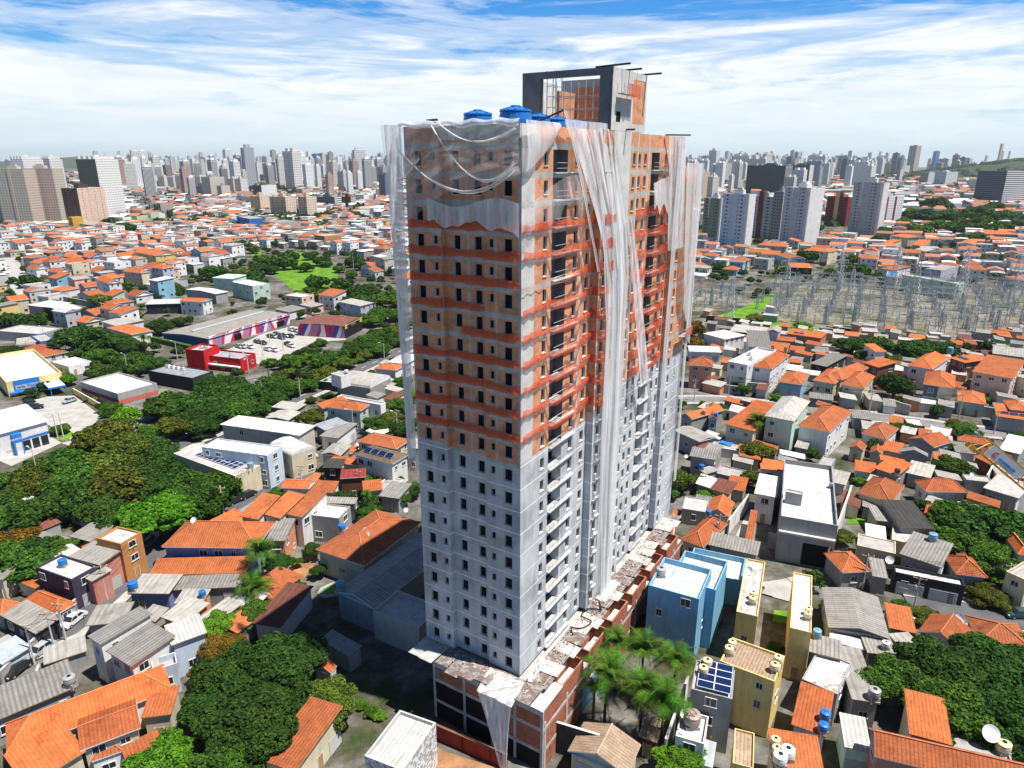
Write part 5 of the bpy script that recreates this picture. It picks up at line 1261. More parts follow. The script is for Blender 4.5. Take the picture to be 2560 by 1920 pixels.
def house(kind,x,y,z,ang,w,d,h,roof,rh,wall,rc,label,cat,o,near=True,group=None):
    z+=o.get('base',0); h-=o.get('base',0)
    d+=o.get('ext',0)*0
    root=thing(kind,(x,y,z),R(ang),label,cat,group)
    rng=random.Random(int(abs(x)*100+abs(y)*7)&0xffffff)
    wm=WALLMAT.get(wall,'paint'); wc=PAL[wall]; k=.92+.16*rng.random(); wc=tuple(c*k for c in wc)
    rm,rcol=ROOF[rc]; k=.74+.4*rng.random(); k2=rng.random()*.3 if rm=='tile' else 0; rcol=tuple(c*k*(1-k2)+g_*k2 for c,g_ in zip(rcol,(.36,.17,.10)))
    ov=0 if roof in('flat','arch') else min(.4,w*.08,d*.08)
    X,Y=w/2-ov,d/2-ov
    ax='x' if w>=d else 'y'
    if 'rot' in o: ax='y' if o['rot'] else 'x'
    b=MB()
    if roof=='flat':
        p=rh; t=min(.2,w*.05)
        b.box(-X,X,-Y,Y,-.3,h,wm,skip='td')
        tp='paint' if wm!='paint' else wm
        for q in ([(-X,-Y),(X,-Y),(X-t,-Y+t),(-X+t,-Y+t)],[(X,-Y),(X,Y),(X-t,Y-t),(X-t,-Y+t)],[(X,Y),(-X,Y),(-X+t,Y-t),(X-t,Y-t)],[(-X,Y),(-X,-Y),(-X+t,-Y+t),(-X+t,Y-t)]):
            b.poly([(*c,h) for c in q],'slab' if wm=='paint' else 'concrete_light')
        b.box(-X+t,X-t,-Y+t,Y-t,h-p-.05,h,tp,skip='td')
        for f in range(len(b.f)-4,len(b.f)): b.f[f]=tuple(reversed(b.f[f]))
        wo=b.build('wall',root,wc)
        rb=MB(); rb.poly([(-X+t,-Y+t,h-p),(X-t,-Y+t,h-p),(X-t,Y-t,h-p),(-X+t,Y-t,h-p)],rm); ro=rb.build('roof',root,rcol)
    else:
        def zt(px_,py_):
            if roof=='shed': return h+rh*(py_+d/2)/d-.1
            return h-.05
        c=[(-X,-Y),(X,-Y),(X,Y),(-X,Y)]
        for i in range(4):
            a_,e_=c[i],c[(i+1)%4]
            b.poly([(*a_,-.3),(*e_,-.3),(*e_,zt(*e_)),(*a_,zt(*a_))],wm)
        if roof=='gab':
            yy=h-.1+rh*(1-ov/(d/2 if ax=='x' else w/2))
            if ax=='x':
                for s in (-1,1): b.poly([(s*X,-Y*s*1,h-.06),(s*X,Y*s,h-.06),(s*X,0,h+rh-.1)],wm)
            else:
                for s in (-1,1): b.poly([(X*s*-s if False else -X*(-s),s*Y,h-.06) if False else (-X if s<0 else X,s*Y,h-.06),(X if s<0 else -X,s*Y,h-.06),(0,s*Y,h+rh-.1)],wm)
        wo=b.build('wall',root,wc)
        rb,ridges=roof_mesh(w,d,h,roof,rh,rm,ax,ov); ro=rb.build('roof',root,rcol)
        if near and rm=='tile' and ridges:
            rr=MB()
            for a_,e_ in ridges: rr.beam((a_[0],a_[1],a_[2]+.03),(e_[0],e_[1],e_[2]+.03),.17,'slab')
            rr.build('ridge_cap',ro,tuple(min(1,c*1.25+.03) for c in rcol))
    # openings on the sides that can be seen
    wk=o.get('win','auto'); wins=0
    fl=max(1,int((h+.4)/2.75))
    sides=[(0,-1,w,X,Y,0),(1,0,d,Y,X,90),(-1,0,d,Y,X,-90)]
    ca,sa=math.cos(R(ang)),math.sin(R(ang))
    me=WIN if near else FWIN
    for sx,sy,length,half,off,rot in sides:
        if wk=='no': break
        nx,ny=sx*ca-sy*sa, sx*sa+sy*ca
        if nx*(x+nx*off)+ny*(y+ny*off) > -.08*math.hypot(x,y): continue
        n=max(1,int((length-.6)/(2.6 if near else 3.4))); n=min(n,6)
        for f in range(fl):
            zb=f*(h/fl)+(h/fl)*.36
            for i in range(n):
                if rng.random()<(.42 if near else .25): continue
                uu=(-half+ (i+.5)*2*half/n)
                hh=min(1.2,h/fl*.42)*rng.choice([.75,1,1,1.05]); ww=min(1.35,2*half/n*.55)*rng.choice([.6,.8,1,1.05])
                if wk=='two' and (f==0 or i!=f%n): continue
                m_,sc,nm=me,(ww,1,hh),'window'; zz_=zb
                if f==0 and near and rng.random()<.3 and fl>0: m_,sc,nm,zz_=DOOR,(.95,1,min(2.1,h*.7)),'door',0
                elif f==0 and near and rng.random()<.25 and 2*half/n>2.2: m_,sc,nm,zz_=GATE,(2.2,1,min(2.3,h*.7)),'garage_gate',0
                q=put(m_,nm,root,None,((sx*off if sx else uu),(sy*off if sy else uu),zz_),R(rot),sc); wins+=1
    if o.get('gar'):
        for i in range(2): put(GATE,'garage_gate',root,None,(-X+2+X*i*.95+.6,-Y,0),0,(X*.8,1,2.4))
    if o.get('two')==1:
        b=MB(); b.box(-X-.02,0,-Y-.04,-Y+.02,h*.5,h-.1,'paint',skip='b'); b.build('painted_panel',root,(.10,.13,.15))
    if o.get('two')==2:
        b=MB(); b.box(-X-.03,X,-Y-.04,-Y+.01,0,h-.05,'black',skip='b'); b.build('painted_panel',root)
    if wall=='strp':
        b=MB(); b.box(-X-.02,X+.02,-Y-.03,-Y+.01,1.5,2.6,'paint',skip='b'); b.build('painted_stripe',root,(.30,.04,.07))
        b=MB(); b.box(X-.01,X+.04,-Y,Y,1.0,2.4,'paint',skip='l'); b.build('painted_stripe',root,(.62,.16,.12))
    return root,X,Y,h
ALLH=[]
SHORT={'tall blue rendered':'the tall blue house','large grey warehouse':'the big white flat roof','large slate blue':'the slate blue house','long white house with bright':'the long orange hipped roof','big cream yellow':'the yellow store','supermarket':'the mural supermarket','bright red restaurant':'the red restaurant','lilac three':'the lilac building','large ribbed roof':'the shaded ribbed roof','long beige hall':'the white hipped hall','pale green three-storey house':'the green three-storey house','white three-storey house with orange hipped':'the three-storey orange roof','two-tone':'the two-tone house','dusty pink':'the dusty pink house','salmon pink':'the salmon pink house','pale green three-storey ware':'the pale green warehouse','long pale yellow':'the pale yellow building','bright blue cube':'the blue cube building','mustard house':'the mustard gabled house','white three-storey house with small':'the small white gabled house','orange ochre':'the ochre cube','teal blue':'the teal gabled house','long grey hostel':'the grey hostel','greyish blue house':'the greyish blue house','unfinished grey':'the grey block','black and mint':'the black and mint building','wide white house':'the wide white terrace house','tall orange walled':'the orange walled house','house with a wide dark':'the wide corrugated roof','large house with long ridged':'the bottom right roof','black low':'the black restaurant','big weathered':'the half shaded orange roof','house with a worn tan':'the worn tan roof','red brick house':'the red brick house','white car showroom':'the car showroom','pink house with pale':'the pink street house'}
for hd in HOUSES:
    kind,x,y,z,ang,w_,d_,h_,roof,rh,wall,rc,label,cat,o=hd
    root,X,Y,h=house(*hd); ALLH.append((x,y,max(w_,d_)/2))
    for k,v in SHORT.items():
        if label.startswith(k): landmark(root,v,h_)
    tg=o.get('tag')
    if tg=='petshop':
        b=MB(); b.box(-X+2*X*.11,-X+2*X*.58,-Y-.12,-Y-.01,1.4,h-.05,'blue_sign',skip='b'); bp=b.build('sign_panel',root)
        b=MB(); b.box(-X+2*X*.14,-X+2*X*.56,-Y-.18,-Y-.12,1.9,h*.66,'galv',skip='b'); b.build('sign_board',bp)
        put(text_mesh('seres',1.0,'black'),'sign_lettering',bp,None,(-X+2*X*.235,-Y-.2,2.35)); put(text_mesh('Petz',1.5,'blue_sign'),'sign_lettering',bp,None,(-X+2*X*.43,-Y-.2,2.2))
        b=MB(); b.box(-X+.4,X*.3,-Y-1.5,-Y-.01,1.15,1.5,'blue_sign'); b.build('awning',root)
        b=MB(); b.box(X*.25,X*.85,-Y-8.5,-Y-.02,2.5,2.9,'white'); b.box(X*.25-.1,X*.85+.1,-Y-8.6,-Y-8.5,2.35,2.95,'blue_sign'); b.box(X*.25-.1,X*.25,-Y-8.5,-Y,2.35,2.95,'blue_sign')
        for q in (X*.3,X*.8): b.box(q,q+.2,-Y-8.3,-Y-8.1,0,2.5,'blue_sign')
        b.build('canopy',root)
        b=MB(); b.box(-X+2*X*.16,-X+2*X*.55,-Y-.06,-Y-.01,0,1.1,'glass',skip='b'); b.build('shop_window',root)
    if tg=='dealer':
        b=MB(); b.box(-X*.25,X*.05,-Y-1.2,-Y-.02,0,h*.85,'blue_sign'); bp=b.build('sign_portal',root)
        b=MB(); b.box(-X*.2,0,-Y-1.24,-Y-1.19,0,h*.5,'plaster_white',skip='b'); b.build('entrance',bp)
        put(text_mesh('CHEVROLET',.78,'white'),'sign_lettering',bp,None,(-X*.1,-Y-1.25,h*.62))
        for i in range(3):
            b=MB(); b.box(X*(.1+i*.3),X*(.1+i*.3)+X*.24,-Y-.05,-Y-.01,.3,h*.45,'glass',skip='b'); b.build('shop_window',root)
        b=MB(); b.box(X*.05,X,-Y-.1,-Y-.01,h*.5,h*.58,'blue_sign',skip='b'); b.build('fascia_strip',root)
    if tg=='market':
        b=MB(); b.box(X-.02,X+.12,-Y+d_*.28,-Y+d_*.36,0,2.6,'dark_void'); b.build('entrance',root)
        b=MB(); b.box(X-.02,X+.12,-Y+d_*.8,-Y+d_*.9,0,2.6,'dark_void'); b.build('entrance',root)
        b=MB(); b.box(-X*.1,X*.02,-Y+4,Y-3,h+rh+.05,h+rh+.5,'galv'); b.build('roof_duct',root)
        b=MB(); b.box(X-.3,X+.25,-Y,Y,h-.2,h+.5,'mural'); b.build('parapet',root)
        b=MB(); b.box(-X-.05,X+.05,-Y-.06,-Y-.01,0,h,'paint',skip='b'); b.build('painted_panel',root,(.06,.10,.24))
    if tg=='snack':
        b=MB(); b.box(X-.02,X+.2,-Y,Y,0,h+.3,'black'); b.build('shop_front',root)
        for q in (-Y,Y-2): 
            b=MB(); b.box(X+.2,X+.3,q,q+2,h-1.6,h+.4,'yellow_paint'); b.build('sign_panel',root)
        put(text_mesh('Lanches',1.3,'yellow_paint'),'sign_lettering',root,None,(X+.25,0,h-1.2),R(90))
    if tg=='hall':
        b=MB(); b.box(-X*.1,X*.92,-Y-.05,-Y+.02,.2,h*.5,'dark_void',skip='b'); b.build('loading_door',root)
        b=MB(); b.box(-X,X*.98,-Y-.7,-Y-.01,h*.66,h*.7,'concrete_light'); b.build('canopy_slab',root)
    if tg=='cong':
        b=MB(); b.box(-X,X*.6,-Y-.1,-Y-.02,h-1.0,h-.1,'white'); bp=b.build('sign_board',root)
        put(text_mesh('CONGREGACAO',.75,'black'),'sign_lettering',bp,None,(-X*.2,-Y-.13,h-.85))
    if label.startswith('bright red restaurant'):
        put(text_mesh("habib's",.9,'white'),'sign_lettering',root,None,(X+.05,-Y*.3,h-.95),R(90))
        b=MB(); b.box(-X,X,-Y-1.1,-Y-.02,h*.35,h*.45,'white'); b.build('awning',root)
    if 'salmon terrace' in label or 'two black solar' in label or 'row of grey solar' in label or 'black solar panels' in label:
        nn=4 if 'row' in label else 2
        for i in range(nn):
            b=MB(); b.box(-.9,.9,-.7,.7,.12,.18,'solar'); b.box(-.95,.95,-.75,.75,.06,.12,'galv')
            sp=b.build('solar_panel'); sl_=rh/d_ if roof=='shed' else rh/(min(w_,d_)/2)
            yy=-Y*.45; zz_=h_+sl_*(yy+d_/2)+.1
            m_=Matrix.Translation((x,y,z))@Matrix.Rotation(R(ang),4,'Z')@Matrix.Translation((-X*.55+i*2.1,yy,zz_))@Matrix.Rotation(math.atan(sl_),4,'X')
            sp.matrix_world=m_; tag(sp,None,'solar panel','solar panels on house roofs'); auto(sp,'dark','roof solar panel',0)
# water tanks, dishes
def tank(x,y,z,r,c,label,name='water_tank',cat='water tank',grp='water tanks on roofs'):
    root=thing(name,(x,y,z-.45),0,label,cat,grp)
    b=MB(); b.lathe([(r*.82,0),(r*.98,.25*r),(r,.75*r),(r*.94,1.15*r),(r*.86,1.22*r)],20,'plastic'); b.build('tank_body',root,PAL[c],smooth=True)
    if name=='water_tank' and grp=='water tanks on roofs':
        b=MB(); b.box(-r*.8,r*.8,-r*.8,r*.8,-.9,-.002,'paint'); b.build('tank_stand',root,(.36,.35,.33))
    b=MB(); b.lathe([(r*.97,1.2*r),(r*.97,1.28*r),(r*.6,1.42*r),(r*.34,1.45*r)],20,'plastic')
    for i in range(8):
        a=i*math.pi/4; b.beam((r*.35*math.cos(a),r*.35*math.sin(a),1.47*r),(r*.95*math.cos(a),r*.95*math.sin(a),1.30*r),.07*r,'plastic')
    b.build('tank_lid',root,tuple(min(1,q*1.1) for q in PAL[c]))
    b=MB(); b.lathe([(r*.33,1.44*r),(r*.30,1.56*r),(r*.05,1.58*r)],14,'black' if c in('crm','wht','gry') else 'plastic'); b.build('hatch',root,PAL[c])
    return root
def on_roof(x,y,r,z):
    best=None
    for hd in HOUSES:
        hx,hy,hz,ang,w_,d_,h_,roof,rh=hd[1:10]
        if abs(hx-x)+abs(hy-y)>30: continue
        c,s=math.cos(R(ang)),math.sin(R(ang)); lx,ly=(x-hx)*c+(y-hy)*s,-(x-hx)*s+(y-hy)*c
        mx,my=max(.1,w_/2-r*.9),max(.1,d_/2-r*.9)
        cx_,cy_=min(mx,max(-mx,lx)),min(my,max(-my,ly)); dd=math.hypot(lx-cx_,ly-cy_)+.25*abs(h_-z)
        if best is None or dd<best[0]:
            zr=h_-rh if roof=='flat' else (h_+rh*(cy_+d_/2)/d_ if roof=='shed' else h_+rh*.35)
            best=(dd,hx+cx_*c-cy_*s,hy+cx_*s+cy_*c,zr)
    return best
for x,y,z,r,c,n in TANKS:
    q=on_roof(x,y,r,z-.5)
    if q and q[0]<4.5: x,y,z=q[1],q[2],q[3]+.9
    tank(x,y,z,r,c,n)
for x,y,z,r,n in DISH:
    root=thing('satellite_dish',(x,y,z),R(rnd.uniform(-60,20)),n,'satellite dish','satellite dishes on roofs')
    b=MB(); b.beam((0,0,-.5),(0,0,.35),.07,'steel'); b.build('mast',root)
    b=MB()
    T=Matrix.Translation((0,0,.45))@Matrix.Rotation(R(52),4,'X')
    n_=18
    for j in range(3):
        for i in range(n_):
            q=[]
            for rr,ii in ((j/3,i),(j/3,i+1),((j+1)/3,i+1),((j+1)/3,i)):
                a=2*math.pi*ii/n_; v=T@Vector((rr*r*math.cos(a),rr*r*math.sin(a),rr*rr*r*.3)); q.append(tuple(v))
            b.poly(q,'white')
    b.build('reflector',root,smooth=True)
# boundary walls
for x0,y0,x1,y1,z,hh,c,n in WALLS:
    L_=math.hypot(x1-x0,y1-y0)
    root=thing('hedge' if c=='hdg' else ('fence' if 'fence' in n else 'boundary_wall'),(x0,y0,z),math.atan2(y1-y0,x1-x0),n,'hedge' if c=='hdg' else 'wall')
    b=MB(); t_=.9 if c=='hdg' else .11
    b.box(0,L_,-t_,t_,-.2,hh,'paint' if c!='redw' else 'metal_sheet'); b.build('wall',root,PAL[c] if c!='redw' else (.24,.012,.018))
    if 'lettering' in n:
        for q,(tx,zz_) in enumerate((('TAZ',1.15),('CARTO',.25))): put(text_mesh(tx,1.0,'white'),'painted_lettering',root,None,(L_*.5,-.13,zz_))
    if c!='hdg':
        b=MB(); b.box(-.03,L_+.03,-.16,.16,hh,hh+.07,'concrete_light' if c!='redw' else 'rust'); b.build('coping',root)
        b=MB()
        for i in range(int(L_/4)+1): b.box(i*4-.02,i*4+.2,-.15,.15,-.2,hh-.01,'paint')
        b.build('pier',root,tuple(q*.85 for q in PAL[c]) if c!='redw' else (.12,.01,.012))

# ---------------------------------------------------------------- the tower under construction (local x along the sunlit long side, y along the shaded end)
TA=R(57.8); TO=(.95,69.67)
def tthing(name,label,cat,group=None): return thing(name,(TO[0],TO[1],0),TA,label,cat,group)
Z0,FH,NF=9.6,2.85,22
ZT=Z0+FH*NF; ZP=ZT+1.75; ZG=38.4
LEN,WID=51.0,14.5
tower=tthing('apartment_tower','tall unfinished apartment tower, grey render below and bare orange brick above','building')
LAND.append((*pix(8,90,74)[:2],'the unfinished tower')) if False else None
def wmat(zc,boundary=ZG):
    k=(zc-Z0)/FH; fr=k-math.floor(k)
    if zc<boundary: return 'white_band' if fr>.955 and zc<boundary-.3 else 'render_grey'
    if zc>ZT+.1: return 'brick'
    return 'concrete' if fr>.83 or fr<.03 else 'brick'
def facade(b,axis,off,u0,u1,opens,flip,bound=ZG,cols=(),z0=Z0,z1=ZP,conc=False):
    """axis 'y': plane y=off spanned by x; axis 'x': plane x=off spanned by y"""
    us=sorted({u0,u1,*[q for o in opens for q in o[:2]],*[q for c in cols for q in c]})
    zs={z0,z1,bound}
    for k in range(NF+1):
        for f in (.03,.83,.955,0): zs.add(Z0+FH*(k+f))
    for o in opens: zs.update(o[2:4])
    zs=sorted(q for q in zs if z0<=q<=z1)
    for ua,ub in zip(us,us[1:]):
        if ub-ua<1e-4: continue
        uc=(ua+ub)/2
        for za,zb in zip(zs,zs[1:]):
            if zb-za<1e-4: continue
            zc=(za+zb)/2
            if any(o[0]<uc<o[1] and o[2]<zc<o[3] for o in opens): continue
            m='concrete_light' if conc else wmat(zc,bound)
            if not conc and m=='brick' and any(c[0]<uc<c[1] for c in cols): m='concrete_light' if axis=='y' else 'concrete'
            if axis=='y': p=[(ua,off,za),(ub,off,za),(ub,off,zb),(ua,off,zb)]
            else: p=[(off,ub,za),(off,ua,za),(off,ua,zb),(off,ub,zb)]
            if flip: p.reverse()
            b.poly(p,m)
# window recess: reveal, dark back panel in place of an unlit room, trim
def _rec(b):
    for p in ([(-.5,0,0),(-.5,.25,0),(-.5,.25,1),(-.5,0,1)],[(.5,.25,0),(.5,0,0),(.5,0,1),(.5,.25,1)],[(-.5,0,0),(.5,0,0),(.5,.25,0),(-.5,.25,0)],[(-.5,.25,1),(.5,.25,1),(.5,0,1),(-.5,0,1)]): b.poly(p,'concrete_light')
    b.poly([(-.5,.25,0),(.5,.25,0),(.5,.25,1),(-.5,.25,1)],'dark_void')
    for x0,x1,z0,z1 in ((-.54,-.5,-.03,1.03),(.5,.54,-.03,1.03)): b.box(x0,x1,-.03,0.0,z0,z1,'concrete',skip='b')
    b.box(-.60,.60,-.10,0,-.08,-.03,'concrete_light',skip='b')
REC=mk(_rec,name='window')
nwin=[0]; stuffw=MB()
def winrec(axis,off,ua,ub,za,zb,big):
    c=(ua+ub)/2
    loc=(c,off,za) if axis=='y' else (off,c,za); rz=0 if axis=='y' else -math.pi/2
    sc=(ub-ua,1,zb-za)
    if big and nwin[0]<100:
        nwin[0]+=1; put(REC,'window',tower,None,loc,rz,sc)
    else:
        M=Matrix.Translation(loc)@Matrix.Rotation(rz,4,'Z')@Matrix.Diagonal((*sc,1))
        for p in REC.polygons: stuffw.poly([tuple(M@REC.vertices[i].co) for i in p.vertices],REC.materials[p.material_index].name)
# shaded end: left wing 9.9..14.5 stands proud, middle set back
ENDW=[(12.25,13.25,0),(10.4,10.95,1),(7.85,8.75,0),(5.1,6.0,0),(3.4,3.95,1),(1.1,2.1,0)]
def end_open(lo,hi):
    r=[]
    for k in range(NF):
        zb=Z0+FH*k
        for a,c,s in ENDW:
            if lo<a<hi: r.append((a,c,zb+(1.2 if s else .72),zb+(2.05 if s else 2.15)))
    return r
b=MB()
facade(b,'x',0,0,4.6,end_open(0,4.6),False,ZG-.6,((0,.35),(3.0,3.2)))
facade(b,'x',.35,4.6,9.9,end_open(4.6,9.9),False,ZG-.6,((6.7,7.0),))
facade(b,'x',-.35,9.9,14.5,end_open(9.9,14.5),False,ZG+.4,((14.2,14.5),))
for a,x0,x1,fl in ((4.6,0,.35,0),(9.9,-.35,.35,1)):
    zs=sorted({Z0,ZP,ZG,*[Z0+FH*(k+f) for k in range(NF+1) for f in (.03,.83,.955) if Z0+FH*(k+f)<ZP]})
    for za,zb in zip(zs,zs[1:]):
        p=[(x0,a,za),(x1,a,za),(x1,a,zb),(x0,a,zb)]
        b.poly(p if fl else p[::-1],wmat((za+zb)/2))
b.build('end_facade',tower)
for k in range(NF):
    for a,c,s in ENDW:
        off=0 if a<4.6 else (.35 if a<9.9 else -.35); zb=Z0+FH*k
        winrec('x',off,a,c,zb+(1.2 if s else .72),zb+(2.05 if s else 2.15),not s)
# long sunlit side
def sec(u0,u1,off,wins,bal=None,bound=ZG,cols=(),top=ZP,name='long_facade'):
    op=[]
    for k in range(NF):
        zb=Z0+FH*k
        if zb>top-1.5: break
        for a,c in wins: op.append((a,c,zb+.75,zb+2.1))
        if bal: op.append((bal[0],bal[1],zb+.05,zb+2.3))
    b=MB(); facade(b,'y',off,u0,u1,op,False,bound,cols,z1=top); b.build(name,tower)
    for k in range(NF):
        zb=Z0+FH*k
        if zb>top-1.5: break
        for a,c in wins: winrec('y',off,a,c,zb+.75,zb+2.1,a<6)
sec(0,16.4,0,[(4.4,5.2),(11.4,12.3),(14.6,15.5)],(6.3,9.6),ZG,((0,2.6),(13.2,13.6)))
sec(16.4,19.2,-1,[(17.4,18.3)],None,ZG+1.2,((16.4,16.7),))
b=MB(); facade(b,'y',-1.02,19.2,24.4,[],False,ZG,(),conc=True,z1=ZP); b.build('lift_core_wall',tower)
sec(24.4,27.0,-1,[(25.2,26.0)],None,ZG+3,((26.7,27),))
sec(27.0,43.0,0,[(29.3,30.2),(31.5,32.3),(39.3,40.2),(41.6,42.4)],(34.2,37.2),ZG+2.5,((27,27.4),(33,33.3)))
ZE=ZT-2.4
sec(43.0,LEN,-1,[(44.0,44.8)],None,ZG+1.6,((43,43.4),),ZE)
# returns, back, far end
b=MB()
for u,y0,y1 in ((16.4,-1,0),(43.0,-1,0)):
    bb=ZG+1.2; zs=sorted({Z0,(ZP if u<40 else ZE),bb,*[Z0+FH*(k+f) for k in range(NF+1) for f in (.03,.83,.955) if Z0+FH*(k+f)<(ZP if u<40 else ZE)]})
    for za,zb in zip(zs,zs[1:]): b.poly([(u,y1,za),(u,y0,za),(u,y0,zb),(u,y1,zb)],wmat((za+zb)/2,bb))
b.poly([(27,-1,Z0),(27,0,Z0),(27,0,ZP),(27,-1,ZP)],'concrete')
b.poly([(LEN,-1,Z0),(LEN,WID,Z0),(LEN,WID,ZE),(LEN,-1,ZE)],'render_grey'); b.poly([(LEN,WID,Z0),(-.35,WID,Z0),(-.35,WID,ZE),(LEN,WID,ZE)],'render_grey')
b.poly([(43,WID,ZE),(-.35,WID,ZE),(-.35,WID,ZP),(43,WID,ZP)],'brick'); b.poly([(43,-1,ZE),(43,WID,ZE),(43,WID,ZP),(43,-1,ZP)],'brick')
b.build('rear_wall',tower)
# small far windows on the last section stay in the surface as recesses
for k in range(NF-1): winrec('y',-1,47.2,47.7,Z0+FH*k+1.3,Z0+FH*k+1.9,False)
b=MB()
b.poly([(-.35,0,ZT+.35),(43,0,ZT+.35),(43,WID,ZT+.35),(-.35,WID,ZT+.35)],'concrete'); b.poly([(16.4,-1,ZT+.35),(27,-1,ZT+.35),(27,0,ZT+.35),(16.4,0,ZT+.35)],'concrete'); b.poly([(43,-1,ZE),(LEN,-1,ZE),(LEN,WID,ZE),(43,WID,ZE)],'concrete')
for x0,x1,y0,y1 in ((-.35,43,.0,.18),(-.35,-.17,.2,WID)): b.box(x0,x1,y0+.01,y1,ZT+.36,ZP-.01,'concrete',skip='d')
b.build('roof_slab',tower)
# balconies
def balcony(u0,u1,y0,k,raw,depth):
    b=MB(); z=Z0+FH*k
    b.box(u0,u1,y0-.38,y0-.002,z-.09,z+.02,'concrete_light' if raw else 'render_grey')
    b.box(u0+.02,u1-.02,y0+.002,y0+depth,z+.0,z+.03,'concrete',skip='fd'); 
    # dark planes standing in for the unlit room behind the opening
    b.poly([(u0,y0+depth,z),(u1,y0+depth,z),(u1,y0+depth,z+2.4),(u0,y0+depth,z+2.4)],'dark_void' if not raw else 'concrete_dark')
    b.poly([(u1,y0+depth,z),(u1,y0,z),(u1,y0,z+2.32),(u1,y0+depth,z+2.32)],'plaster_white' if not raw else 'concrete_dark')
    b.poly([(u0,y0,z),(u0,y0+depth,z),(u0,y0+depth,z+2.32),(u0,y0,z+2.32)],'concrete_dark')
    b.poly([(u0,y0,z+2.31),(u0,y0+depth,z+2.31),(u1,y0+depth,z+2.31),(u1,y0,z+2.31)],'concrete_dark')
    o=b.build('balcony',tower)
    r=MB()
    if raw:
        for zz_ in (.45,1.0): r.beam((u0+.05,y0-.44,z+zz_),(u1-.05,y0-.44,z+zz_),.05,'galv')
    else:
        r.beam((u0+.05,y0-.36,z+1.0),(u1-.05,y0-.36,z+1.0),.04,'galv')
        for i in range(4):
            q=u0+.1+(u1-u0-.2)*i/3; r.beam((q,y0-.36,z+.04),(q,y0-.36,z+1.0),.03,'galv')
    r.build('railing',o)
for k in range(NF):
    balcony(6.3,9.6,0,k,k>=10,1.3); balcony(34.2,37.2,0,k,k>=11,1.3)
    z=Z0+FH*k; m='concrete_light' if k>=10 else 'render_grey'
    for q in ((9.602,12.6,-.38,-.002),(16.9,19.1,-1.3,-1.002),(37.202,39.0,-.38,-.002)):
        b=MB(); b.box(*q,z-.09,z+.02,m); b.build('balcony_ledge',tower)
# rooftop lift house: dark concrete frame facing left, pale core wall, brick fill
PZ,PT=ZT-.2,80.8
b=MB()
b.box(18.1,18.9,8.5,11.0,ZT+.35,PT-.01,'concrete_dark'); b.box(18.1,18.9,-1.0,.6,ZT+.0,PT-.01,'concrete_dark',skip='f'); b.box(18.1,18.9,.602,8.498,PT-.75,PT-.01,'concrete_dark',skip='fb'); b.box(18.1,18.6,.602,8.498,ZT+.36,ZT+1.6,'concrete_dark',skip='fb')
b.build('lift_house_frame',tower)
b=MB(); b.box(18.1,24.2,-1.03,-.7,ZP,PT,'concrete_light',skip='d'); b.box(24.202,28.2,-1.0,-.72,ZP+.002,ZP+.9,'concrete_light',skip='d'); b.box(24.202,28.2,-1.0,-.7,PT-.8,PT-.001,'concrete_light'); b.box(28.0,28.5,-1.02,10.9,ZP,PT,'concrete_light'); b.build('lift_house_core',tower)
b=MB(); b.box(24.202,28.0,-.98,-.75,ZP+.902,PT-.802,'brick'); b.box(26.5,26.8,.7,8.0,ZT+.4,PT-1.1,'brick'); b.box(22.0,26.5,8.0,8.3,ZT+.4,PT-1.8,'brick'); b.box(21.0,26.5,10.6,10.9,ZT+.4,PT-.6,'plaster_white'); b.build('lift_house_brickwork',tower)
b=MB(); b.box(19.4,20.6,-1.06,-1.0,ZP+1.0,ZP+2.1,'dark_void',skip='b'); b.build('window',tower)
# podium
PX0,PY0,PV=-3.0,-5.1,11.4
b=MB()
def podface(pts,m): b.poly(pts,m)
b.box(PX0,46,-3.2,PV,0,9.0,'brick_red',skip='l',top='concrete'); b.box(PX0,2,PY0,-3.201,0,9.0,'brick_red',skip='lb',top='concrete_light'); b.box(2.002,46,PY0,-3.201,0,7.2,'brick_red',skip='lfb',top='concrete_light')
# end face toward the camera: brick panels, slab bands, columns, dark sheets in place of unlit open storeys
for i,(y0,y1,m0) in enumerate(((PY0,-1.2,'brick_red'),(-1.2,2.2,'brick_red'),(2.2,6.4,'brick_red'),(6.4,10.4,'brick_red'),(10.4,PV,'concrete_dark'))):
    for za,zb,m in ((6.4,8.2,m0),(3.1,5.9,m0 if i<2 else 'dark_void'),(0,2.6,'dark_void')): b.poly([(PX0,y1,za),(PX0,y0,za),(PX0,y0,zb),(PX0,y1,zb)],m)
for za,zb in ((8.2,9.0),(5.9,6.4),(2.6,3.1)): b.poly([(PX0,PV,za),(PX0,PY0,za),(PX0,PY0,zb),(PX0,PV,zb)],'concrete')
for i in range(12):
    x0=PX0+i*4.2
    b.poly([(max(x0,2.0),PY0-.002,0),(min(x0+4.2,46),PY0-.002,0),(min(x0+4.2,46),PY0-.002,7.2),(max(x0,2.0),PY0-.002,7.2)],'brick_red')
b.build('podium',tower)
b=MB()
for y in (PY0+.15,-1.2,2.2,6.4,PV-.2): b.box(PX0-.06,PX0+.2,y-.18,y+.18,0,8.99,'concrete')
for i in range(9): b.box(PX0+.3+i*5.6,PX0+.7+i*5.6,PY0-.06,PY0+.1,0,7.15,'concrete')
for z in (5.9,2.6): b.box(PX0+.21,46,PY0-.05,PY0+.05,z,z+.45,'concrete')
b.build('podium_frame',tower)
b=MB()
for i in range(6):                                             # roofless compartments along the sunlit edge
    x0=2.01+i*7.3; l=min(5.6,45.9-x0)
    b.box(x0,x0+l,PY0,PY0+.2,7.21,9.0,'brick_red'); b.box(x0,x0+.2,PY0+.201,-3.21,7.21,8.99,'brick_red',skip='f'); b.box(x0+l-.2,x0+l,PY0+.201,-3.21,7.21,8.99,'brick_red',skip='f')
b.build('podium_parapet',tower)
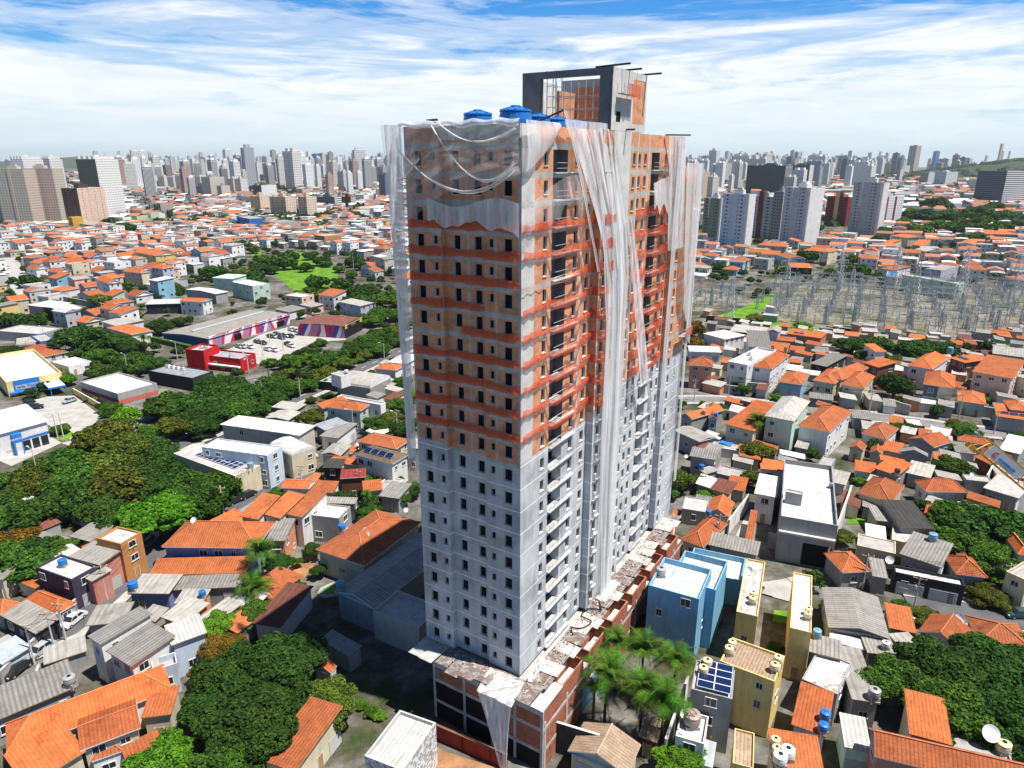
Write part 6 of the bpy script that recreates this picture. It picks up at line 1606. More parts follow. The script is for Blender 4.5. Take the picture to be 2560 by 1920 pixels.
stuffw.build('window',tower,kind='stuff') if stuffw.f else None
landmark(tower,'the unfinished tower',30)
# debris tray round the base
rng=random.Random(3)
tray=tthing('debris_tray','sagging protective tray of red brown sheets strewn with rubble around the tower base','construction platform')
def traymesh(pts,wid,nrm,n):
    b=MB(); (x0,y0),(x1,y1)=pts
    for i in range(n):
        a0,a1=i/n,(i+.985)/n; s=.25*math.sin(i*1.7)+.1*rng.random()
        w_=wid*(1+.12*math.sin(i*2.3))
        p=[(x0+(x1-x0)*a0,y0+(y1-y0)*a0),(x0+(x1-x0)*a1,y0+(y1-y0)*a1)]
        m=rng.choice(['tray_sheet']*3+['concrete'])
        b.poly([(p[0][0],p[0][1],9.75),(p[0][0]+nrm[0]*w_,p[0][1]+nrm[1]*w_,9.7+s),(p[1][0]+nrm[0]*w_,p[1][1]+nrm[1]*w_,9.72+s),(p[1][0],p[1][1],9.76)],m)
    return b
m,t,p=newmat('tray_sheet',.85,.2); pos=wcoord(t)
lk(t,ramp(t,noise(t,1.4,8,pos,.72),[(.34,(.12,.075,.065)),(.48,(.19,.145,.13)),(.57,(.29,.27,.25)),(.7,(.38,.37,.35))]),p.inputs['Base Color'])
traymesh(((-.4,-1.1),(50,-1.1)),2.9,(0,-1),22).build('tray_sheet',tray); traymesh(((-.45,WID),(-.45,-3.7)),3.7,(-1,0),9).build('tray_sheet',tray)
b=MB()
for i in range(330):
    if rng.random()<.75: x,y=rng.uniform(0,49),-1.3-abs(rng.gauss(0,1.2))
    else: x,y=-.8-abs(rng.gauss(0,.8)),rng.uniform(-3,13)
    if y<-3.8 or x<-3.8: continue
    s=rng.uniform(.03,.13); b.box(x-s,x+s,y-s*.7,y+s*.7,9.8,9.9+s*.7,rng.choice(['concrete_light','concrete','concrete','brick','timber','plaster_white']))
b.build('rubble',tray,kind='stuff')
b=MB()
for i in range(24):
    b.beam((i*2.1,-1.1,8.6),(i*2.1,-3.5,9.9),.07,'galv'); b.beam((i*2.1,-3.5,9.9),(i*2.1+2.1,-3.5,9.9+.2*math.sin(i)),.06,'galv')
b.build('tray_bracket',tray)
# ---------------------------------------------------------------- netting
def netthing(fn,nu,nv,mat,label,name='debris_net',cat='netting',grp='white nets shrouding the tower'):
    b=MB(); b.surf(fn,nu,nv,mat); me=b.mesh(name,True)
    # cloth coordinates for the weave
    uv=me.uv_layers[0].data
    for p in me.polygons:
        for li in p.loop_indices:
            c=me.vertices[me.loops[li].vertex_index].co; uv[li].uv=((c.x+c.y*1.0),c.z)
    o=put(me,name,None,None,(TO[0],TO[1],0),TA); return tag(o,label,cat,grp)
def fold(s,z,a,ph=0): return a*(math.sin(s*9+ph)*.6+math.sin(s*23+z*.15+ph*2)*.3+math.sin(s*51+ph)*.12)
def lerp(a,b,t): return a+(b-a)*t
# over the shaded end
def n1(s,t):
    y=lerp(-.2,14.7,s); bot=lerp(69.4,lerp(68.2,64.0,max(0,(s-.62)/.38)),min(1,s/.62)) - .5*math.sin(s*math.pi)*1.5
    z=lerp(ZP+.35+.12*math.sin(s*25),bot,t); sag=.45*math.sin(t*math.pi)
    crease=.10*math.sin((t*6-s*4)*3.0)+.16*math.exp(-((t-.35-.5*(1-s)*(1-s))/.05)**2)+.14*math.exp(-((t-.62+.4*s*(1-s)*2)/.05)**2)
    return (-.7-sag*.4-crease-fold(s,z,.05),y,z)
netthing(n1,60,26,'net_thin','torn translucent net draped over the top floors of the shaded end')
def n2(s,t):
    y=lerp(-.1,11.5,s); top=66.6+.5*math.sin(s*7); bot=64.2+.25*math.sin(s*13+1)+.12*math.sin(s*37)-1.1*math.exp(-(s/.10)**2)+.5*math.exp(-((s-.45)/.05)**2)
    return (-.62-fold(s,t,.07,2),y,lerp(top,bot,t))
netthing(n2,60,8,'net_white','ragged grey net strip hanging below the torn end net')
def n2b(s,t):
    y=lerp(-.2,14.7,s); z=ZP+.45-.75*t*(.6+.4*math.sin(s*9+1)**2)-.1*math.sin(s*31)
    return (-.8-.25*math.sin(t*2.5)-fold(s,z,.06,4),y,z)
netthing(n2b,60,6,'net_thick','crumpled white net roll along the parapet of the shaded end')
def n3(s,t):
    z=lerp(ZP+.2,36.0,t); wdt=lerp(2.4,.75,min(1,t*1.35)); c=lerp(15.9,15.15,t)
    return (-.9+.5*math.sin(s*math.pi*2.0+1)+fold(s,z,.14),c+(s-.5)*wdt,z)
netthing(n3,26,60,'net_thick','long white net bundle hanging down the far left corner of the tower')
def n3b(s,t):
    z=lerp(ZP+.2,56,t); return (-1.0+fold(s,z,.12,3),lerp(lerp(14.9,14.8,t),lerp(17.1,15.6,t),s),z)
netthing(n3b,14,30,'net_thin','thin net veil beside the bundle at the far left corner')
def swoop(p,q,mid,w_,label,ph=0):
    def f(s,t):
        a=(1-t)**2; c=2*t*(1-t); e=t*t
        y=a*p[0]+c*mid[0]+e*q[0]; z=a*p[1]+c*mid[1]+e*q[1]
        return (-1.12-.16*math.sin(s*math.pi)-fold(s+t*2,z,.05,ph),y+(s-.5)*w_*.5,z+(s-.5)*w_)
    netthing(f,6,40,'net_thick',label)
swoop((14.5,71.6),(.1,69.9),(6.5,64.6),.34,'gathered crease of netting sweeping across the shaded end, lower one')
swoop((10.0,74.0),(.1,70.6),(4.2,65.6),.3,'gathered crease of netting sweeping across the shaded end, upper one',2)
swoop((9.0,74.2),(.0,73.6),(5.0,71.0),.22,'thin crease of netting just below the shaded parapet',4)
swoop((14.3,68.8),(11.8,71.0),(13.2,69.6),.2,'short crease of netting at the far left of the shaded end',1)
# sunlit side, near corner
def n4(s,t):
    u=lerp(-.3,6.6,s); bot=lerp(69.6,73.6,s**1.4); return (u,-.55-fold(s,t,.1,1)-.2*math.sin(t*3),lerp(ZP+.3,bot,t))
netthing(n4,30,16,'net_thick','white net corner wrapped over the sunlit parapet')
def n5(s,t):
    u=lerp(-.2,12.0,s); top=lerp(66.4,69.2,math.sin(min(1,s*1.2)*1.57)); bot=64.1+2.2*s+.6*math.sin(s*11)+.35*math.sin(s*33)-(.9 if s<.1 else 0)
    return (u,-1.0-fold(s,t,.1,5)-.15*math.sin(t*3),lerp(top,bot,t))
netthing(n5,46,12,'net_thin','tattered net flap over the balconies of the upper sunlit floors')
# the big fall of netting over the lift core
def n6(s,t):
    z=lerp(ZP+.7,10.2,t); kt=min(1,(ZP-z)/18) if z<ZP else 0
    a=lerp(7.4,17.6,kt**.75); e=lerp(19.0,23.6,kt)
    if t>.45: a=lerp(17.6,19.4,(t-.45)/.55)
    g=s+.06*math.sin(s*19)
    return (lerp(a,e,g)+.2*math.sin(z*.12+s*5),lerp(-.7,-1.75,min(1,kt*1.6))-fold(s*1.3,z,.22),z)
netthing(n6,64,80,'net_white','widest white net falling over the lift core down to the debris tray')
def n6c(s,t):
    z=lerp(ZP+1.5,58,t); c=lerp(6.9,15.4,t**.85); return (c+(s-.5)*.7,-.95-.5*t-fold(s,z,.12,2),z)
netthing(n6c,8,40,'net_thick','white net rope slanting from the roof pole')
for i,(u0,u1,w0,w1,zt,zb) in enumerate(((13.0,17.6,.45,.9,ZP+.2,12),(15.5,19.6,.35,.5,ZP+.1,20),(17.4,21.2,.3,.5,ZP+.1,16),(18.6,23.2,.35,.5,ZP,30))):
    def nn(s,t,u0=u0,u1=u1,w0=w0,w1=w1,zt=zt,zb=zb,i=i):
        z=lerp(zt,zb,t); k=min(1,t*2.6)**.8; return (lerp(u0,u1,k)+(s-.5)*lerp(w0,w1,k)+.12*math.sin(z*.3+i),-1.0-.95*min(1,k*1.5)-fold(s,z,.14,i),z)
    netthing(nn,8,60,'net_thick','narrow white net fold, %s of the ropes over the lift core'%['first','second','third','fourth'][i])
# right of the core: slanting sheet with a tail
def n7(s,t):
    z=lerp(64,39.5,t); a=lerp(23.0,30.5,t); e=lerp(24.5,34.0,t**.8); return (lerp(a,e,s),-1.5-.3*t-fold(s,z,.16,3),z)
netthing(n7,20,40,'net_white','slanting white net right of the lift core')
def n7b(s,t):
    z=lerp(41,27,t); c=lerp(33.0,38.6,t); return (c+(s-.5)*lerp(1.1,.5,t),-1.7-fold(s,z,.14),z)
netthing(n7b,8,26,'net_thick','white tail of netting trailing down the far balconies')
def n8(s,t):
    z=lerp(ZP-.1,31,t); c=lerp(40.6,39.4,t**1.3); return (c+(s-.5)*lerp(2.6,1.2,min(1,t*1.3)),-1.9-fold(s,z,.2,2),z)
netthing(n8,18,56,'net_thick','white net rope curving down before the last section')
def n9(s,t):
    z=lerp(ZE+.5,lerp(50,41,s),t); return (lerp(lerp(43.2,46.4,t),51.4,s),-1.9-fold(s*1.4,z,.22,1),z)
netthing(n9,40,46,'net_thick','broad white net veil over the far end section')
def n9b(s,t):
    z=lerp(ZE+.3,16,t); return (lerp(50.0,51.6,s)-.6*t*s,-1.7-fold(s,z,.15,4),z)
netthing(n9b,10,46,'net_white','pale net strip down the farthest edge of the tower')
def n9c(s,t):
    z=lerp(ZP-.1,58,t); return (lerp(lerp(36.4,39.2,t),lerp(43.4,45.5,t),s),-1.6-fold(s*1.3,z,.2,4),z)
netthing(n9c,30,24,'net_white','white net sheet hung from the far roof poles')
def n10(s,t):
    u=lerp(33,38.6,s); return (u,-1.0-fold(s,t,.12)-.3*t,lerp(67.8+.8*s,64.2+.7*math.sin(s*12),t))
netthing(n10,24,10,'net_thick','grey torn net canopy over the far upper balcony')
# foot of the tower: net trailing over the podium edge to the ground
def n11(s,t):
    if t<.3: k=t/.3; x,z=lerp(-1.0,-4.9,k),9.95-.2*k
    else: k=(t-.3)/.7; x,z=-4.95-.5*k,lerp(9.7,.3,k)
    k2=max(0,(t-.3)/.7); wdt=lerp(5.0,1.0,k2**.8); c=lerp(1.2,-1.0,t)
    return (x-fold(s,t,.12),c+(s-.5)*wdt,z+.08*math.sin(s*20)*(t<.3))
netthing(n11,26,40,'net_white','white net spilling over the podium corner down to the yard')
def n12(s,t): return (lerp(-.5,4,s)+.2*math.sin(t*9),-1.1-1.0*t+.1*math.sin(s*20),10.0+.22*math.sin(s*9+t*5)+.1*math.sin(s*31))
netthing(n12,24,8,'net_thick','white net heap lying on the tray at the near corner')
def n13(s,t): return (lerp(18.8,24.5,s),-1.4-1.5*t,10.1+.35*(1-t)*math.sin(s*3.1)+.12*math.sin(s*23+t*9))
netthing(n13,24,8,'net_thick','white net heap at the foot of the lift core')
# orange safety nets floor by floor
G_='orange safety nets strung along the floors'
FLN=['eleventh','twelfth','thirteenth','fourteenth','fifteenth','sixteenth','seventeenth','eighteenth','nineteenth']
ords=['lowest','second','third','fourth','fifth','sixth','seventh','eighth','topmost']
for i,k in enumerate(range(11,20)):
    z=Z0+FH*k
    sp=[(0,14.3),(0,14.3),(0,14.2),(0,14.3),(0,7.8),(0,14.5),(0,14.3),(0,14.4),(0,14.2)][i]
    if i==5: sp=(5.2,14.5)
    if i==7: sp=(0,14.4)
    def fe(s,t,z=z,sp=sp,i=i):
        y=lerp(sp[0],sp[1],s); off=0 if y<4.6 else (.3 if y<9.9 else -.35)
        off=off-.22-.05*math.sin(s*31+i)-.03*math.sin(s*77)
        top=z+.86+.10*math.sin(s*8+i*1.9)+.07*math.sin(s*19+i)+.03*math.sin(s*53); bot=z-.06+.07*math.sin(s*11+i*2.2)+.04*math.sin(s*37)
        return (off-.08*math.sin(t*3.1),y,lerp(bot,top,t))
    netthing(fe,60,4,'net_orange','orange safety net on the shaded end, %s one from the bottom'%ords[i] if i not in (0,8) else 'orange safety net on the shaded end, %s of all'%ords[i],'safety_net','safety net',G_)
    def fl(s,t,z=z,i=i):
        u=lerp(-.1,16.3,s); y=-.28
        if u>6.2 and u<13.2: y=-.98
        elif u>5.4 and u<=6.2: y=lerp(-.28,-.98,(u-5.4)/.8)
        elif u>=13.2 and u<14: y=lerp(-.98,-.28,(u-13.2)/.8)
        top=z+.78+.12*math.sin(s*9+i*2.1)+.08*math.sin(s*27+i)+.03*math.sin(s*61); bot=z-.1+.08*math.sin(s*13+i)
        if i==6: top=lerp(z-.1,top,min(1,max(0,(u-8)/3)))
        return (u,y-.06*math.sin(s*61+i)-.06*math.sin(t*3),lerp(bot,top,t))
    netthing(fl,64,4,'net_orange','orange safety net on the sunlit near bay, %s one from the bottom'%ords[i] if i not in (0,8) else 'orange safety net on the sunlit near bay, %s of all'%ords[i],'safety_net','safety net',G_)
    def fm(s,t,z=z,i=i):
        q=s*3.9
        if q<1.0: u,y=16.25,-.1-q*1.2
        else: u,y=16.25+(q-1.0),-1.75
        top=z+.85+.15*math.sin(s*9+i*2.1); bot=z-.3
        return (u-.04*math.sin(s*40),y-.05*math.sin(s*50+i),lerp(bot,top,t))
    netthing(fm,34,4,'net_orange','orange safety net on the protruding bay, %s one from the bottom'%ords[i] if i not in (0,8) else 'orange safety net on the protruding bay, %s of all'%ords[i],'safety_net','safety net',G_)
    def fr(s,t,z=z,i=i):
        u=lerp(27.2,42.6,s); y=-.3 if (u<33.8 or u>39.2) else -1.0
        top=z+.85+.18*math.sin(s*9+i*1.1)+.08*math.sin(s*31+i); bot=z-.3+.08*math.sin(s*13+i)
        return (u,y-.06*math.sin(s*61+i),lerp(bot,top,t))
    netthing(fr,60,4,'net_orange','orange safety net on the far sunlit bay, %s one from the bottom'%ords[i] if i not in (0,8) else 'orange safety net on the far sunlit bay, %s of all'%ords[i],'safety_net','safety net',G_)
# rooftop water tanks
tg='blue water tanks on the tower roof'
for i,(lx,ly,r) in enumerate(((5.0,8.6,1.6),(5.6,4.2,1.75),(9.3,3.6,1.35),(12.2,2.8,1.3),(14.8,2.2,1.25))):
    c,s=math.cos(TA),math.sin(TA)
    tank(TO[0]+lx*c-ly*s,TO[1]+lx*s+ly*c,ZT+(1.5,1.55,1.6,1.5,1.35)[i],r,'blu','large blue water tank on the tower roof, %s from the left'%['first','second','third','fourth','fifth'][i],grp=tg)
# cantilever beams
gb='steel outrigger beams on the tower roof'
for n_,(a,e) in (('longest dark beam on top of the rooftop frame',((18.6,1.4,PT+.12),(17.8,-3.2,PT+.14))),('middle dark beam on top of the lift house',((22.9,.2,PT+.11),(22.6,-2.6,PT+.11))),('last dark beam sticking out right of the lift house',((28.3,.2,PT+.11),(28.0,-3.0,PT+.11))),
  ('short beam at the far parapet',((38.5,-.2,ZP+.1),(42.5,-2.4,ZP+.15))),('dark beam lying on the shaded parapet',((-.8,9.6,ZP+.55),(-.2,11.4,ZP+.55))),('pole tilting over the sunlit parapet',((6.8,-.8,ZP+1.5),(5.2,2.2,ZP+.1))),('stub beam right of the lift core window',((22.4,-2.2,ZP+.2),(22.6,-.8,ZP+.2)))):
    b=MB(); b.beam(a,e,.2,'steel_dark'); o=b.build('outrigger_beam'); o.location=(TO[0],TO[1],0); o.rotation_euler=(0,0,TA); tag(o,n_,'beam',gb)
# hanging work platforms
def platform(u,y,z,L_,label):
    root=thing('suspended_platform',(TO[0]+u*math.cos(TA)-y*math.sin(TA),TO[1]+u*math.sin(TA)+y*math.cos(TA),z),TA,label,'work platform','hanging work platforms')
    b=MB(); b.box(0,L_,-.8,0,0,.1,'galv'); b.build('deck',root)
    b=MB()
    for x in (0,L_/2,L_):
        for yy in (-.8,0): b.beam((x,yy,.1),(x,yy,1.15),.05,'galv')
    for zz_ in (.6,1.15): b.beam((0,-.8,zz_),(L_,-.8,zz_),.05,'galv')
    b.build('guard_rail',root)
    b=MB(); b.surf(lambda s,t:(L_*(.25+.78*s),-.86-.05*math.sin(s*20),lerp(-.25+.1*math.sin(s*12),1.2,t)),16,3,'net_orange'); b.build('net_cover',root)
    b=MB()
    for x in (.1,L_-.1): b.beam((x,-.4,.1),(x,-.4,PT-z if z>70 else 10),.03,'steel_dark')
    b.build('cable',root)
platform(19.2,-1.2,78.0,4.6,'orange netted work platform hanging below the rooftop beams')
platform(46.4,-1.6,43.4,4.4,'orange netted work platform low on the far end section')
# scaffolding inside the lift house
root=tthing('scaffold','tube scaffold standing inside the open rooftop frame','scaffold')
for gx in (20.2,22.2):
    b=MB()
    for gy in (1.4,3.4,5.4,7.4):
        b.beam((gx,gy,ZT+.4),(gx,gy,PT-1.0),.09,'galv')
    for zz_ in (1.6,3.0,4.4,5.8): b.beam((gx,1.4,ZT+zz_),(gx,7.4,ZT+zz_),.08,'galv')
    b.beam((gx,1.4,ZT+.4),(gx,3.4,ZT+3),.07,'pipe'); b.beam((gx,5.4,ZT+.4),(gx,3.4,ZT+3),.07,'pipe')
    b.build('scaffold_frame',root)
b=MB(); b.box(20.2,22.2,1.4,7.4,ZT+3.05,ZT+3.12,'timber'); b.build('plank_deck',root)
root=tthing('scaffold','tall tube scaffold against the dark left leg of the rooftop frame','scaffold')
b=MB()
for gx in (19.3,20.8):
    for gy in (7.0,8.2): b.beam((gx,gy,ZT+.4),(gx,gy,PT+.2),.09,'galv')
    for zz_ in (1,2.2,3.4,4.6,5.8,7): b.beam((gx,7.0,ZT+zz_),(gx,8.2,ZT+zz_),.07,'galv')
b.build('scaffold_frame',root)
# pipes and cables lying on the tray
root=tthing('hose','black hose curled on the debris tray beside the sunlit base','hose')
b=MB(); pr=None
for i in range(40):
    q=(10+i*.22+.5*math.sin(i*.5),-2.2+1.0*math.sin(i*.33),9.98+.05*math.sin(i))
    if pr: b.beam(pr,q,.13,'black')
    pr=q
b.build('hose_pipe',root)

# ---------------------------------------------------------------- ground, roads, yards
flat('road_pale',(.22,.215,.205),.95,.15,0,.3,.4); flat('hill_green',(.05,.075,.035),.95,.1,0,.5,.02)
b=MB(); rs=[0,20,40,60,80,100,130,160,200,250,300,370,450,550,700,900,1200,1700,2500,4000,7000,12000]; na=72
for r0,r1 in zip(rs,rs[1:]):
    for i in range(na):
        a0,a1=2*math.pi*i/na,2*math.pi*(i+1)/na
        q=[(r0*math.cos(a0),r0*math.sin(a0),0),(r1*math.cos(a0),r1*math.sin(a0),0),(r1*math.cos(a1),r1*math.sin(a1),0),(r0*math.cos(a1),r0*math.sin(a1),0)]
        b.poly(q if r0 else q[1:]+[], 'ground') if r0 else b.poly([(0,0,0),q[1],q[2]],'ground')
b.build('ground',kind='structure')
def inpoly(x,y,pts):
    c=False; n=len(pts)
    for i in range(n):
        x0,y0=pts[i]; x1,y1=pts[i-1]
        if (y0>y)!=(y1>y) and x<(x1-x0)*(y-y0)/(y1-y0)+x0: c=not c
    return c
PN={'concrete':'pavement','asphalt':'asphalt_yard','grass':'lawn','gravel':'gravel_yard','soil':'bare_earth'}; PM={'concrete':'pavement','asphalt':'asphalt','grass':'grass','gravel':'gravel','soil':'soil'}
for i,(k,pts,z) in enumerate(PATCH):
    b=MB(); zz_=.008+.0045*i
    ar=sum(pts[j-1][0]*pts[j][1]-pts[j][0]*pts[j-1][1] for j in range(len(pts)))
    b.poly([(p[0],p[1],zz_) for p in (pts if ar>0 else pts[::-1])],PM[k]); b.build(PN[k],kind='structure')
def along(pts):
    out=[]
    for i,p in enumerate(pts):
        a=pts[max(0,i-1)]; e=pts[min(len(pts)-1,i+1)]
        d=Vector((e[0]-a[0],e[1]-a[1])).normalized(); out.append((Vector(p),Vector((-d.y,d.x))))
    return out
for i,(n_,mat,pts,wd,z) in enumerate(ROADS):
    z=.14+.006*i; fr=along(pts)
    b=MB()
    for (p,n),(q,m) in zip(fr,fr[1:]):
        b.poly([(*(p-n*wd/2),z),(*(q-m*wd/2),z),(*(q+m*wd/2),z),(*(p+n*wd/2),z)],'asphalt' if mat=='asphalt' else ('road_pale' if mat=='pale' else 'pavement'))
    b.build(n_ if n_!='street' else 'street',kind='structure')
    b=MB()
    for (p,n),(q,m) in zip(fr,fr[1:]):
        for s in (-1,1):
            A=[p+n*s*wd/2,q+m*s*wd/2,q+m*s*(wd/2+1.8),p+n*s*(wd/2+1.8)]
            t_=[(v.x,v.y,z+.12) for v in A]; b.poly(t_ if s<0 else t_[::-1],'pavement') if False else b.poly(t_ if s>0 and False else (t_[::-1] if s>0 else t_),'pavement')
            k=[(A[0].x,A[0].y,z),(A[1].x,A[1].y,z),(A[1].x,A[1].y,z+.12),(A[0].x,A[0].y,z+.12)]; b.poly(k if s>0 else k[::-1],'concrete_light')
    b.build('pavement',kind='structure')
    if mat=='asphalt' and n_=='avenue':
        b=MB()
        for (p,n),(q,m) in zip(fr,fr[1:]):
            L_=(q-p).length; k=int(L_/7)
            for o_ in (-wd/6,wd/6):
                for j in range(k):
                    a,e=p.lerp(q,j/k)+n*o_,p.lerp(q,(j+.45)/k)+n*o_
                    b.poly([(*(a-n*.09),z+.005),(*(e-n*.09),z+.005),(*(e+n*.09),z+.005),(*(a+n*.09),z+.005)],'marking')
            for o_ in (-wd/2+.35,wd/2-.35):
                a,e=p+n*o_,q+m*o_; b.poly([(*(a-n*.08),z+.005),(*(e-n*.08),z+.005),(*(e+n*.08),z+.005),(*(a+n*.08),z+.005)],'marking')
        b.build('road_marking',kind='structure')
# ---------------------------------------------------------------- trees
def crown(seed,n,leaf,lobes=12,flat=.75,low=-.35,rs=(.2,.42)):
    g=np.random.default_rng(seed)
    c=g.normal(size=(lobes,3)); c/=np.linalg.norm(c,axis=1)[:,None]; c[:,2]=np.abs(c[:,2])*.9-.28
    c*=g.uniform(.46,.80,lobes)[:,None]; r=g.uniform(rs[0],rs[1],lobes)
    c=np.vstack([c,[[0,0,.05]]]); r=np.append(r,.52)
    k=g.choice(len(r),n,p=r**2/np.sum(r**2)); d=g.normal(size=(n,3)); d/=np.linalg.norm(d,axis=1)[:,None]
    rr=r[k]*(1-.38*g.random(n)**2.2)
    P=c[k]+d*rr[:,None]; 
    keep=(np.min(np.linalg.norm(P[:,None,:]-c[None],axis=2)-r[None]*.62,axis=1)>0)&(P[:,2]>low-.25*g.random(n)); P=P[keep]; d=d[keep]
    n=len(P); P[:,2]*=flat
    nr=d*.75+g.normal(size=(n,3))*.55; nr[:,2]+=.35; nr/=np.linalg.norm(nr,axis=1)[:,None]
    t=np.cross(nr,g.normal(size=(n,3))); t/=np.linalg.norm(t,axis=1)[:,None]; s=np.cross(nr,t)
    a=leaf*g.uniform(.55,1.25,n)[:,None]; bl=a*g.uniform(.45,.8,n)[:,None]
    V=np.stack([P-t*a,P-s*bl-t*a*.1,P+t*a,P+s*bl-t*a*.1],axis=1).reshape(-1,3)
    me=bpy.data.meshes.new('crown'); me.vertices.add(4*n); me.vertices.foreach_set('co',V.ravel())
    me.loops.add(4*n); me.loops.foreach_set('vertex_index',np.arange(4*n)); me.polygons.add(n)
    me.polygons.foreach_set('loop_start',np.arange(0,4*n,4)); me.materials.append(MATS['leaf']); me.update(); me.validate()
    return me
def trunkmesh(seed):
    g=random.Random(seed); b=MB()
    b.lathe([(.075,-1),(.055,-.6),(.045,-.2)],7,'bark',cap=False)
    for i in range(6):
        a=i*1.05+g.random(); b.beam((0,0,-.35+.05*i),(.55*math.cos(a),.55*math.sin(a),.1+.2*g.random()),.05,'bark',.015)
    return b.mesh('trunk')
BIG=[crown(10+i,26000,.036,46,.8,-.45,(.12,.26)) for i in range(4)]; MID=[crown(20+i,6500,.062,26,.8,-.7,(.15,.31)) for i in range(5)]; SML=[crown(40+i,1500,.125,11,.85,-.9) for i in range(4)]
CL=[crown(60+i,12000,.05,34,.5,-.35,(.12,.26)) for i in range(2)]
TR=[trunkmesh(i) for i in range(3)]
KC={'d':(.038,.092,.016),'m':(.058,.135,.018),'l':(.10,.235,.018),'v':(.095,.125,.018),'o':(.15,.10,.016),'b':(.075,.24,.014)}
KN={'d':'dark green','m':'mid green','l':'bright green','v':'olive green','o':'orange tinted','b':'bright green'}
gt='trees across the neighbourhood'
MERGE=[]
TREES.sort(key=lambda t:-t[3]/math.hypot(t[0],t[1])-(5 if t[6] else 0)); ntree=0
for x,y,z,w_,hr,k,n in TREES:
    rng=random.Random(int(x*31+y*17)); dist=math.hypot(x,y); r=w_/2*(1.14 if n and 'clump' in n else 1)
    low=hr<=.6
    me=(BIG if dist<130 and w_>5 else (MID if dist<330 else SML)); me=(CL if k=='b' else me)
    me=me[rng.randrange(len(me))]
    hz=r*(.9 if low else min(1.35,max(.85,hr*1.1))); zc=z+(r*.45 if low else r*(.62 if dist<200 else .52)*hr/.8+(.8 if dist<200 else .2))
    if not(low or w_<3.2):
        ntree+=1
        if ntree>285: MERGE.append((x,y,zc,r,hz)); continue
    o=thing('shrub' if low or w_<3.2 else 'tree',(x,y,z),0,n,'shrub' if low or w_<3.2 else 'tree',gt)
    c=KC[k]; q=.8+.45*rng.random(); h_=.88+.26*rng.random()
    cc_=(c[0]*q*h_,c[1]*q,c[2]*q)
    cr=put(me,'crown',o,cc_,(0,0,zc-z),rng.random()*6.28,(r*1.17,r*1.17,hz*1.05))
    if not low:
        zt=zc-z; put(TR[rng.randrange(3)],'trunk',o,None,(0,0,zt),rng.random()*6,(r*1.0,r*1.0,zt))
    if not n: auto(o,KN[k],'shrub' if low or w_<3.2 else 'tree',zc-z)
# palms
def frond(b_,L_=1.0):
    n=26; pts=[]
    for i in range(n+1):
        t_=i/n; pts.append(Vector((L_*(t_*.93),0,L_*(.48*math.sin(t_*2.1)-.52*t_*t_))))
    for i in range(n):
        b_.beam(pts[i],pts[i+1],.022*(1-i/n)+.006,'leaf')
        wd=L_*(.30*math.sin(min(1,(i+2)/n*1.08)*math.pi)**.8+.04)
        for s in (-1,1):
            p=pts[i]; q=pts[i]+Vector((wd*.62,s*wd,-.35*wd)); m_=pts[i].lerp(pts[i+1],.9)
            b_.poly([tuple(p),tuple(m_),tuple(q)] if s>0 else [tuple(m_),tuple(p),tuple(q)],'leaf')
FR=mk(frond,name='frond')
b=MB()
for i in range(12): b.lathe([(.5*(1-.025*i),i/12),(.46*(1-.025*i),(i+.93)/12)],9,'bark',cap=False)
PT_=b.mesh('trunk')
gp='palms in the garden'
for x,y,h_,w_,n in PALMS:
    rng=random.Random(int(x*7+y*3)); o=thing('palm_tree',(x,y,0),0,n,'palm tree',gp)
    put(PT_,'trunk',o,None,(0,0,0),0,(.45,.45,h_))
    N_=15 if n else 11
    for i in range(N_):
        c=(.075*rng.uniform(.8,1.3),.17*rng.uniform(.75,1.25),.018)
        if n and 'yellow frond' in n and i in(4,5): c=(.45,.22,.02)
        f=put(FR,'frond',o,c,(0,0,h_),0,None); f.rotation_euler=(rng.uniform(-.3,.3),rng.uniform(-.5,.2) if i%3 else rng.uniform(-1.05,-.6),i*6.283/N_+rng.uniform(-.25,.25)); s=w_*.64*rng.uniform(.85,1.1); f.scale=(s,s,s)
    if not n: auto(o,'green','palm',h_)
# ---------------------------------------------------------------- cars
def carbody(b):
    prof=[(-2.1,.32),(-2.12,.62),(-2.0,.86),(-1.2,.93),(1.05,.95),(1.95,.84),(2.12,.62),(2.1,.32)]
    for s in (-1,1):
        pts=[(x,s*.84,z) for x,z in prof]; b.poly(pts if s<0 else pts[::-1],'car_paint')
    for (x0,z0),(x1,z1) in zip(prof,prof[1:]): b.poly([(x0,-.84,z0),(x0,.84,z0),(x1,.84,z1),(x1,-.84,z1)],'car_paint')
    b.poly([(-.95,-.62,1.44),(.55,-.62,1.44),(.55,.62,1.44),(-.95,.62,1.44)],'car_paint')
    for s in (-1,1):
        for x0,x1,xt0,xt1 in ((-1.75,-1.62,-1.0,-.9),(-.35,-.22,-.25,-.15),(1.15,1.25,.52,.6)):
            q=[(x0,s*.8,.9),(x1,s*.8,.9),(xt1,s*.635,1.44),(xt0,s*.635,1.44)]; b.poly(q if s<0 else q[::-1],'car_paint')
def carglass(b):
    b.poly([(.56,-.62,1.42),(1.2,-.76,.94),(1.2,.76,.94),(.56,.62,1.42)],'glass'); b.poly([(-1.7,-.76,.92),(-.96,-.62,1.42),(-.96,.62,1.42),(-1.7,.76,.92)],'glass')
    for s in (-1,1):
        q=[(-1.68,s*.79,.92),(1.2,s*.79,.94),(.55,s*.63,1.43),(-.96,s*.63,1.43)]; b.poly(q if s<0 else q[::-1],'glass')
CB,CG=mk(carbody,name='body'),mk(carglass,name='window')
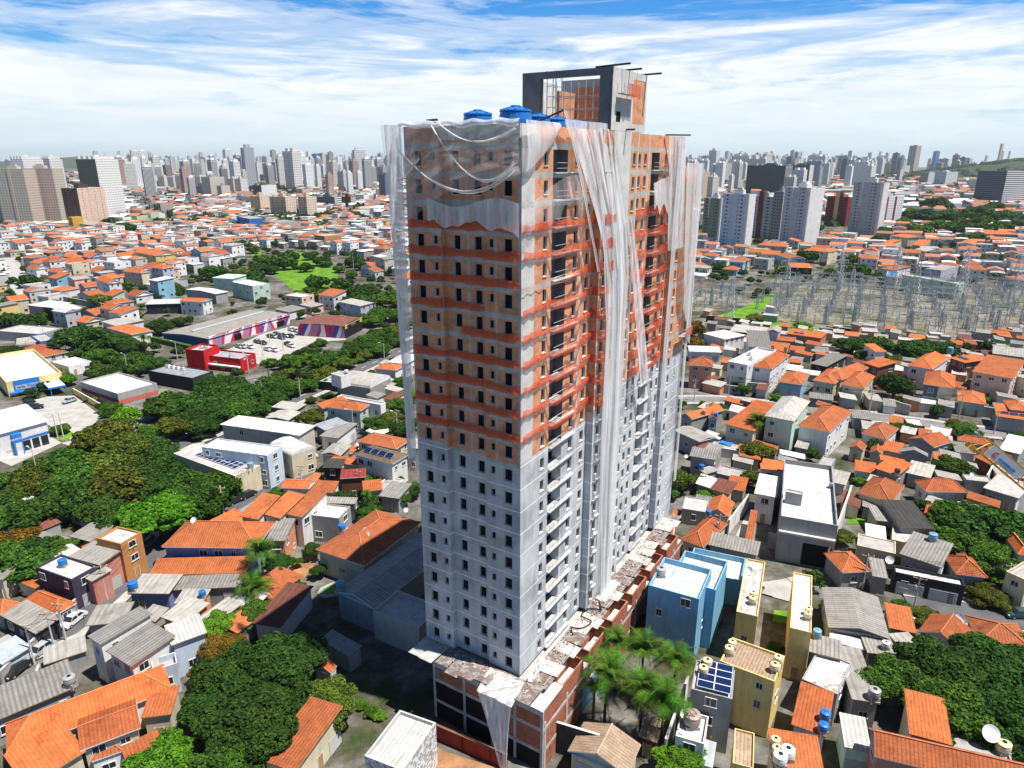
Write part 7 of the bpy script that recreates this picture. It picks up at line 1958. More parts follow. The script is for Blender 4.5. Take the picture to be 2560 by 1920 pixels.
def _wheel(b):
    n=14
    ring=lambda y,r:[(r*math.cos(2*math.pi*i/n),y,r*math.sin(2*math.pi*i/n)) for i in range(n)]
    a,c=ring(-.1,.31),ring(.1,.31)
    for i in range(n): b.poly([a[i],a[(i+1)%n],c[(i+1)%n],c[i]],'tyre')
    b.poly(a,'tyre'); b.poly(c[::-1],'tyre'); b.poly([(x*.6,y-.012,z*.6) for x,y,z in a],'steel'); b.poly([(x*.6,y+.012,z*.6) for x,y,z in c[::-1]],'steel')
WH=mk(_wheel,name='wheel')
def _lamp(b): b.box(2.0,2.13,-.78,-.45,.6,.74,'white'); 
def _lamp2(b): b.box(2.0,2.13,.45,.78,.6,.74,'white')
LP1,LP2=mk(_lamp,name='headlight'),mk(_lamp2,name='headlight')
CC={'w':(.78,.78,.77),'s':(.42,.45,.48),'k':(.02,.02,.022),'n':(.03,.05,.14),'r':(.5,.04,.05),'g':(.03,.07,.07)}
for x,y,z,a,c,n,k in CARS:
    o=thing('parked_car' if k=='car' else 'box_truck',(x,y,z+.16),R(a),n,'car' if k=='car' else 'truck','cars and trucks in the streets')
    if k=='car':
        put(CB,'body',o,CC[c]); put(CG,'window',o); put(LP1,'headlight',o); put(LP2,'headlight',o)
        for wx in (-1.3,1.3):
            for wy in (-.78,.78): put(WH,'wheel',o,None,(wx,wy,.31))
    else:
        b=MB(); b.box(-3,1.0,-1.05,1.05,.75,3.0,'car_paint'); b.build('cargo_box',o,(.75,.75,.74))
        b=MB(); b.box(-2.6,.6,-1.07,-1.055,1.1,2.5,'mural',skip='b'); b.build('picture_panel',o)
        b=MB(); b.box(1.1,2.7,-.95,.95,.45,1.5,'car_paint'); b.poly([(1.1,-.9,2.2),(2.1,-.9,2.2),(2.1,.9,2.2),(1.1,.9,2.2)],'car_paint'); b.poly([(1.1,-.95,1.5),(2.1,-.9,2.2),(1.1,-.9,2.2)],'car_paint'); b.build('cab',o,(.75,.75,.74))
        b=MB(); b.poly([(2.7,-.95,1.5),(2.7,.95,1.5),(2.1,.9,2.2),(2.1,-.9,2.2)],'glass'); b.poly([(1.2,-.96,1.5),(2.7,-.96,1.5),(2.1,-.91,2.15),(1.2,-.91,2.15)],'glass'); b.build('window',o)
        for wx in (-2,2):
            for wy in (-.95,.95): put(WH,'wheel',o,None,(wx,wy,.45),0,(1.4,1.2,1.4))
# ---------------------------------------------------------------- poles and lamps
for i,(x,y,z,h_,k) in enumerate(POLES):
    h_=max(h_,7.0) if k!='mast' else h_
    o=thing('street_lamp' if k=='lamp' else 'utility_pole',(x,y,z),R(150+(i*37)%50),None,'street lamp' if k=='lamp' else 'utility pole','lamps and poles along the streets')
    b=MB(); b.lathe([(.15,0),(.09,h_)],8,'concrete_light'); b.build('post',o)
    if k=='lamp':
        b=MB(); b.beam((0,0,h_-.1),(1.5,0,h_+.25),.08,'galv'); b.box(1.3,2.0,-.14,.14,h_+.18,h_+.3,'white'); b.build('lamp_arm',o)
    else:
        b=MB(); b.beam((-1.0,0,h_-.4),(1.0,0,h_-.4),.12,'timber'); b.beam((-.7,0,h_-1.3),(.7,0,h_-1.3),.1,'timber')
        for q in (-.9,0,.9): b.lathe([(.05,h_-.33),(.07,h_-.2),(.03,h_-.12)],6,'white',(q,0))
        b.build('cross_arm',o)
        if i%3==0:
            b=MB(); b.lathe([(.22,h_-2.6),(.26,h_-2.4),(.26,h_-1.8),(.2,h_-1.7)],10,'galv',(.35,0)); b.build('transformer',o)
    auto(o,'concrete' if k!='lamp' else 'slim','street lamp' if k=='lamp' else 'utility pole',h_*.7)
# sagging wires of the left street
gw='overhead wires of the left street'
wp=[(x,y,z,max(h_,7)) for x,y,z,h_,k in POLES if k=='pole' and -78<x<-50 and 80<y<140]
wp.sort(key=lambda p:p[1])
for j,(p,q) in enumerate(zip(wp,wp[1:])):
    b=MB()
    for o_ in (-.9,0,.9):
        for i in range(8):
            f0,f1=i/8,(i+1)/8
            P=lambda f:(p[0]+(q[0]-p[0])*f+o_*.6,p[1]+(q[1]-p[1])*f+o_*.4,p[3]-.2+(q[3]-p[3])*f-.6*4*f*(1-f))
            b.beam(P(f0),P(f1),.035,'black')
    o=b.build('overhead_wire'); tag(o,None,'wire',gw); AUTO.append((o,'black sagging','wire span',*pix(.5*(p[0]+q[0]),.5*(p[1]+q[1]),7)[:2]))
gw='overhead wires of the right streets'
wp=[(x,y,z,max(h_,7)) for x,y,z,h_,k in POLES if k!='mast' and 50<x<140 and 92<y<205]
wp.sort(key=lambda p:p[0]+p[1]*.1)
for p in wp:
    q=min((q for q in wp if q[0]>p[0]+6),key=lambda q:math.hypot(q[0]-p[0],q[1]-p[1]),default=None)
    if not q or math.hypot(q[0]-p[0],q[1]-p[1])>48: continue
    b=MB()
    for o_ in (-.8,0,.8):
        for i in range(8):
            f0,f1=i/8,(i+1)/8
            P=lambda f:(p[0]+(q[0]-p[0])*f-o_*.3,p[1]+(q[1]-p[1])*f+o_*.6,p[3]-.2+(q[3]-p[3])*f-.7*4*f*(1-f))
            b.beam(P(f0),P(f1),.035,'black')
    o=b.build('overhead_wire'); tag(o,None,'wire',gw); AUTO.append((o,'black sagging','wire span',*pix(.5*(p[0]+q[0]),.5*(p[1]+q[1]),7)[:2]))
# ---------------------------------------------------------------- towers and blocks further out
def block(x,y,z,W,Hh,split,c1,c2,style,label,name='apartment_block',group=None,cat='tower block',hor=R(35)):
    phi=math.atan2(y,x); f=Vector((math.cos(phi),math.sin(phi))); r=Vector((f.y,-f.x))
    al=hor; a=max(3,split*W/math.cos(al)); d=max(3,(1-split)*W/math.sin(al))
    if d>2.2*a+6: d=2.2*a+6
    if style=='shed': d=min(d,60); a=max(a,12)
    cor=Vector((x,y))+r*(-W/2+split*W)
    lx=r*math.cos(al)-f*math.sin(al); ang=math.atan2(lx.y,lx.x)
    root=thing(name,(cor.x,cor.y,z),ang,label,cat,group)
    # local: face 1 is the plane y=0 for x in -a..0 ; face 2 is the plane x=0 for y in 0..d
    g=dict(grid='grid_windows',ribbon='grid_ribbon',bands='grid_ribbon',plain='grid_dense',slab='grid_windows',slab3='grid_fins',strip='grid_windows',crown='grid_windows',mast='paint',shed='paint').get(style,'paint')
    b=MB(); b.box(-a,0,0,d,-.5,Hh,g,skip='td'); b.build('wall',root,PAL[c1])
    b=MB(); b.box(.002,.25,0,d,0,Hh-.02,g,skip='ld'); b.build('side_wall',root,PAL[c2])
    b=MB()
    if style=='shed': b.poly([(-a-.3,-.3,Hh),(.5,-.3,Hh),(.5,d/2,Hh+1.6),(-a-.3,d/2,Hh+1.6)],'slab'); b.poly([(.5,d+.3,Hh),(-a-.3,d+.3,Hh),(-a-.3,d/2,Hh+1.6),(.5,d/2,Hh+1.6)],'slab'); b.build('roof',root,(.8,.8,.79)); return root,a,d
    b.poly([(-a,0,Hh-.4),(0,0,Hh-.4),(0,d,Hh-.4),(-a,d,Hh-.4)],'slab'); b.build('roof',root,(.5,.49,.47))
    if style!='mast' and Hh>14:
        b=MB(); k=.3; b.box(-a*.62,-a*.30,d*.25,d*.6,Hh-.39,Hh+3.2,'paint'); b.box(-a*.55,-a*.36,d*.3,d*.5,Hh+3.2,Hh+5,'paint'); b.build('roof_house',root,PAL[c1] if style not in('crown','cap2') else PAL[c2])
    if style=='crown':
        b=MB()
        for i in range(4): b.box(-a+a*(i*.26),-a+a*(i*.26+.15),.2,d*.9,Hh-.38,Hh+3.5,'paint')
        b.build('roof_crown',root,PAL[c2])
    fl=max(2,int(Hh/2.9))
    def wn(u0,ww,face,hh=1.0):
        for k in range(fl):
            zb=k*Hh/fl+.9
            if face==1: put(PWIN,'window',root,None,(u0,-.03,zb),0,(ww,1,hh))
            else: put(PWIN,'window',root,None,(.28,u0,zb),R(90),(ww,1,hh))
    if style=='cap2':
        for u,ww in ((.18,1.9),(.30,.8),(.62,.8),(.74,1.9)): wn(-a*(1-u),ww,1)
        b=MB(); b.box(-a*.70,-a*.66,-.5,-.001,Hh*.55,Hh,'paint'); b.box(-a*.08,-.001,-.4,-.001,0,Hh,'paint'); b.build('pilaster',root,PAL[c2])
    if style=='cap':
        for u,ww in ((.2,1.6),(.5,1.0),(.8,1.6)): wn(-a*(1-u),ww,1)
        for u,ww in ((.16,1.3),(.38,.8),(.62,.8),(.84,1.3)): wn(d*u,ww,2)
    if style in('mid','mid2'):
        for u,ww in ((.12,1.0),(.27,3.2),(.75,3.2),(.91,1.0)): wn(-a*(1-u),ww,1,1.1)
        b=MB(); b.box(-a*.60,-a*.42,-.35,-.001,0,Hh+5,'paint'); b.build('shaft',root,PAL['mar' if style=='mid' else 'yel'])
    if style=='strip':
        b=MB()
        for u in (.15,.55): b.box(.26,.4,d*u,d*(u+.1),0,Hh,'paint')
        b.build('painted_stripe',root,PAL['mar'])
    if style=='slab':
        b=MB(); b.box(-a*.55,-a*.45,-.6,-.001,0,Hh,'paint'); b.build('stair_shaft',root,PAL[c2])
    return root,a,d
TS={'pale pink':'the pale pink tower','leftmost grey':'the left frame slab','right grey brown':'the right grey brown slab','tallest white':'the tallest white tower','first beige':'the first beige tower','widest beige':'the widest beige tower','third beige':'the third beige tower','olive grey':'the olive grey tower','pale blue white':'the pale blue white tower','grey tower with a maroon':'the maroon shaft tower','tall lilac':'the lilac white tower','maroon brick':'the maroon brick tower','grey white tower with':'the grey white tower','white tower with maroon':'the maroon striped tower','striped office':'the striped office tower','tall lone':'the lone far tower','dark green ribbed':'the dark green slab','blue glass tower on':'the blue glass skyline tower','white twin':'the white twin slab','dark glazed':'the dark office slab','narrow pinkish':'the narrow pinkish tower','wide white framed':'the white framed block','tan gridded':'the tan gridded tower','cream block':'the cream square block','slim mast':'the hill mast','small white hall':'the small white hall','large white roofed':'the large white hall','long office':'the long ochre office'}
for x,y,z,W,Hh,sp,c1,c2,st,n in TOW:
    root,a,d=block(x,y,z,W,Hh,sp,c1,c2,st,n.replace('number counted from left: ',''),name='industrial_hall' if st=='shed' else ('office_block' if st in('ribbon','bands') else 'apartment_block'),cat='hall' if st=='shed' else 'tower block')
    for k,v in TS.items():
        if n.startswith(k): landmark(root,v,Hh*.7)
# ---------------------------------------------------------------- skyline
flat('far_white',(.78,.77,.75)); flat('far_orange',(.44,.16,.075)); flat('far_rust',(.31,.13,.08)); flat('far_grey',(.34,.33,.315)); flat('far_pale',(.52,.50,.46)); flat('far_slate',(.14,.17,.21)); flat('far_dark',(.06,.06,.06)); flat('far_cream',(.56,.48,.36))
rng=random.Random(11)
SK=[]
tops=[]
def proto(i):
    b=MB(); w_,d_,h_=[(18,16,60),(24,14,55),(15,15,72),(30,13,48),(20,20,64),(16,22,58)][i]
    g=['grid_windows','grid_dense','grid_dense','grid_windows','grid_fins','grid_dense'][i]
    b.box(-w_/2,w_/2,-d_/2,d_/2,0,h_,g,skip='d',top='slab')
    if i%2==0: b.box(-w_*.25,w_*.2,-d_*.25,d_*.25,h_,h_+5,'paint',skip='d')
    else:
        b.box(-w_*.4,-w_*.1,-d_*.3,d_*.3,h_,h_+4,'paint',skip='d'); b.box(w_*.1,w_*.4,-d_*.3,d_*.3,h_,h_+4,'paint',skip='d')
    if i in(1,3): b.box(-1.2,1.2,-d_/2-.6,-d_/2+.1,0,h_,'paint',skip='bd')
    return b.mesh('apartment_block')
SKM=[proto(i) for i in range(6)]
SC=[((.84,.83,.81),'white'),((.80,.78,.74),'off-white'),((.70,.67,.62),'cream'),((.42,.44,.47),'grey'),((.16,.19,.24),'dark grey'),((.10,.16,.26),'blue grey'),((.50,.36,.30),'brownish')]
SKW=[6,5,2.5,1.6,.6,.5,.5]
gs='towers of the far skyline'
def skyt(px0,px1,n,d0,d1,h0,h1):
    for _ in range(n):
        px_=rng.uniform(px0,px1); D=d0*(d1/d0)**rng.random()
        x=(px_-512)/FX*(D*CT+CAM_H*ST)
        h_=rng.uniform(h0,h1)*(1 if rng.random()<.85 else 1.3); k=rng.randrange(6); c,cn=rng.choices(SC,SKW)[0]
        base=[60,55,72,48,64,58][k]; s=h_/base*rng.uniform(.85,1.0)
        q=.9+.2*rng.random()
        o=put(SKM[k],'apartment_block',None,tuple(v*q for v in c),(x,D,0),rng.uniform(-1.15,-.6),(s*rng.uniform(.8,1.25),s,h_/base)); tag(o,None,'tower block',gs); auto(o,cn,'tower block',h_*.6)
skyt(100,420,86,1900,3600,55,88); skyt(100,420,30,3600,5000,75,115); skyt(-40,110,8,2600,4500,55,80)
skyt(690,870,44,1700,3400,50,80); skyt(690,900,24,3200,5000,70,110); skyt(870,1040,10,3500,5000,60,90); skyt(120,400,14,1350,2000,42,60); skyt(690,800,6,1100,1700,40,55)
# everything too far off to be told apart
b=MB()
for q in range(640):
    px_=rng.choice([rng.uniform(90,430)]*5+[rng.uniform(685,905)]*4+[rng.uniform(-20,1040)]); D=3600*(2.6**rng.random()); x=(px_-512)/FX*(D*CT+CAM_H*ST)
    h_=rng.uniform(60,105)*(1+max(0,D-4500)/9000)*(1 if rng.random()<.88 else 1.35); w_=rng.uniform(8,16); d_=rng.uniform(8,14); a=rng.uniform(-1.15,-.6); c_,s_=math.cos(a),math.sin(a); m_=rng.choice(['far_white']*6+['far_pale']*3+['far_grey','far_slate'])
    Q=lambda u,v,z:(x+u*c_-v*s_,D+u*s_+v*c_,z)
    for (u0,v0),(u1,v1) in (((-w_,-d_),(w_,-d_)),((w_,-d_),(w_,d_)),((-w_,d_),(-w_,-d_))): b.poly([Q(u0,v0,0),Q(u1,v1,0),Q(u1,v1,h_),Q(u0,v0,h_)],m_)
    b.poly([Q(-w_,-d_,h_),Q(w_,-d_,h_),Q(w_,d_,h_),Q(-w_,d_,h_)],'far_grey')
    b.poly([Q(-w_*.4,-d_*.4,h_),Q(w_*.3,-d_*.4,h_),Q(w_*.3,-d_*.4,h_+5),Q(-w_*.4,-d_*.4,h_+5)],m_); b.poly([Q(w_*.3,-d_*.4,h_),Q(w_*.3,d_*.4,h_),Q(w_*.3,d_*.4,h_+5),Q(w_*.3,-d_*.4,h_+5)],m_)
o=b.build('distant_towers'); tag(o,'mass of tiny pale towers along the horizon',None,None,'stuff')
# ---------------------------------------------------------------- far hills, woods, low districts (uncountable)
def hill(name,cx,cy,rx,ry,h_):
    b=MB(); n=28; m_=9
    def P(i,j):
        a=2*math.pi*i/n; r=j/m_; k=(1+math.cos(math.pi*r))/2*(1+.18*math.sin(a*5+j))
        return (cx+rx*r*math.cos(a),cy+ry*r*math.sin(a),-2+h_*k*(1 if j<m_ else 0))
    for j in range(m_):
        for i in range(n):
            if j==0: b.poly([P(0,0),P(i,1),P(i+1,1)],'hill_green')
            else: b.poly([P(i,j),P(i,j+1),P(i+1,j+1),P(i+1,j)],'hill_green')
    b.build(name,kind='structure',smooth=True)
hill('hill',2550,3300,900,900,88); hill('hill',1500,3900,700,500,50); hill('hill',-5200,9000,2600,900,120)
def blobs(name,spots,label,n=26):
    g=np.random.default_rng(5); V=[];F=[]
    for (x,y,z,r) in spots:
        k=n; d=g.normal(size=(k,3)); d/=np.linalg.norm(d,axis=1)[:,None]; d[:,2]=np.abs(d[:,2])
        P=np.array([x,y,z])+d*np.array([r,r,r*.8])*g.uniform(.7,1.05,(k,1))
        t=np.cross(d+g.normal(size=(k,3))*.5,g.normal(size=(k,3))); t/=np.linalg.norm(t,axis=1)[:,None]; s=np.cross(d,t); s/=np.linalg.norm(s,axis=1)[:,None]+1e-6
        a=r*.5; V.append(np.stack([P-t*a,P-s*a*.8,P+t*a,P+s*a*.8],axis=1).reshape(-1,3))
    V=np.concatenate(V); n_=len(V)//4
    me=bpy.data.meshes.new(name); me.vertices.add(len(V)); me.vertices.foreach_set('co',V.ravel()); me.loops.add(len(V)); me.loops.foreach_set('vertex_index',np.arange(len(V))); me.polygons.add(n_); me.polygons.foreach_set('loop_start',np.arange(0,len(V),4)); me.materials.append(MATS['leaf']); me.update()
    o=put(me,name,None,(.035,.075,.022)); tag(o,label,None,None,'stuff')
sp=[]
for _ in range(1500):
    D=800*(6.5**rng.random()); px_=rng.uniform(-30,1060); x=(px_-512)/FX*D
    u=math.sin(x*.006+1.3*math.sin(D*.0021))+math.sin(D*.008+x*.002)
    if u<.25 and rng.random()<.72: continue
    sp.append((x,D,0,rng.uniform(4,9)*(1+D/4000)))
for _ in range(900):
    a=rng.random()*6.28; q=rng.random()**.5; h_=88*(1+math.cos(math.pi*q))/2
    sp.append((2550+880*q*math.cos(a),3300+880*q*math.sin(a),h_-3,rng.uniform(9,17)))
blobs('distant_woods',sp,'dark woods scattered through the far city')
# leafy belt in front of the left complex
sp=[(rng.uniform(-420,-190)+0,rng.uniform(760,1000),0,rng.uniform(5,10)) for _ in range(170)]+[(rng.uniform(420,760),rng.uniform(700,960),0,rng.uniform(5,10)) for _ in range(60)]
blobs('tree_belt',sp,'continuous green belt of trees in the middle distance',60)
b=MB()
for _ in range(2600):
    D=900*(5.5**rng.random()); px_=rng.uniform(-30,1060); x=(px_-512)/FX*D
    s=rng.uniform(4.5,7.5)*(1+D/3500); h_=rng.uniform(3,9)*(1+D/8000); a=rng.uniform(-.9,.3); c_,s_=math.cos(a),math.sin(a); l=s*rng.uniform(.7,1.6)
    Q=lambda u,v,z:(x+u*c_-v*s_,D+u*s_+v*c_,z)
    m_=rng.choice(['far_white','far_white','far_pale','far_grey','far_cream']); rf=rng.choice(['far_orange','far_rust','far_rust','far_white','far_grey','far_grey'])
    b.poly([Q(-l,-s,0),Q(l,-s,0),Q(l,-s,h_),Q(-l,-s,h_)],m_); b.poly([Q(l,-s,0),Q(l,s,0),Q(l,s,h_),Q(l,-s,h_)],m_); b.poly([Q(-l,s,0),Q(-l,-s,0),Q(-l,-s,h_),Q(-l,s,h_)],m_)
    b.poly([Q(-l,-s,h_),Q(l,-s,h_),Q(l,0,h_+s*.3),Q(-l,0,h_+s*.3)],rf); b.poly([Q(l,s,h_),Q(-l,s,h_),Q(-l,0,h_+s*.3),Q(l,0,h_+s*.3)],rf)
o=b.build('distant_houses'); tag(o,'carpet of tiny far houses below the skyline',None,None,'stuff')
# ---------------------------------------------------------------- hillside houses between the landmarks
occ=[(x,y,r) for x,y,r in ALLH]+[(x,y,w_*.33) for x,y,z,w_,hr,k,n in TREES if math.hypot(x,y)>200]+[(x,y,W*.7) for x,y,z,W,*_ in TOW if y<1000]
lawn=[pts for k,pts,z in PATCH if k in('grass','gravel','concrete')]
rdp=[]
for n_,mat,pts,wd,z in ROADS:
    for (x0,y0),(x1,y1) in zip(pts,pts[1:]):
        k=max(1,int(math.hypot(x1-x0,y1-y0)/6))
        for i in range(k+1): rdp.append((x0+(x1-x0)*i/k,y0+(y1-y0)*i/k,wd*.5+2))
cand=[]
g0=R(-30); cg,sg=math.cos(g0),math.sin(g0)
for reg,poly in FILL.items():
    xs=[p[0] for p in poly]; ys=[p[1] for p in poly]
    for iu in range(-90,90):
        for iv in range(0,110):
            st=12.5
            u=iu*st+rng.uniform(-2,2); v=iv*st+rng.uniform(-2,2)+(3 if iu%2 else 0)
            x,y=u*cg-v*sg,u*sg+v*cg
            if y<180 or not inpoly(x,y,poly): continue
            D=math.hypot(x,y); k=1+min(1,max(0,(D-300)/600))*.3
            p=pix(x,y,4)
            if 432<p[0]<655 or p[0]<-15 or p[0]>1040: continue
            w_=rng.uniform(7.5,11.5)*k; d_=rng.uniform(7,10.5)*k
            if any((x-a)**2+(y-c)**2<(q+w_*.46)**2 for a,c,q in occ): continue
            if any((x-a)**2+(y-c)**2<(q+w_*.4)**2 for a,c,q in rdp) or any(inpoly(x,y,l) for l in lawn): continue
            occ.append((x,y,w_*.5)); cand.append((D/w_,x,y,w_,d_))
cand.sort()
WC=[('wht','white',6),('cream','cream',2),('gry2','grey',2),('pnk2','pale pink',.9),('yel','mustard',.5),('grn','mint green',.5),('lil','lilac grey',.7),('blu2','light blue',.5),('brk','brick red',.5),('tanw','beige',1)]
RC=[('or','orange',3.6),('or2','rusty orange',3.6),('fc','grey',2.0),('wst','white',1.7),('fcd','dark grey',1.0)]
gh_='ordinary houses across the slopes'
NFILL=150
for i,(_,x,y,w_,d_) in enumerate(cand):
    wk,wn_,_w=rng.choices(WC,[q[2] for q in WC])[0]; rk,rn,_r=rng.choices(RC,[q[2] for q in RC])[0]
    D=math.hypot(x,y); k=1+min(1,max(0,(D-300)/600))*.3
    if i>=NFILL: continue
    fl=rng.choice([1,1,2,2,2,3]); h_=(2.9*fl+.6)*(.85+.25*k)
    if rk in('or','or2'): rf=rng.choice(['hip','gab','gab','shed']); rh=rng.uniform(1.4,2.2)*k
    else: rf=rng.choice(['shed','flat','gab']); rh=.6 if rf!='gab' else 1.0
    ang=math.degrees(g0)+rng.choice([0,0,0,90])+rng.gauss(0,5)
    root,X,Y,h=house('house',x,y,0,ang,w_,d_,h_,rf,rh,wk,rk,None,'house',{'base':0,'rot':rng.randrange(2)} if rf=='gab' else {},near=False,group=gh_)
    auto(root,'%s %s with %s roof'%(wn_,'bungalow' if fl==1 else ('two-storey house' if fl==2 else 'three-storey house'),rn),'',h_*.8)
b=MB()
for _,x,y,w_,d_ in cand[NFILL:]:
    D=math.hypot(x,y); h_=rng.choice([3.4,6,6.2,8.5])*rng.uniform(.9,1.15); a=g0+rng.choice([0,0,1.57])+rng.gauss(0,.1); c_,s_=math.cos(a),math.sin(a); l,s=w_/2,d_/2
    Q=lambda u,v,z:(x+u*c_-v*s_,y+u*s_+v*c_,z)
    m_=rng.choice(['far_white','far_white','far_white','far_pale','far_grey','far_cream']); rf=rng.choice(['far_orange','far_orange','far_rust','far_white','far_grey','far_grey','far_pale'])
    cs=((-l,-s),(l,-s),(l,s),(-l,s)); rh=1.5 if rf in('far_orange','far_rust') else .4
    for k in range(4):
        (u0,v0),(u1,v1)=cs[k],cs[(k+1)%4]; b.poly([Q(u0*.94,v0*.94,0),Q(u1*.94,v1*.94,0),Q(u1*.94,v1*.94,h_),Q(u0*.94,v0*.94,h_)],m_)
        L_=math.hypot(u1-u0,v1-v0); n_=max(1,int(L_/3.2))
        nx,ny=(v1-v0)/L_*.03,-(u1-u0)/L_*.03
        for fz in range(int(h_/2.8)):
            for j in range(n_):
                if rng.random()<.35: continue
                e0,e1=(j+.32)/n_,(j+.66)/n_; z0=fz*2.8+1.0
                b.poly([Q((u0+(u1-u0)*e)*.94+nx,(v0+(v1-v0)*e)*.94+ny,zq) for e,zq in ((e0,z0),(e1,z0),(e1,z0+1.2),(e0,z0+1.2))],'far_dark')
    b.poly([Q(-l,-s,h_),Q(l,-s,h_),Q(l,0,h_+rh),Q(-l,0,h_+rh)],rf); b.poly([Q(l,s,h_),Q(-l,s,h_),Q(-l,0,h_+rh),Q(l,0,h_+rh)],rf); b.poly([Q(l,-s,h_),Q(l,s,h_),Q(l,0,h_+rh)],m_); b.poly([Q(-l,s,h_),Q(-l,-s,h_),Q(-l,0,h_+rh)],m_)
o=b.build('distant_houses'); tag(o,'crowded far houses on the slopes too many to count',None,None,'stuff')
print('fill',len(cand))
# lean-tos and roofed yards squeezed between the houses
gl='lean-to roofs between the houses'
ns=0
for _ in range(22000):
    if ns>=255: break
    D=rng.uniform(88,330); px_=rng.uniform(5,1020); x=(px_-512)/FX*D*1.08; y=D
    p=pix(x,y,2)
    if 395<p[0]<700 and p[1]>240 and p[1]<600 or (380<p[0]<660 and p[1]>=600) or p[1]>800: continue
    if (-330<x<-46 and 128<y<345) or (-40<x<0 and y<135): continue
    if math.hypot(x-53,y-101)<9: continue
    w_=rng.uniform(3,8); d_=rng.uniform(2.6,6.5)
    if any((x-a)**2+(y-c)**2<(q*.8+w_*.42)**2 for a,c,q in occ) or any((x-a)**2+(y-c)**2<(q+w_*.5)**2 for a,c,q in rdp) or any(inpoly(x,y,l) for l in lawn): continue
    ns+=1; occ.append((x,y,w_*.5)); rk=rng.choice(['fc','fc','fcd','crd','conc','conc','or2','or','wst','brn']); wk=rng.choice(['gry','wht','conc','brk','cream'])
    rn={'fc':'grey','fcd':'dark grey','crd':'ribbed grey','conc':'concrete','or2':'rusty orange','or':'orange','wst':'white','brn':'brown'}[rk]
    root,X,Y,h=house('shed',x,y,0,-28+rng.choice([0,90])+rng.gauss(0,6),w_,d_,rng.uniform(2.4,3.4),'flat' if rk=='conc' else 'shed',.2 if rk=='conc' else .5,wk,rk,None,'shed',{'win':'no'},near=False,group=gl)
    auto(root,'small %s'%rn,'lean-to roof',2)
print('sheds',ns)
# bushes and small trees between the houses
gk='bushes and trees in the yards'
nb=0
for _ in range(12000):
    if nb>=420: break
    D=rng.choice([rng.uniform(95,260),rng.uniform(230,640),rng.uniform(230,640)]); px_=rng.uniform(5,1020); x=(px_-512)/FX*D*1.05; y=D
    p=pix(x,y,2)
    if 395<p[0]<700 and p[1]>250: continue
    if any((x-a)**2+(y-c)**2<(q*.95+1.2)**2 for a,c,q in occ) or any((x-a)**2+(y-c)**2<q*q for a,c,q in rdp) or any(inpoly(x,y,l) for l in lawn): continue
    r=rng.uniform(1.2,2.4)*(1+D/700); nb+=1; occ.append((x,y,r)); kk=rng.choice('ddmmvl'); c=KC[kk]; q=.8+.4*rng.random()
    zc=r*.85 if r>2 else r*.5
    if r>2: MERGE.append((x,y,zc,r,r*.95)); continue
    o=thing('shrub',(x,y,0),0,None,'shrub',gk)
    put((MID if D<200 else SML)[rng.randrange(4)],'crown',o,tuple(v*q for v in c),(0,0,zc),rng.random()*6,(r,r,r*.95))
    auto(o,KN[kk]+' yard','bush',zc)
print('bushes',nb,len(MERGE))
VV=[]
for i,(x,y,zc,r,hz) in enumerate(MERGE):
    me=SML[i%4]; a=np.empty(len(me.vertices)*3,dtype=np.float32); me.vertices.foreach_get('co',a); a=a.reshape(-1,3); q=i*1.3; c_,s_=math.cos(q),math.sin(q)
    VV.append(np.stack([x+r*(a[:,0]*c_-a[:,1]*s_),y+r*(a[:,0]*s_+a[:,1]*c_),zc+hz*a[:,2]],axis=1))
VV=np.concatenate(VV); n_=len(VV)//4
me=bpy.data.meshes.new('distant_trees'); me.vertices.add(len(VV)); me.vertices.foreach_set('co',VV.ravel()); me.loops.add(len(VV)); me.loops.foreach_set('vertex_index',np.arange(len(VV))); me.polygons.add(n_); me.polygons.foreach_set('loop_start',np.arange(0,len(VV),4)); me.materials.append(MATS['leaf']); me.update()
tag(put(me,'distant_trees',None,(.042,.088,.02)),'small trees scattered between the far houses',None,None,'stuff')
# ---------------------------------------------------------------- switchyard
def lattice(b,h_,w0,w1,m='galv',n=6,t_=.14,base=0):
    c=lambda k,z:[(s*(w0+(w1-w0)*z/h_)/2,r*(w0+(w1-w0)*z/h_)/2,z+base) for s,r in ((-1,-1),(1,-1),(1,1),(-1,1))][k]
    for k in range(4): b.beam(c(k,0),c(k,h_),t_,m)
    for i in range(n):
        z0,z1=h_*i/n,h_*(i+1)/n
        for k in range(4):
            b.beam(c(k,z0),c((k+1)%4,z1),t_*.6,m)
            if i%2==0: b.beam(c(k,z1),c((k+1)%4,z1),t_*.6,m)
def pylon(b):
    lattice(b,24,5,1.0,n=9,t_=.22)
    for z,l in ((15,5),(18.5,6),(22,4.5)):
        for s in (-1,1): b.beam((0,0,z+.8),(s*l,0,z),.22,'galv'); b.beam((0,0,z),(s*l,0,z),.2,'galv'); b.beam((s*l,0,z),(s*l,0,z-1.6),.18,'white')
    b.beam((0,0,24),(0,0,27),.2,'galv')
PY=mk(pylon,name='pylon')
def gan_col(b): lattice(b,11,1.3,.6,n=8,t_=.16); b.beam((0,0,11),(0,0,14),.12,'galv')
def gan_beam(b):
    for y,z in ((-.4,10),(.4,10),(0,10.8)): b.beam((-6,y,z),(6,y,z),.13,'galv')
    for i in range(12):
        x=-6+i; b.beam((x,-.4,10),(x+.5,0,10.8),.08,'galv'); b.beam((x+.5,0,10.8),(x+1,.4,10),.08,'galv')
def gan_ins(b):
    for x in (-4,0,4):
        for k in range(6): b.lathe([(.07,9.9-k*.28),(.2,9.8-k*.28),(.07,9.68-k*.28)],6,'pipe',(x,0))
GC,GB,GI=mk(gan_col,name='lattice_column'),mk(gan_beam,name='lattice_beam'),mk(gan_ins,name='insulator')
def eq_base(b): lattice(b,2.4,.7,.5,n=3,t_=.1)
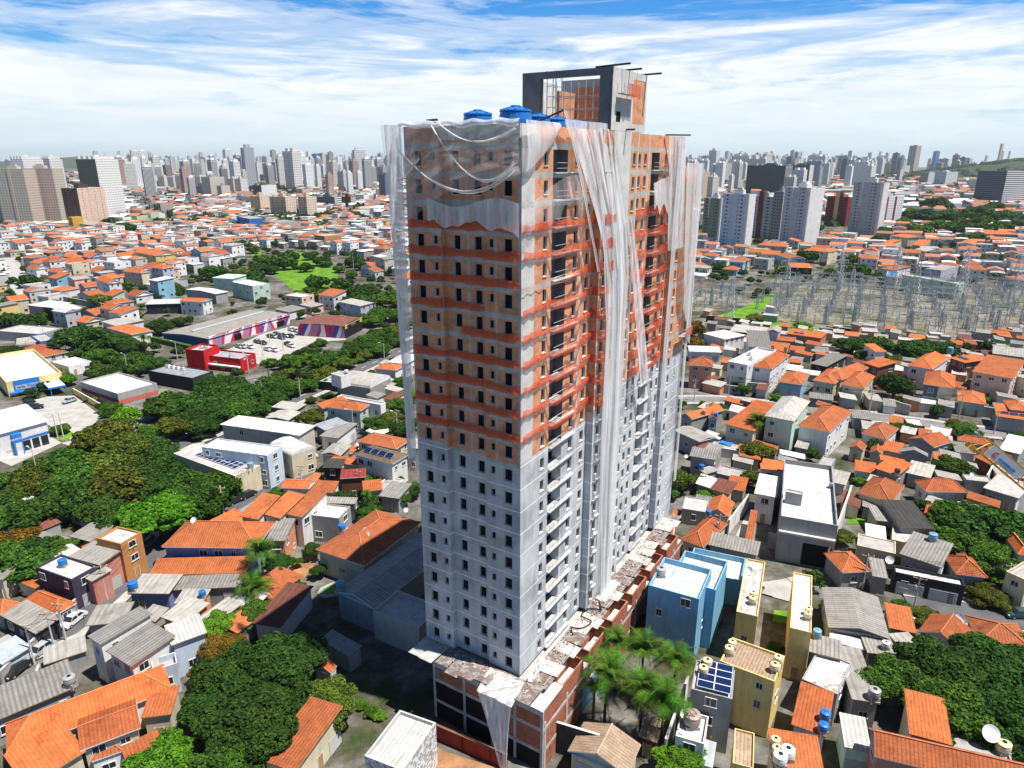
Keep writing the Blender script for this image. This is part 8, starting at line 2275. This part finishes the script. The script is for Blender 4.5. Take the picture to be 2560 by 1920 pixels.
def eq_ins(b):
    for k in range(9): b.lathe([(.12,2.4+k*.26),(.26,2.5+k*.26),(.12,2.62+k*.26)],7,'pipe')
    b.lathe([(.3,4.8),(.34,5.0),(.2,5.5)],8,'galv'); b.beam((-.9,0,5.5),(.9,0,5.5),.1,'galv')
EB,EI=mk(eq_base,name='stand'),mk(eq_ins,name='insulator')
yards=[pts for k,pts,z in PATCH if k=='gravel']
gg,ge='lattice gantries of the switchyard','insulator stands of the switchyard'
rng=random.Random(5); ng=ne=0; ga=R(-28); cg,sg=math.cos(ga),math.sin(ga)
for yi,yard in enumerate(yards):
    xs=[p[0] for p in yard]; ys=[p[1] for p in yard]
    for iu in range(-60,60):
        for iv in range(0,70):
            u,v=iu*5.6+rng.uniform(-.8,.8),iv*7.0+rng.uniform(-1,1)
            x,y=u*cg-v*sg,u*sg+v*cg
            if not inpoly(x,y,yard) or pix(x,y,3)[0]>1050: continue
            if iv%3==0 and iu%2==0 and ng<95:
                o=thing('switchyard_gantry',(x,y,0),ga,None,'gantry',gg); ng+=1; sc=rng.uniform(.6,.95)
                put(GC,'lattice_column',o,None,(-6,0,0),0,(1,1,sc)); put(GC,'lattice_column',o,None,(6,0,0),0,(1,1,sc)); put(GB,'lattice_beam',o,None,(0,0,11*sc-11)); put(GI,'insulator',o,None,(0,0,11*sc-11)); auto(o,'galvanised lattice','gantry',9)
            elif ne<290 and rng.random()<.8:
                o=thing('insulator_stand',(x+rng.uniform(-1,1),y+rng.uniform(-1,1),0),ga+rng.choice([0,1.57]),None,'insulator stand',ge); ne+=1; s=rng.uniform(.8,1.4)
                put(EB,'stand',o,None,(0,0,0),0,(1,1,s)); put(EI,'insulator',o,None,(0,0,0),0,(s,s,s)); auto(o,'grey','insulator stand',3)
print('gantries',ng,'stands',ne)
b=MB()
for _ in range(700):
    yard=yards[0] if rng.random()<.85 else yards[1]
    i=rng.randrange(len(yard)); x=rng.uniform(min(p[0] for p in yard),max(p[0] for p in yard)); y=rng.uniform(min(p[1] for p in yard),max(p[1] for p in yard))
    if not inpoly(x,y,yard): continue
    a=ga+rng.choice([0,0,1.5708]); l=rng.uniform(5,16); z=rng.choice([3.5,4.5,5.5,7,8.5])
    b.beam((x,y,z),(x+l*math.cos(a),y+l*math.sin(a),z),.085,'galv')
o=b.build('busbars'); tag(o,'tangle of bus bars and jumper wires over the switchyard',None,None,'stuff')
for i,(x,y,z,h_) in enumerate(PYL+[(165,330,0,24),(205,345,0,26),(245,370,0,30),(262,330,0,26),(188,392,0,25),(225,400,0,27),(285,385,0,26),(150,372,0,24),(300,350,0,26)]):
    o=put(PY,'transmission_pylon',None,None,(x,y,z),R(-20+(i*53)%60),(h_/27,h_/27,h_/27)); tag(o,None,'pylon','lattice power pylons'); auto(o,'lattice','pylon',h_*.6)
o=thing('lighting_mast',(209,272,0),0,'tall white lighting mast at the near edge of the switchyard','mast')
b=MB(); b.lathe([(.35,0),(.2,20)],10,'white'); b.build('post',o); b=MB(); b.box(-1.6,1.6,-.3,.3,19.6,20.2,'galv'); b.build('lamp_head',o)
# ---------------------------------------------------------------- crane jib reaching in from the right
jr=thing('crane_jib',(48.6,62.5,0),0,'yellow lattice crane jib with white sign panels at the right edge','crane')

A_,B_=Vector((39.5,53.3,48.0)),Vector((100,42,.5))
xd=(B_-A_).normalized(); cam_to=(Vector((0,0,CAM_H))-A_).normalized()
yd=-(cam_to-xd*cam_to.dot(xd)).normalized(); zd=xd.cross(yd)
if zd.z<0: zd=-zd; yd=zd.cross(xd)
bpy.data.objects.remove(jr)
jr=thing('crane_jib',(0,0,0),0,'yellow lattice crane jib with white sign panels at the right edge','crane')
jr.matrix_world=Matrix(((xd.x,yd.x,zd.x,A_.x),(xd.y,yd.y,zd.y,A_.y),(xd.z,yd.z,zd.z,A_.z),(0,0,0,1)))
LJ=(B_-A_).length
b=MB()
ch=[(-.5,-.62),(.5,-.62),(0,.62)]
for y,z in ch: b.beam((0,y,z),(LJ,y,z),.15,'yellow_paint')
n=int(LJ/1.3)
for i in range(n):
    x0,x1=i*LJ/n,(i+1)*LJ/n; xm=(x0+x1)/2
    for s in (-.5,.5): b.beam((x0,s,-.62),(xm,0,.62),.075,'yellow_paint'); b.beam((xm,0,.62),(x1,s,-.62),.075,'yellow_paint')
    b.beam((x0,-.5,-.62),(x0,.5,-.62),.07,'yellow_paint')
b.build('boom_truss',jr)
b=MB(); b.box(-.5,.2,-.4,.4,-.95,-.5,'yellow_paint'); b.build('tip_sheave',jr); b=MB(); b.box(-.9,-.3,-.25,.25,.35,.5,'galv'); b.build('tip_plate',jr)
for x0 in (.6,6.2,12):
    b=MB(); b.box(x0,x0+3.6,-.66,-.6,-.42,.56,'plaster_white'); pn=b.build('sign_panel',jr)
    if x0<1:
        me=text_mesh('ocalterra',.5,'blue_sign'); put(me,'sign_lettering',pn,None,(x0+2.05,-.68,-.12))
        b=MB()
        for i in range(9):
            a0,a1=R(60+i*27),R(60+(i+1)*27); b.beam((x0+.75+.22*math.cos(a0),-.68,.05+.22*math.sin(a0)),(x0+.75+.22*math.cos(a1),-.68,.05+.22*math.sin(a1)),.07,'red_paint')
        b.build('emblem',pn)
def person(loc,rz,shirt,pants,label,arm=.5):
    """one continuous skinned body in mid-step, clothing as thin shells of the same skin"""
    V=[(0,0,.95),(0,0,1.18),(0,0,1.42),(0,0,1.52),(0,.02,1.66),(.19,0,1.40),(.27,.05,1.14),(.22,.27,1.02),(-.19,0,1.40),(-.28,.02,1.13),(-.24,.2,.95),(.1,0,.9),(.12,.12,.5),(.12,.02,.06),(.12,.16,.03),(-.1,0,.9),(-.12,-.08,.5),(-.12,-.2,.08),(-.12,-.06,.03)]
    Ed=[(0,1),(1,2),(2,3),(3,4),(2,5),(5,6),(6,7),(2,8),(8,9),(9,10),(0,11),(11,12),(12,13),(13,14),(0,15),(15,16),(16,17),(17,18)]
    Rr=[.14,.13,.15,.055,.10,.062,.048,.036,.062,.048,.036,.09,.062,.045,.04,.09,.062,.045,.04]
    me=bpy.data.meshes.new('body'); me.from_pydata(V,Ed,[]); ob=bpy.data.objects.new('body',me); col.objects.link(ob)
    md=ob.modifiers.new('s','SKIN'); md.use_smooth_shade=True
    for v,r_ in zip(me.skin_vertices[0].data,Rr): v.radius=(r_,r_)
    me.skin_vertices[0].data[0].use_root=True
    ob.modifiers.new('d','SUBSURF').levels=1; ob.modifiers['d'].render_levels=1
    bpy.context.view_layer.update()
    m2=bpy.data.meshes.new_from_object(ob.evaluated_get(bpy.context.evaluated_depsgraph_get())); bpy.data.objects.remove(ob)
    m2.materials.clear()
    for nm in ('skin','cloth_top','cloth_leg','hair'): m2.materials.append(MATS[nm])
    for p in m2.polygons:
        c=p.center; p.material_index=3 if c.z>1.69 or (c.z>1.6 and c.y<-.02) else (1 if 1.0<c.z<1.46 and abs(c.x)<.25 and c.y<.2 else (2 if c.z<=1.0 and c.z>.1 and c.y<.15 else 0))
    root=thing('person',loc,rz,label,'person'); put(m2,'body',root); return root
flat('skin',(.35,.2,.13)); flat('cloth_top',shirt:=(.6,.1,.2)); flat('cloth_leg',(.08,.12,.25)); flat('hair',(.02,.015,.012))
# ---------------------------------------------------------------- swimming pool in the garden, pool basins, roof solar panels
def pool(x,y,ang,n,r,label,water='pool'):
    root=thing('swimming_pool',(x,y,.02),R(ang),label,'pool')
    b=MB()
    P=[(r*math.cos(2*math.pi*i/n),.62*r*math.sin(2*math.pi*i/n)) for i in range(n)]; Q_=[(p[0]*1.25,p[1]*1.25) for p in P]
    for i in range(n):
        j=(i+1)%n; b.poly([(*Q_[i],.35),(*Q_[j],.35),(*P[j],.35),(*P[i],.35)],'pavement'); b.poly([(*Q_[i],0),(*Q_[j],0),(*Q_[j],.35),(*Q_[i],.35)],'concrete_light'); b.poly([(*P[j],0),(*P[i],0),(*P[i],.35),(*P[j],.35)],'white')
    b.build('pool_rim',root); b=MB(); b.poly([(*p,.22) for p in P],water); b.build('water',root)
flat('pool_blue',(.03,.30,.50),.08,.5)
def S(n): 
    for k in AT:
        if n in k: return AT[k]
AT={h[12]:h for h in HOUSES}
pool(-30.5,101.5,30,8,2.6,'green octagonal pool with murky water in the garden left of the tower')
# panels on the glass canopy and the cream hall
def panels(n,hd,rows,cols_,u0,u1,v0,v1,mat,up,gname):
    kind,x,y,z,ang,w_,d_,h_,roof,rh=hd[:10]
    for i in range(rows):
        for j in range(cols_):
            root=thing('solar_panel',(x,y,z+h_-(rh if roof=='flat' else 0)+up),R(ang),None,'solar panel',gname)
            uw,vw=(u1-u0)/cols_,(v1-v0)/rows
            a=-w_/2+w_*(u0+uw*j)+.06; e=-w_/2+w_*(u0+uw*(j+1))-.06; c=-d_/2+d_*(v0+vw*i)+.06; f=-d_/2+d_*(v0+vw*(i+1))-.06
            b=MB(); b.box(a,e,c,f,.03,.07,mat); b.build('panel',root); b=MB()
            for q in ((a-.05,e+.05,c-.05,c),(a-.05,e+.05,f,f+.05)): b.box(*q,0,.08,'white')
            for q in ((a-.05,a,c,f),(e,e+.05,c,f)): b.box(*q,0,.08,'white')
            b.build('panel_frame',root)
            root['label']='%s, row %s column %s'%(n.replace('over the grey canopy house','on the canopy').replace('dark solar panel on the cream walled hall','dark solar panel on the cream hall'),['one','two','three','four','five'][i],['one','two','three','four','five','six','seven','eight','nine','ten','eleven','twelve'][j])
panels('deep blue solar panel over the grey canopy house',S('grey house carrying'),4,2,.12,.95,.05,.98,'solar',.55,'blue solar panels on the canopy')
panels('dark solar panel on the cream walled hall',S('cream walled building'),3,10,.22,.86,.30,.85,'solar',.15,'dark solar panels on the cream hall')
# blue covers and the laundry yard
for x,y,a,w_,d_,z,n in ((60.6,143.5,-25,3.6,3.0,.9,'bright blue pool cover behind the white panelled house'),(54.5,160.5,-40,3.2,2.0,2.6,'bright blue tarpaulin between the grey and beige houses')):
    b=MB(); b.surf(lambda s,t:((s-.5)*w_,(t-.5)*d_,z+.12*math.sin(s*5)*math.cos(t*4)),8,8,'blue_sign'); b.box(-w_/2,w_/2,-d_/2,d_/2,0,z-.15,'concrete'); o=b.build('tarpaulin'); o.location=(x,y,0); o.rotation_euler=(0,0,R(a)); tag(o,n,'tarpaulin')
# air conditioners, skylights and clutter on bare roofs
ga_='air conditioners on roofs'
def ac(hd,u,v,label):
    kind,x,y,z,ang,w_,d_,h_,roof,rh=hd[:10]
    root=thing('air_conditioner',(0,0,0),0,label,'air conditioner',ga_); root.matrix_world=Matrix.Translation((x,y,z+h_-(rh if roof=='flat' else 0)))@Matrix.Rotation(R(ang),4,'Z')@Matrix.Translation((u*w_/2,v*d_/2,0))
    b=MB(); b.box(-.6,.6,-.5,.5,.1,1.1,'white'); b.box(-.5,.5,-.4,.4,0,.1,'steel'); b.build('casing',root)
    b=MB(); b.lathe([(.38,1.1),(.36,1.16)],14,'black'); b.build('fan_grille',root)
for i in range(4): ac(S('black low restaurant'),-.75+i*.22,.35,'white air conditioner on the black restaurant, %s from the left'%['first','second','third','fourth'][i])
for i,q in enumerate((-.2,.2,.5)): ac(S('taller red rear block'),q,.1,'white rooftop unit on the red rear block, %s from the left'%['first','second','third'][i])
for i,(nm,u,v) in enumerate((('white three-storey house with cluttered',-.5,.1),('white three-storey house with cluttered',.3,-.3),('cream house with orange hipped roof under',0,0))):
    if i<2: ac(S(nm),u,v,'grey box on the cluttered white terrace, %s one'%['left','right'][i])
# person beside the small fence behind the podium
person((42.9,135.5,0.02),R(200),None,None,'person in a pink top standing in the yard behind the tower base')
# ---------------------------------------------------------------- labels by neighbour: each thing is placed against a landmark
def nearest(px_,py_):
    return min(LAND,key=lambda l:(l[0]-px_)**2+2.2*(l[1]-py_)**2)
groups={}
for o,adj,noun,px_,py_ in AUTO:
    l=nearest(px_,py_); dx,dy=px_-l[0],py_-l[1]
    rel='right of' if dx>abs(dy)*1.3 else ('left of' if dx<-abs(dy)*1.3 else ('beyond' if dy<0 else 'in front of'))
    groups.setdefault((adj,noun,rel,l[2]),[]).append((dx*dx+dy*dy,o))
ORD=['nearest','second nearest','third nearest','fourth nearest','fifth nearest','sixth nearest','seventh nearest','eighth nearest','ninth nearest','tenth nearest','eleventh nearest','twelfth nearest','thirteenth nearest','fourteenth nearest','fifteenth nearest','sixteenth nearest','seventeenth nearest','eighteenth nearest','nineteenth nearest','twentieth nearest']
for (adj,noun,rel,lm),l in groups.items():
    l.sort(key=lambda q:q[0])
    for i,(d,o) in enumerate(l):
        nm=(adj+' '+noun).strip()
        if len(nm.split())+len(lm.split())>11: nm=nm.replace(' two-storey','').replace(' three-storey','')
        o['label']='%s %s %s'%(nm,rel,lm) if len(l)==1 else '%s, %s %s %s'%(nm,ORD[i] if i<20 else '%d-th nearest'%(i+1),rel,lm)
for o in col.objects:
    if o.parent is None and o.type in('MESH','EMPTY') and not o.get('kind') and not o.get('label'): print('NOLABEL',o.name)

# ---------------------------------------------------------------- air
HAZE_D=0.00005
if HAZE_D>0:
    m=bpy.data.materials.new('haze'); m.use_nodes=True; t=m.node_tree; t.nodes.clear()
    v=N(t,'ShaderNodeVolumePrincipled'); v.inputs['Color'].default_value=(.90,.97,1,1); v.inputs['Density'].default_value=HAZE_D; v.inputs['Anisotropy'].default_value=.3
    lk(t,v.outputs[0],N(t,'ShaderNodeOutputMaterial').inputs['Volume']); MATS['haze']=m
    b=MB(); b.box(-12600,12600,-12600,12600,-3,210,'haze'); o=b.build('haze'); tag(o,'thin pale air over the whole city',None,None,'stuff')
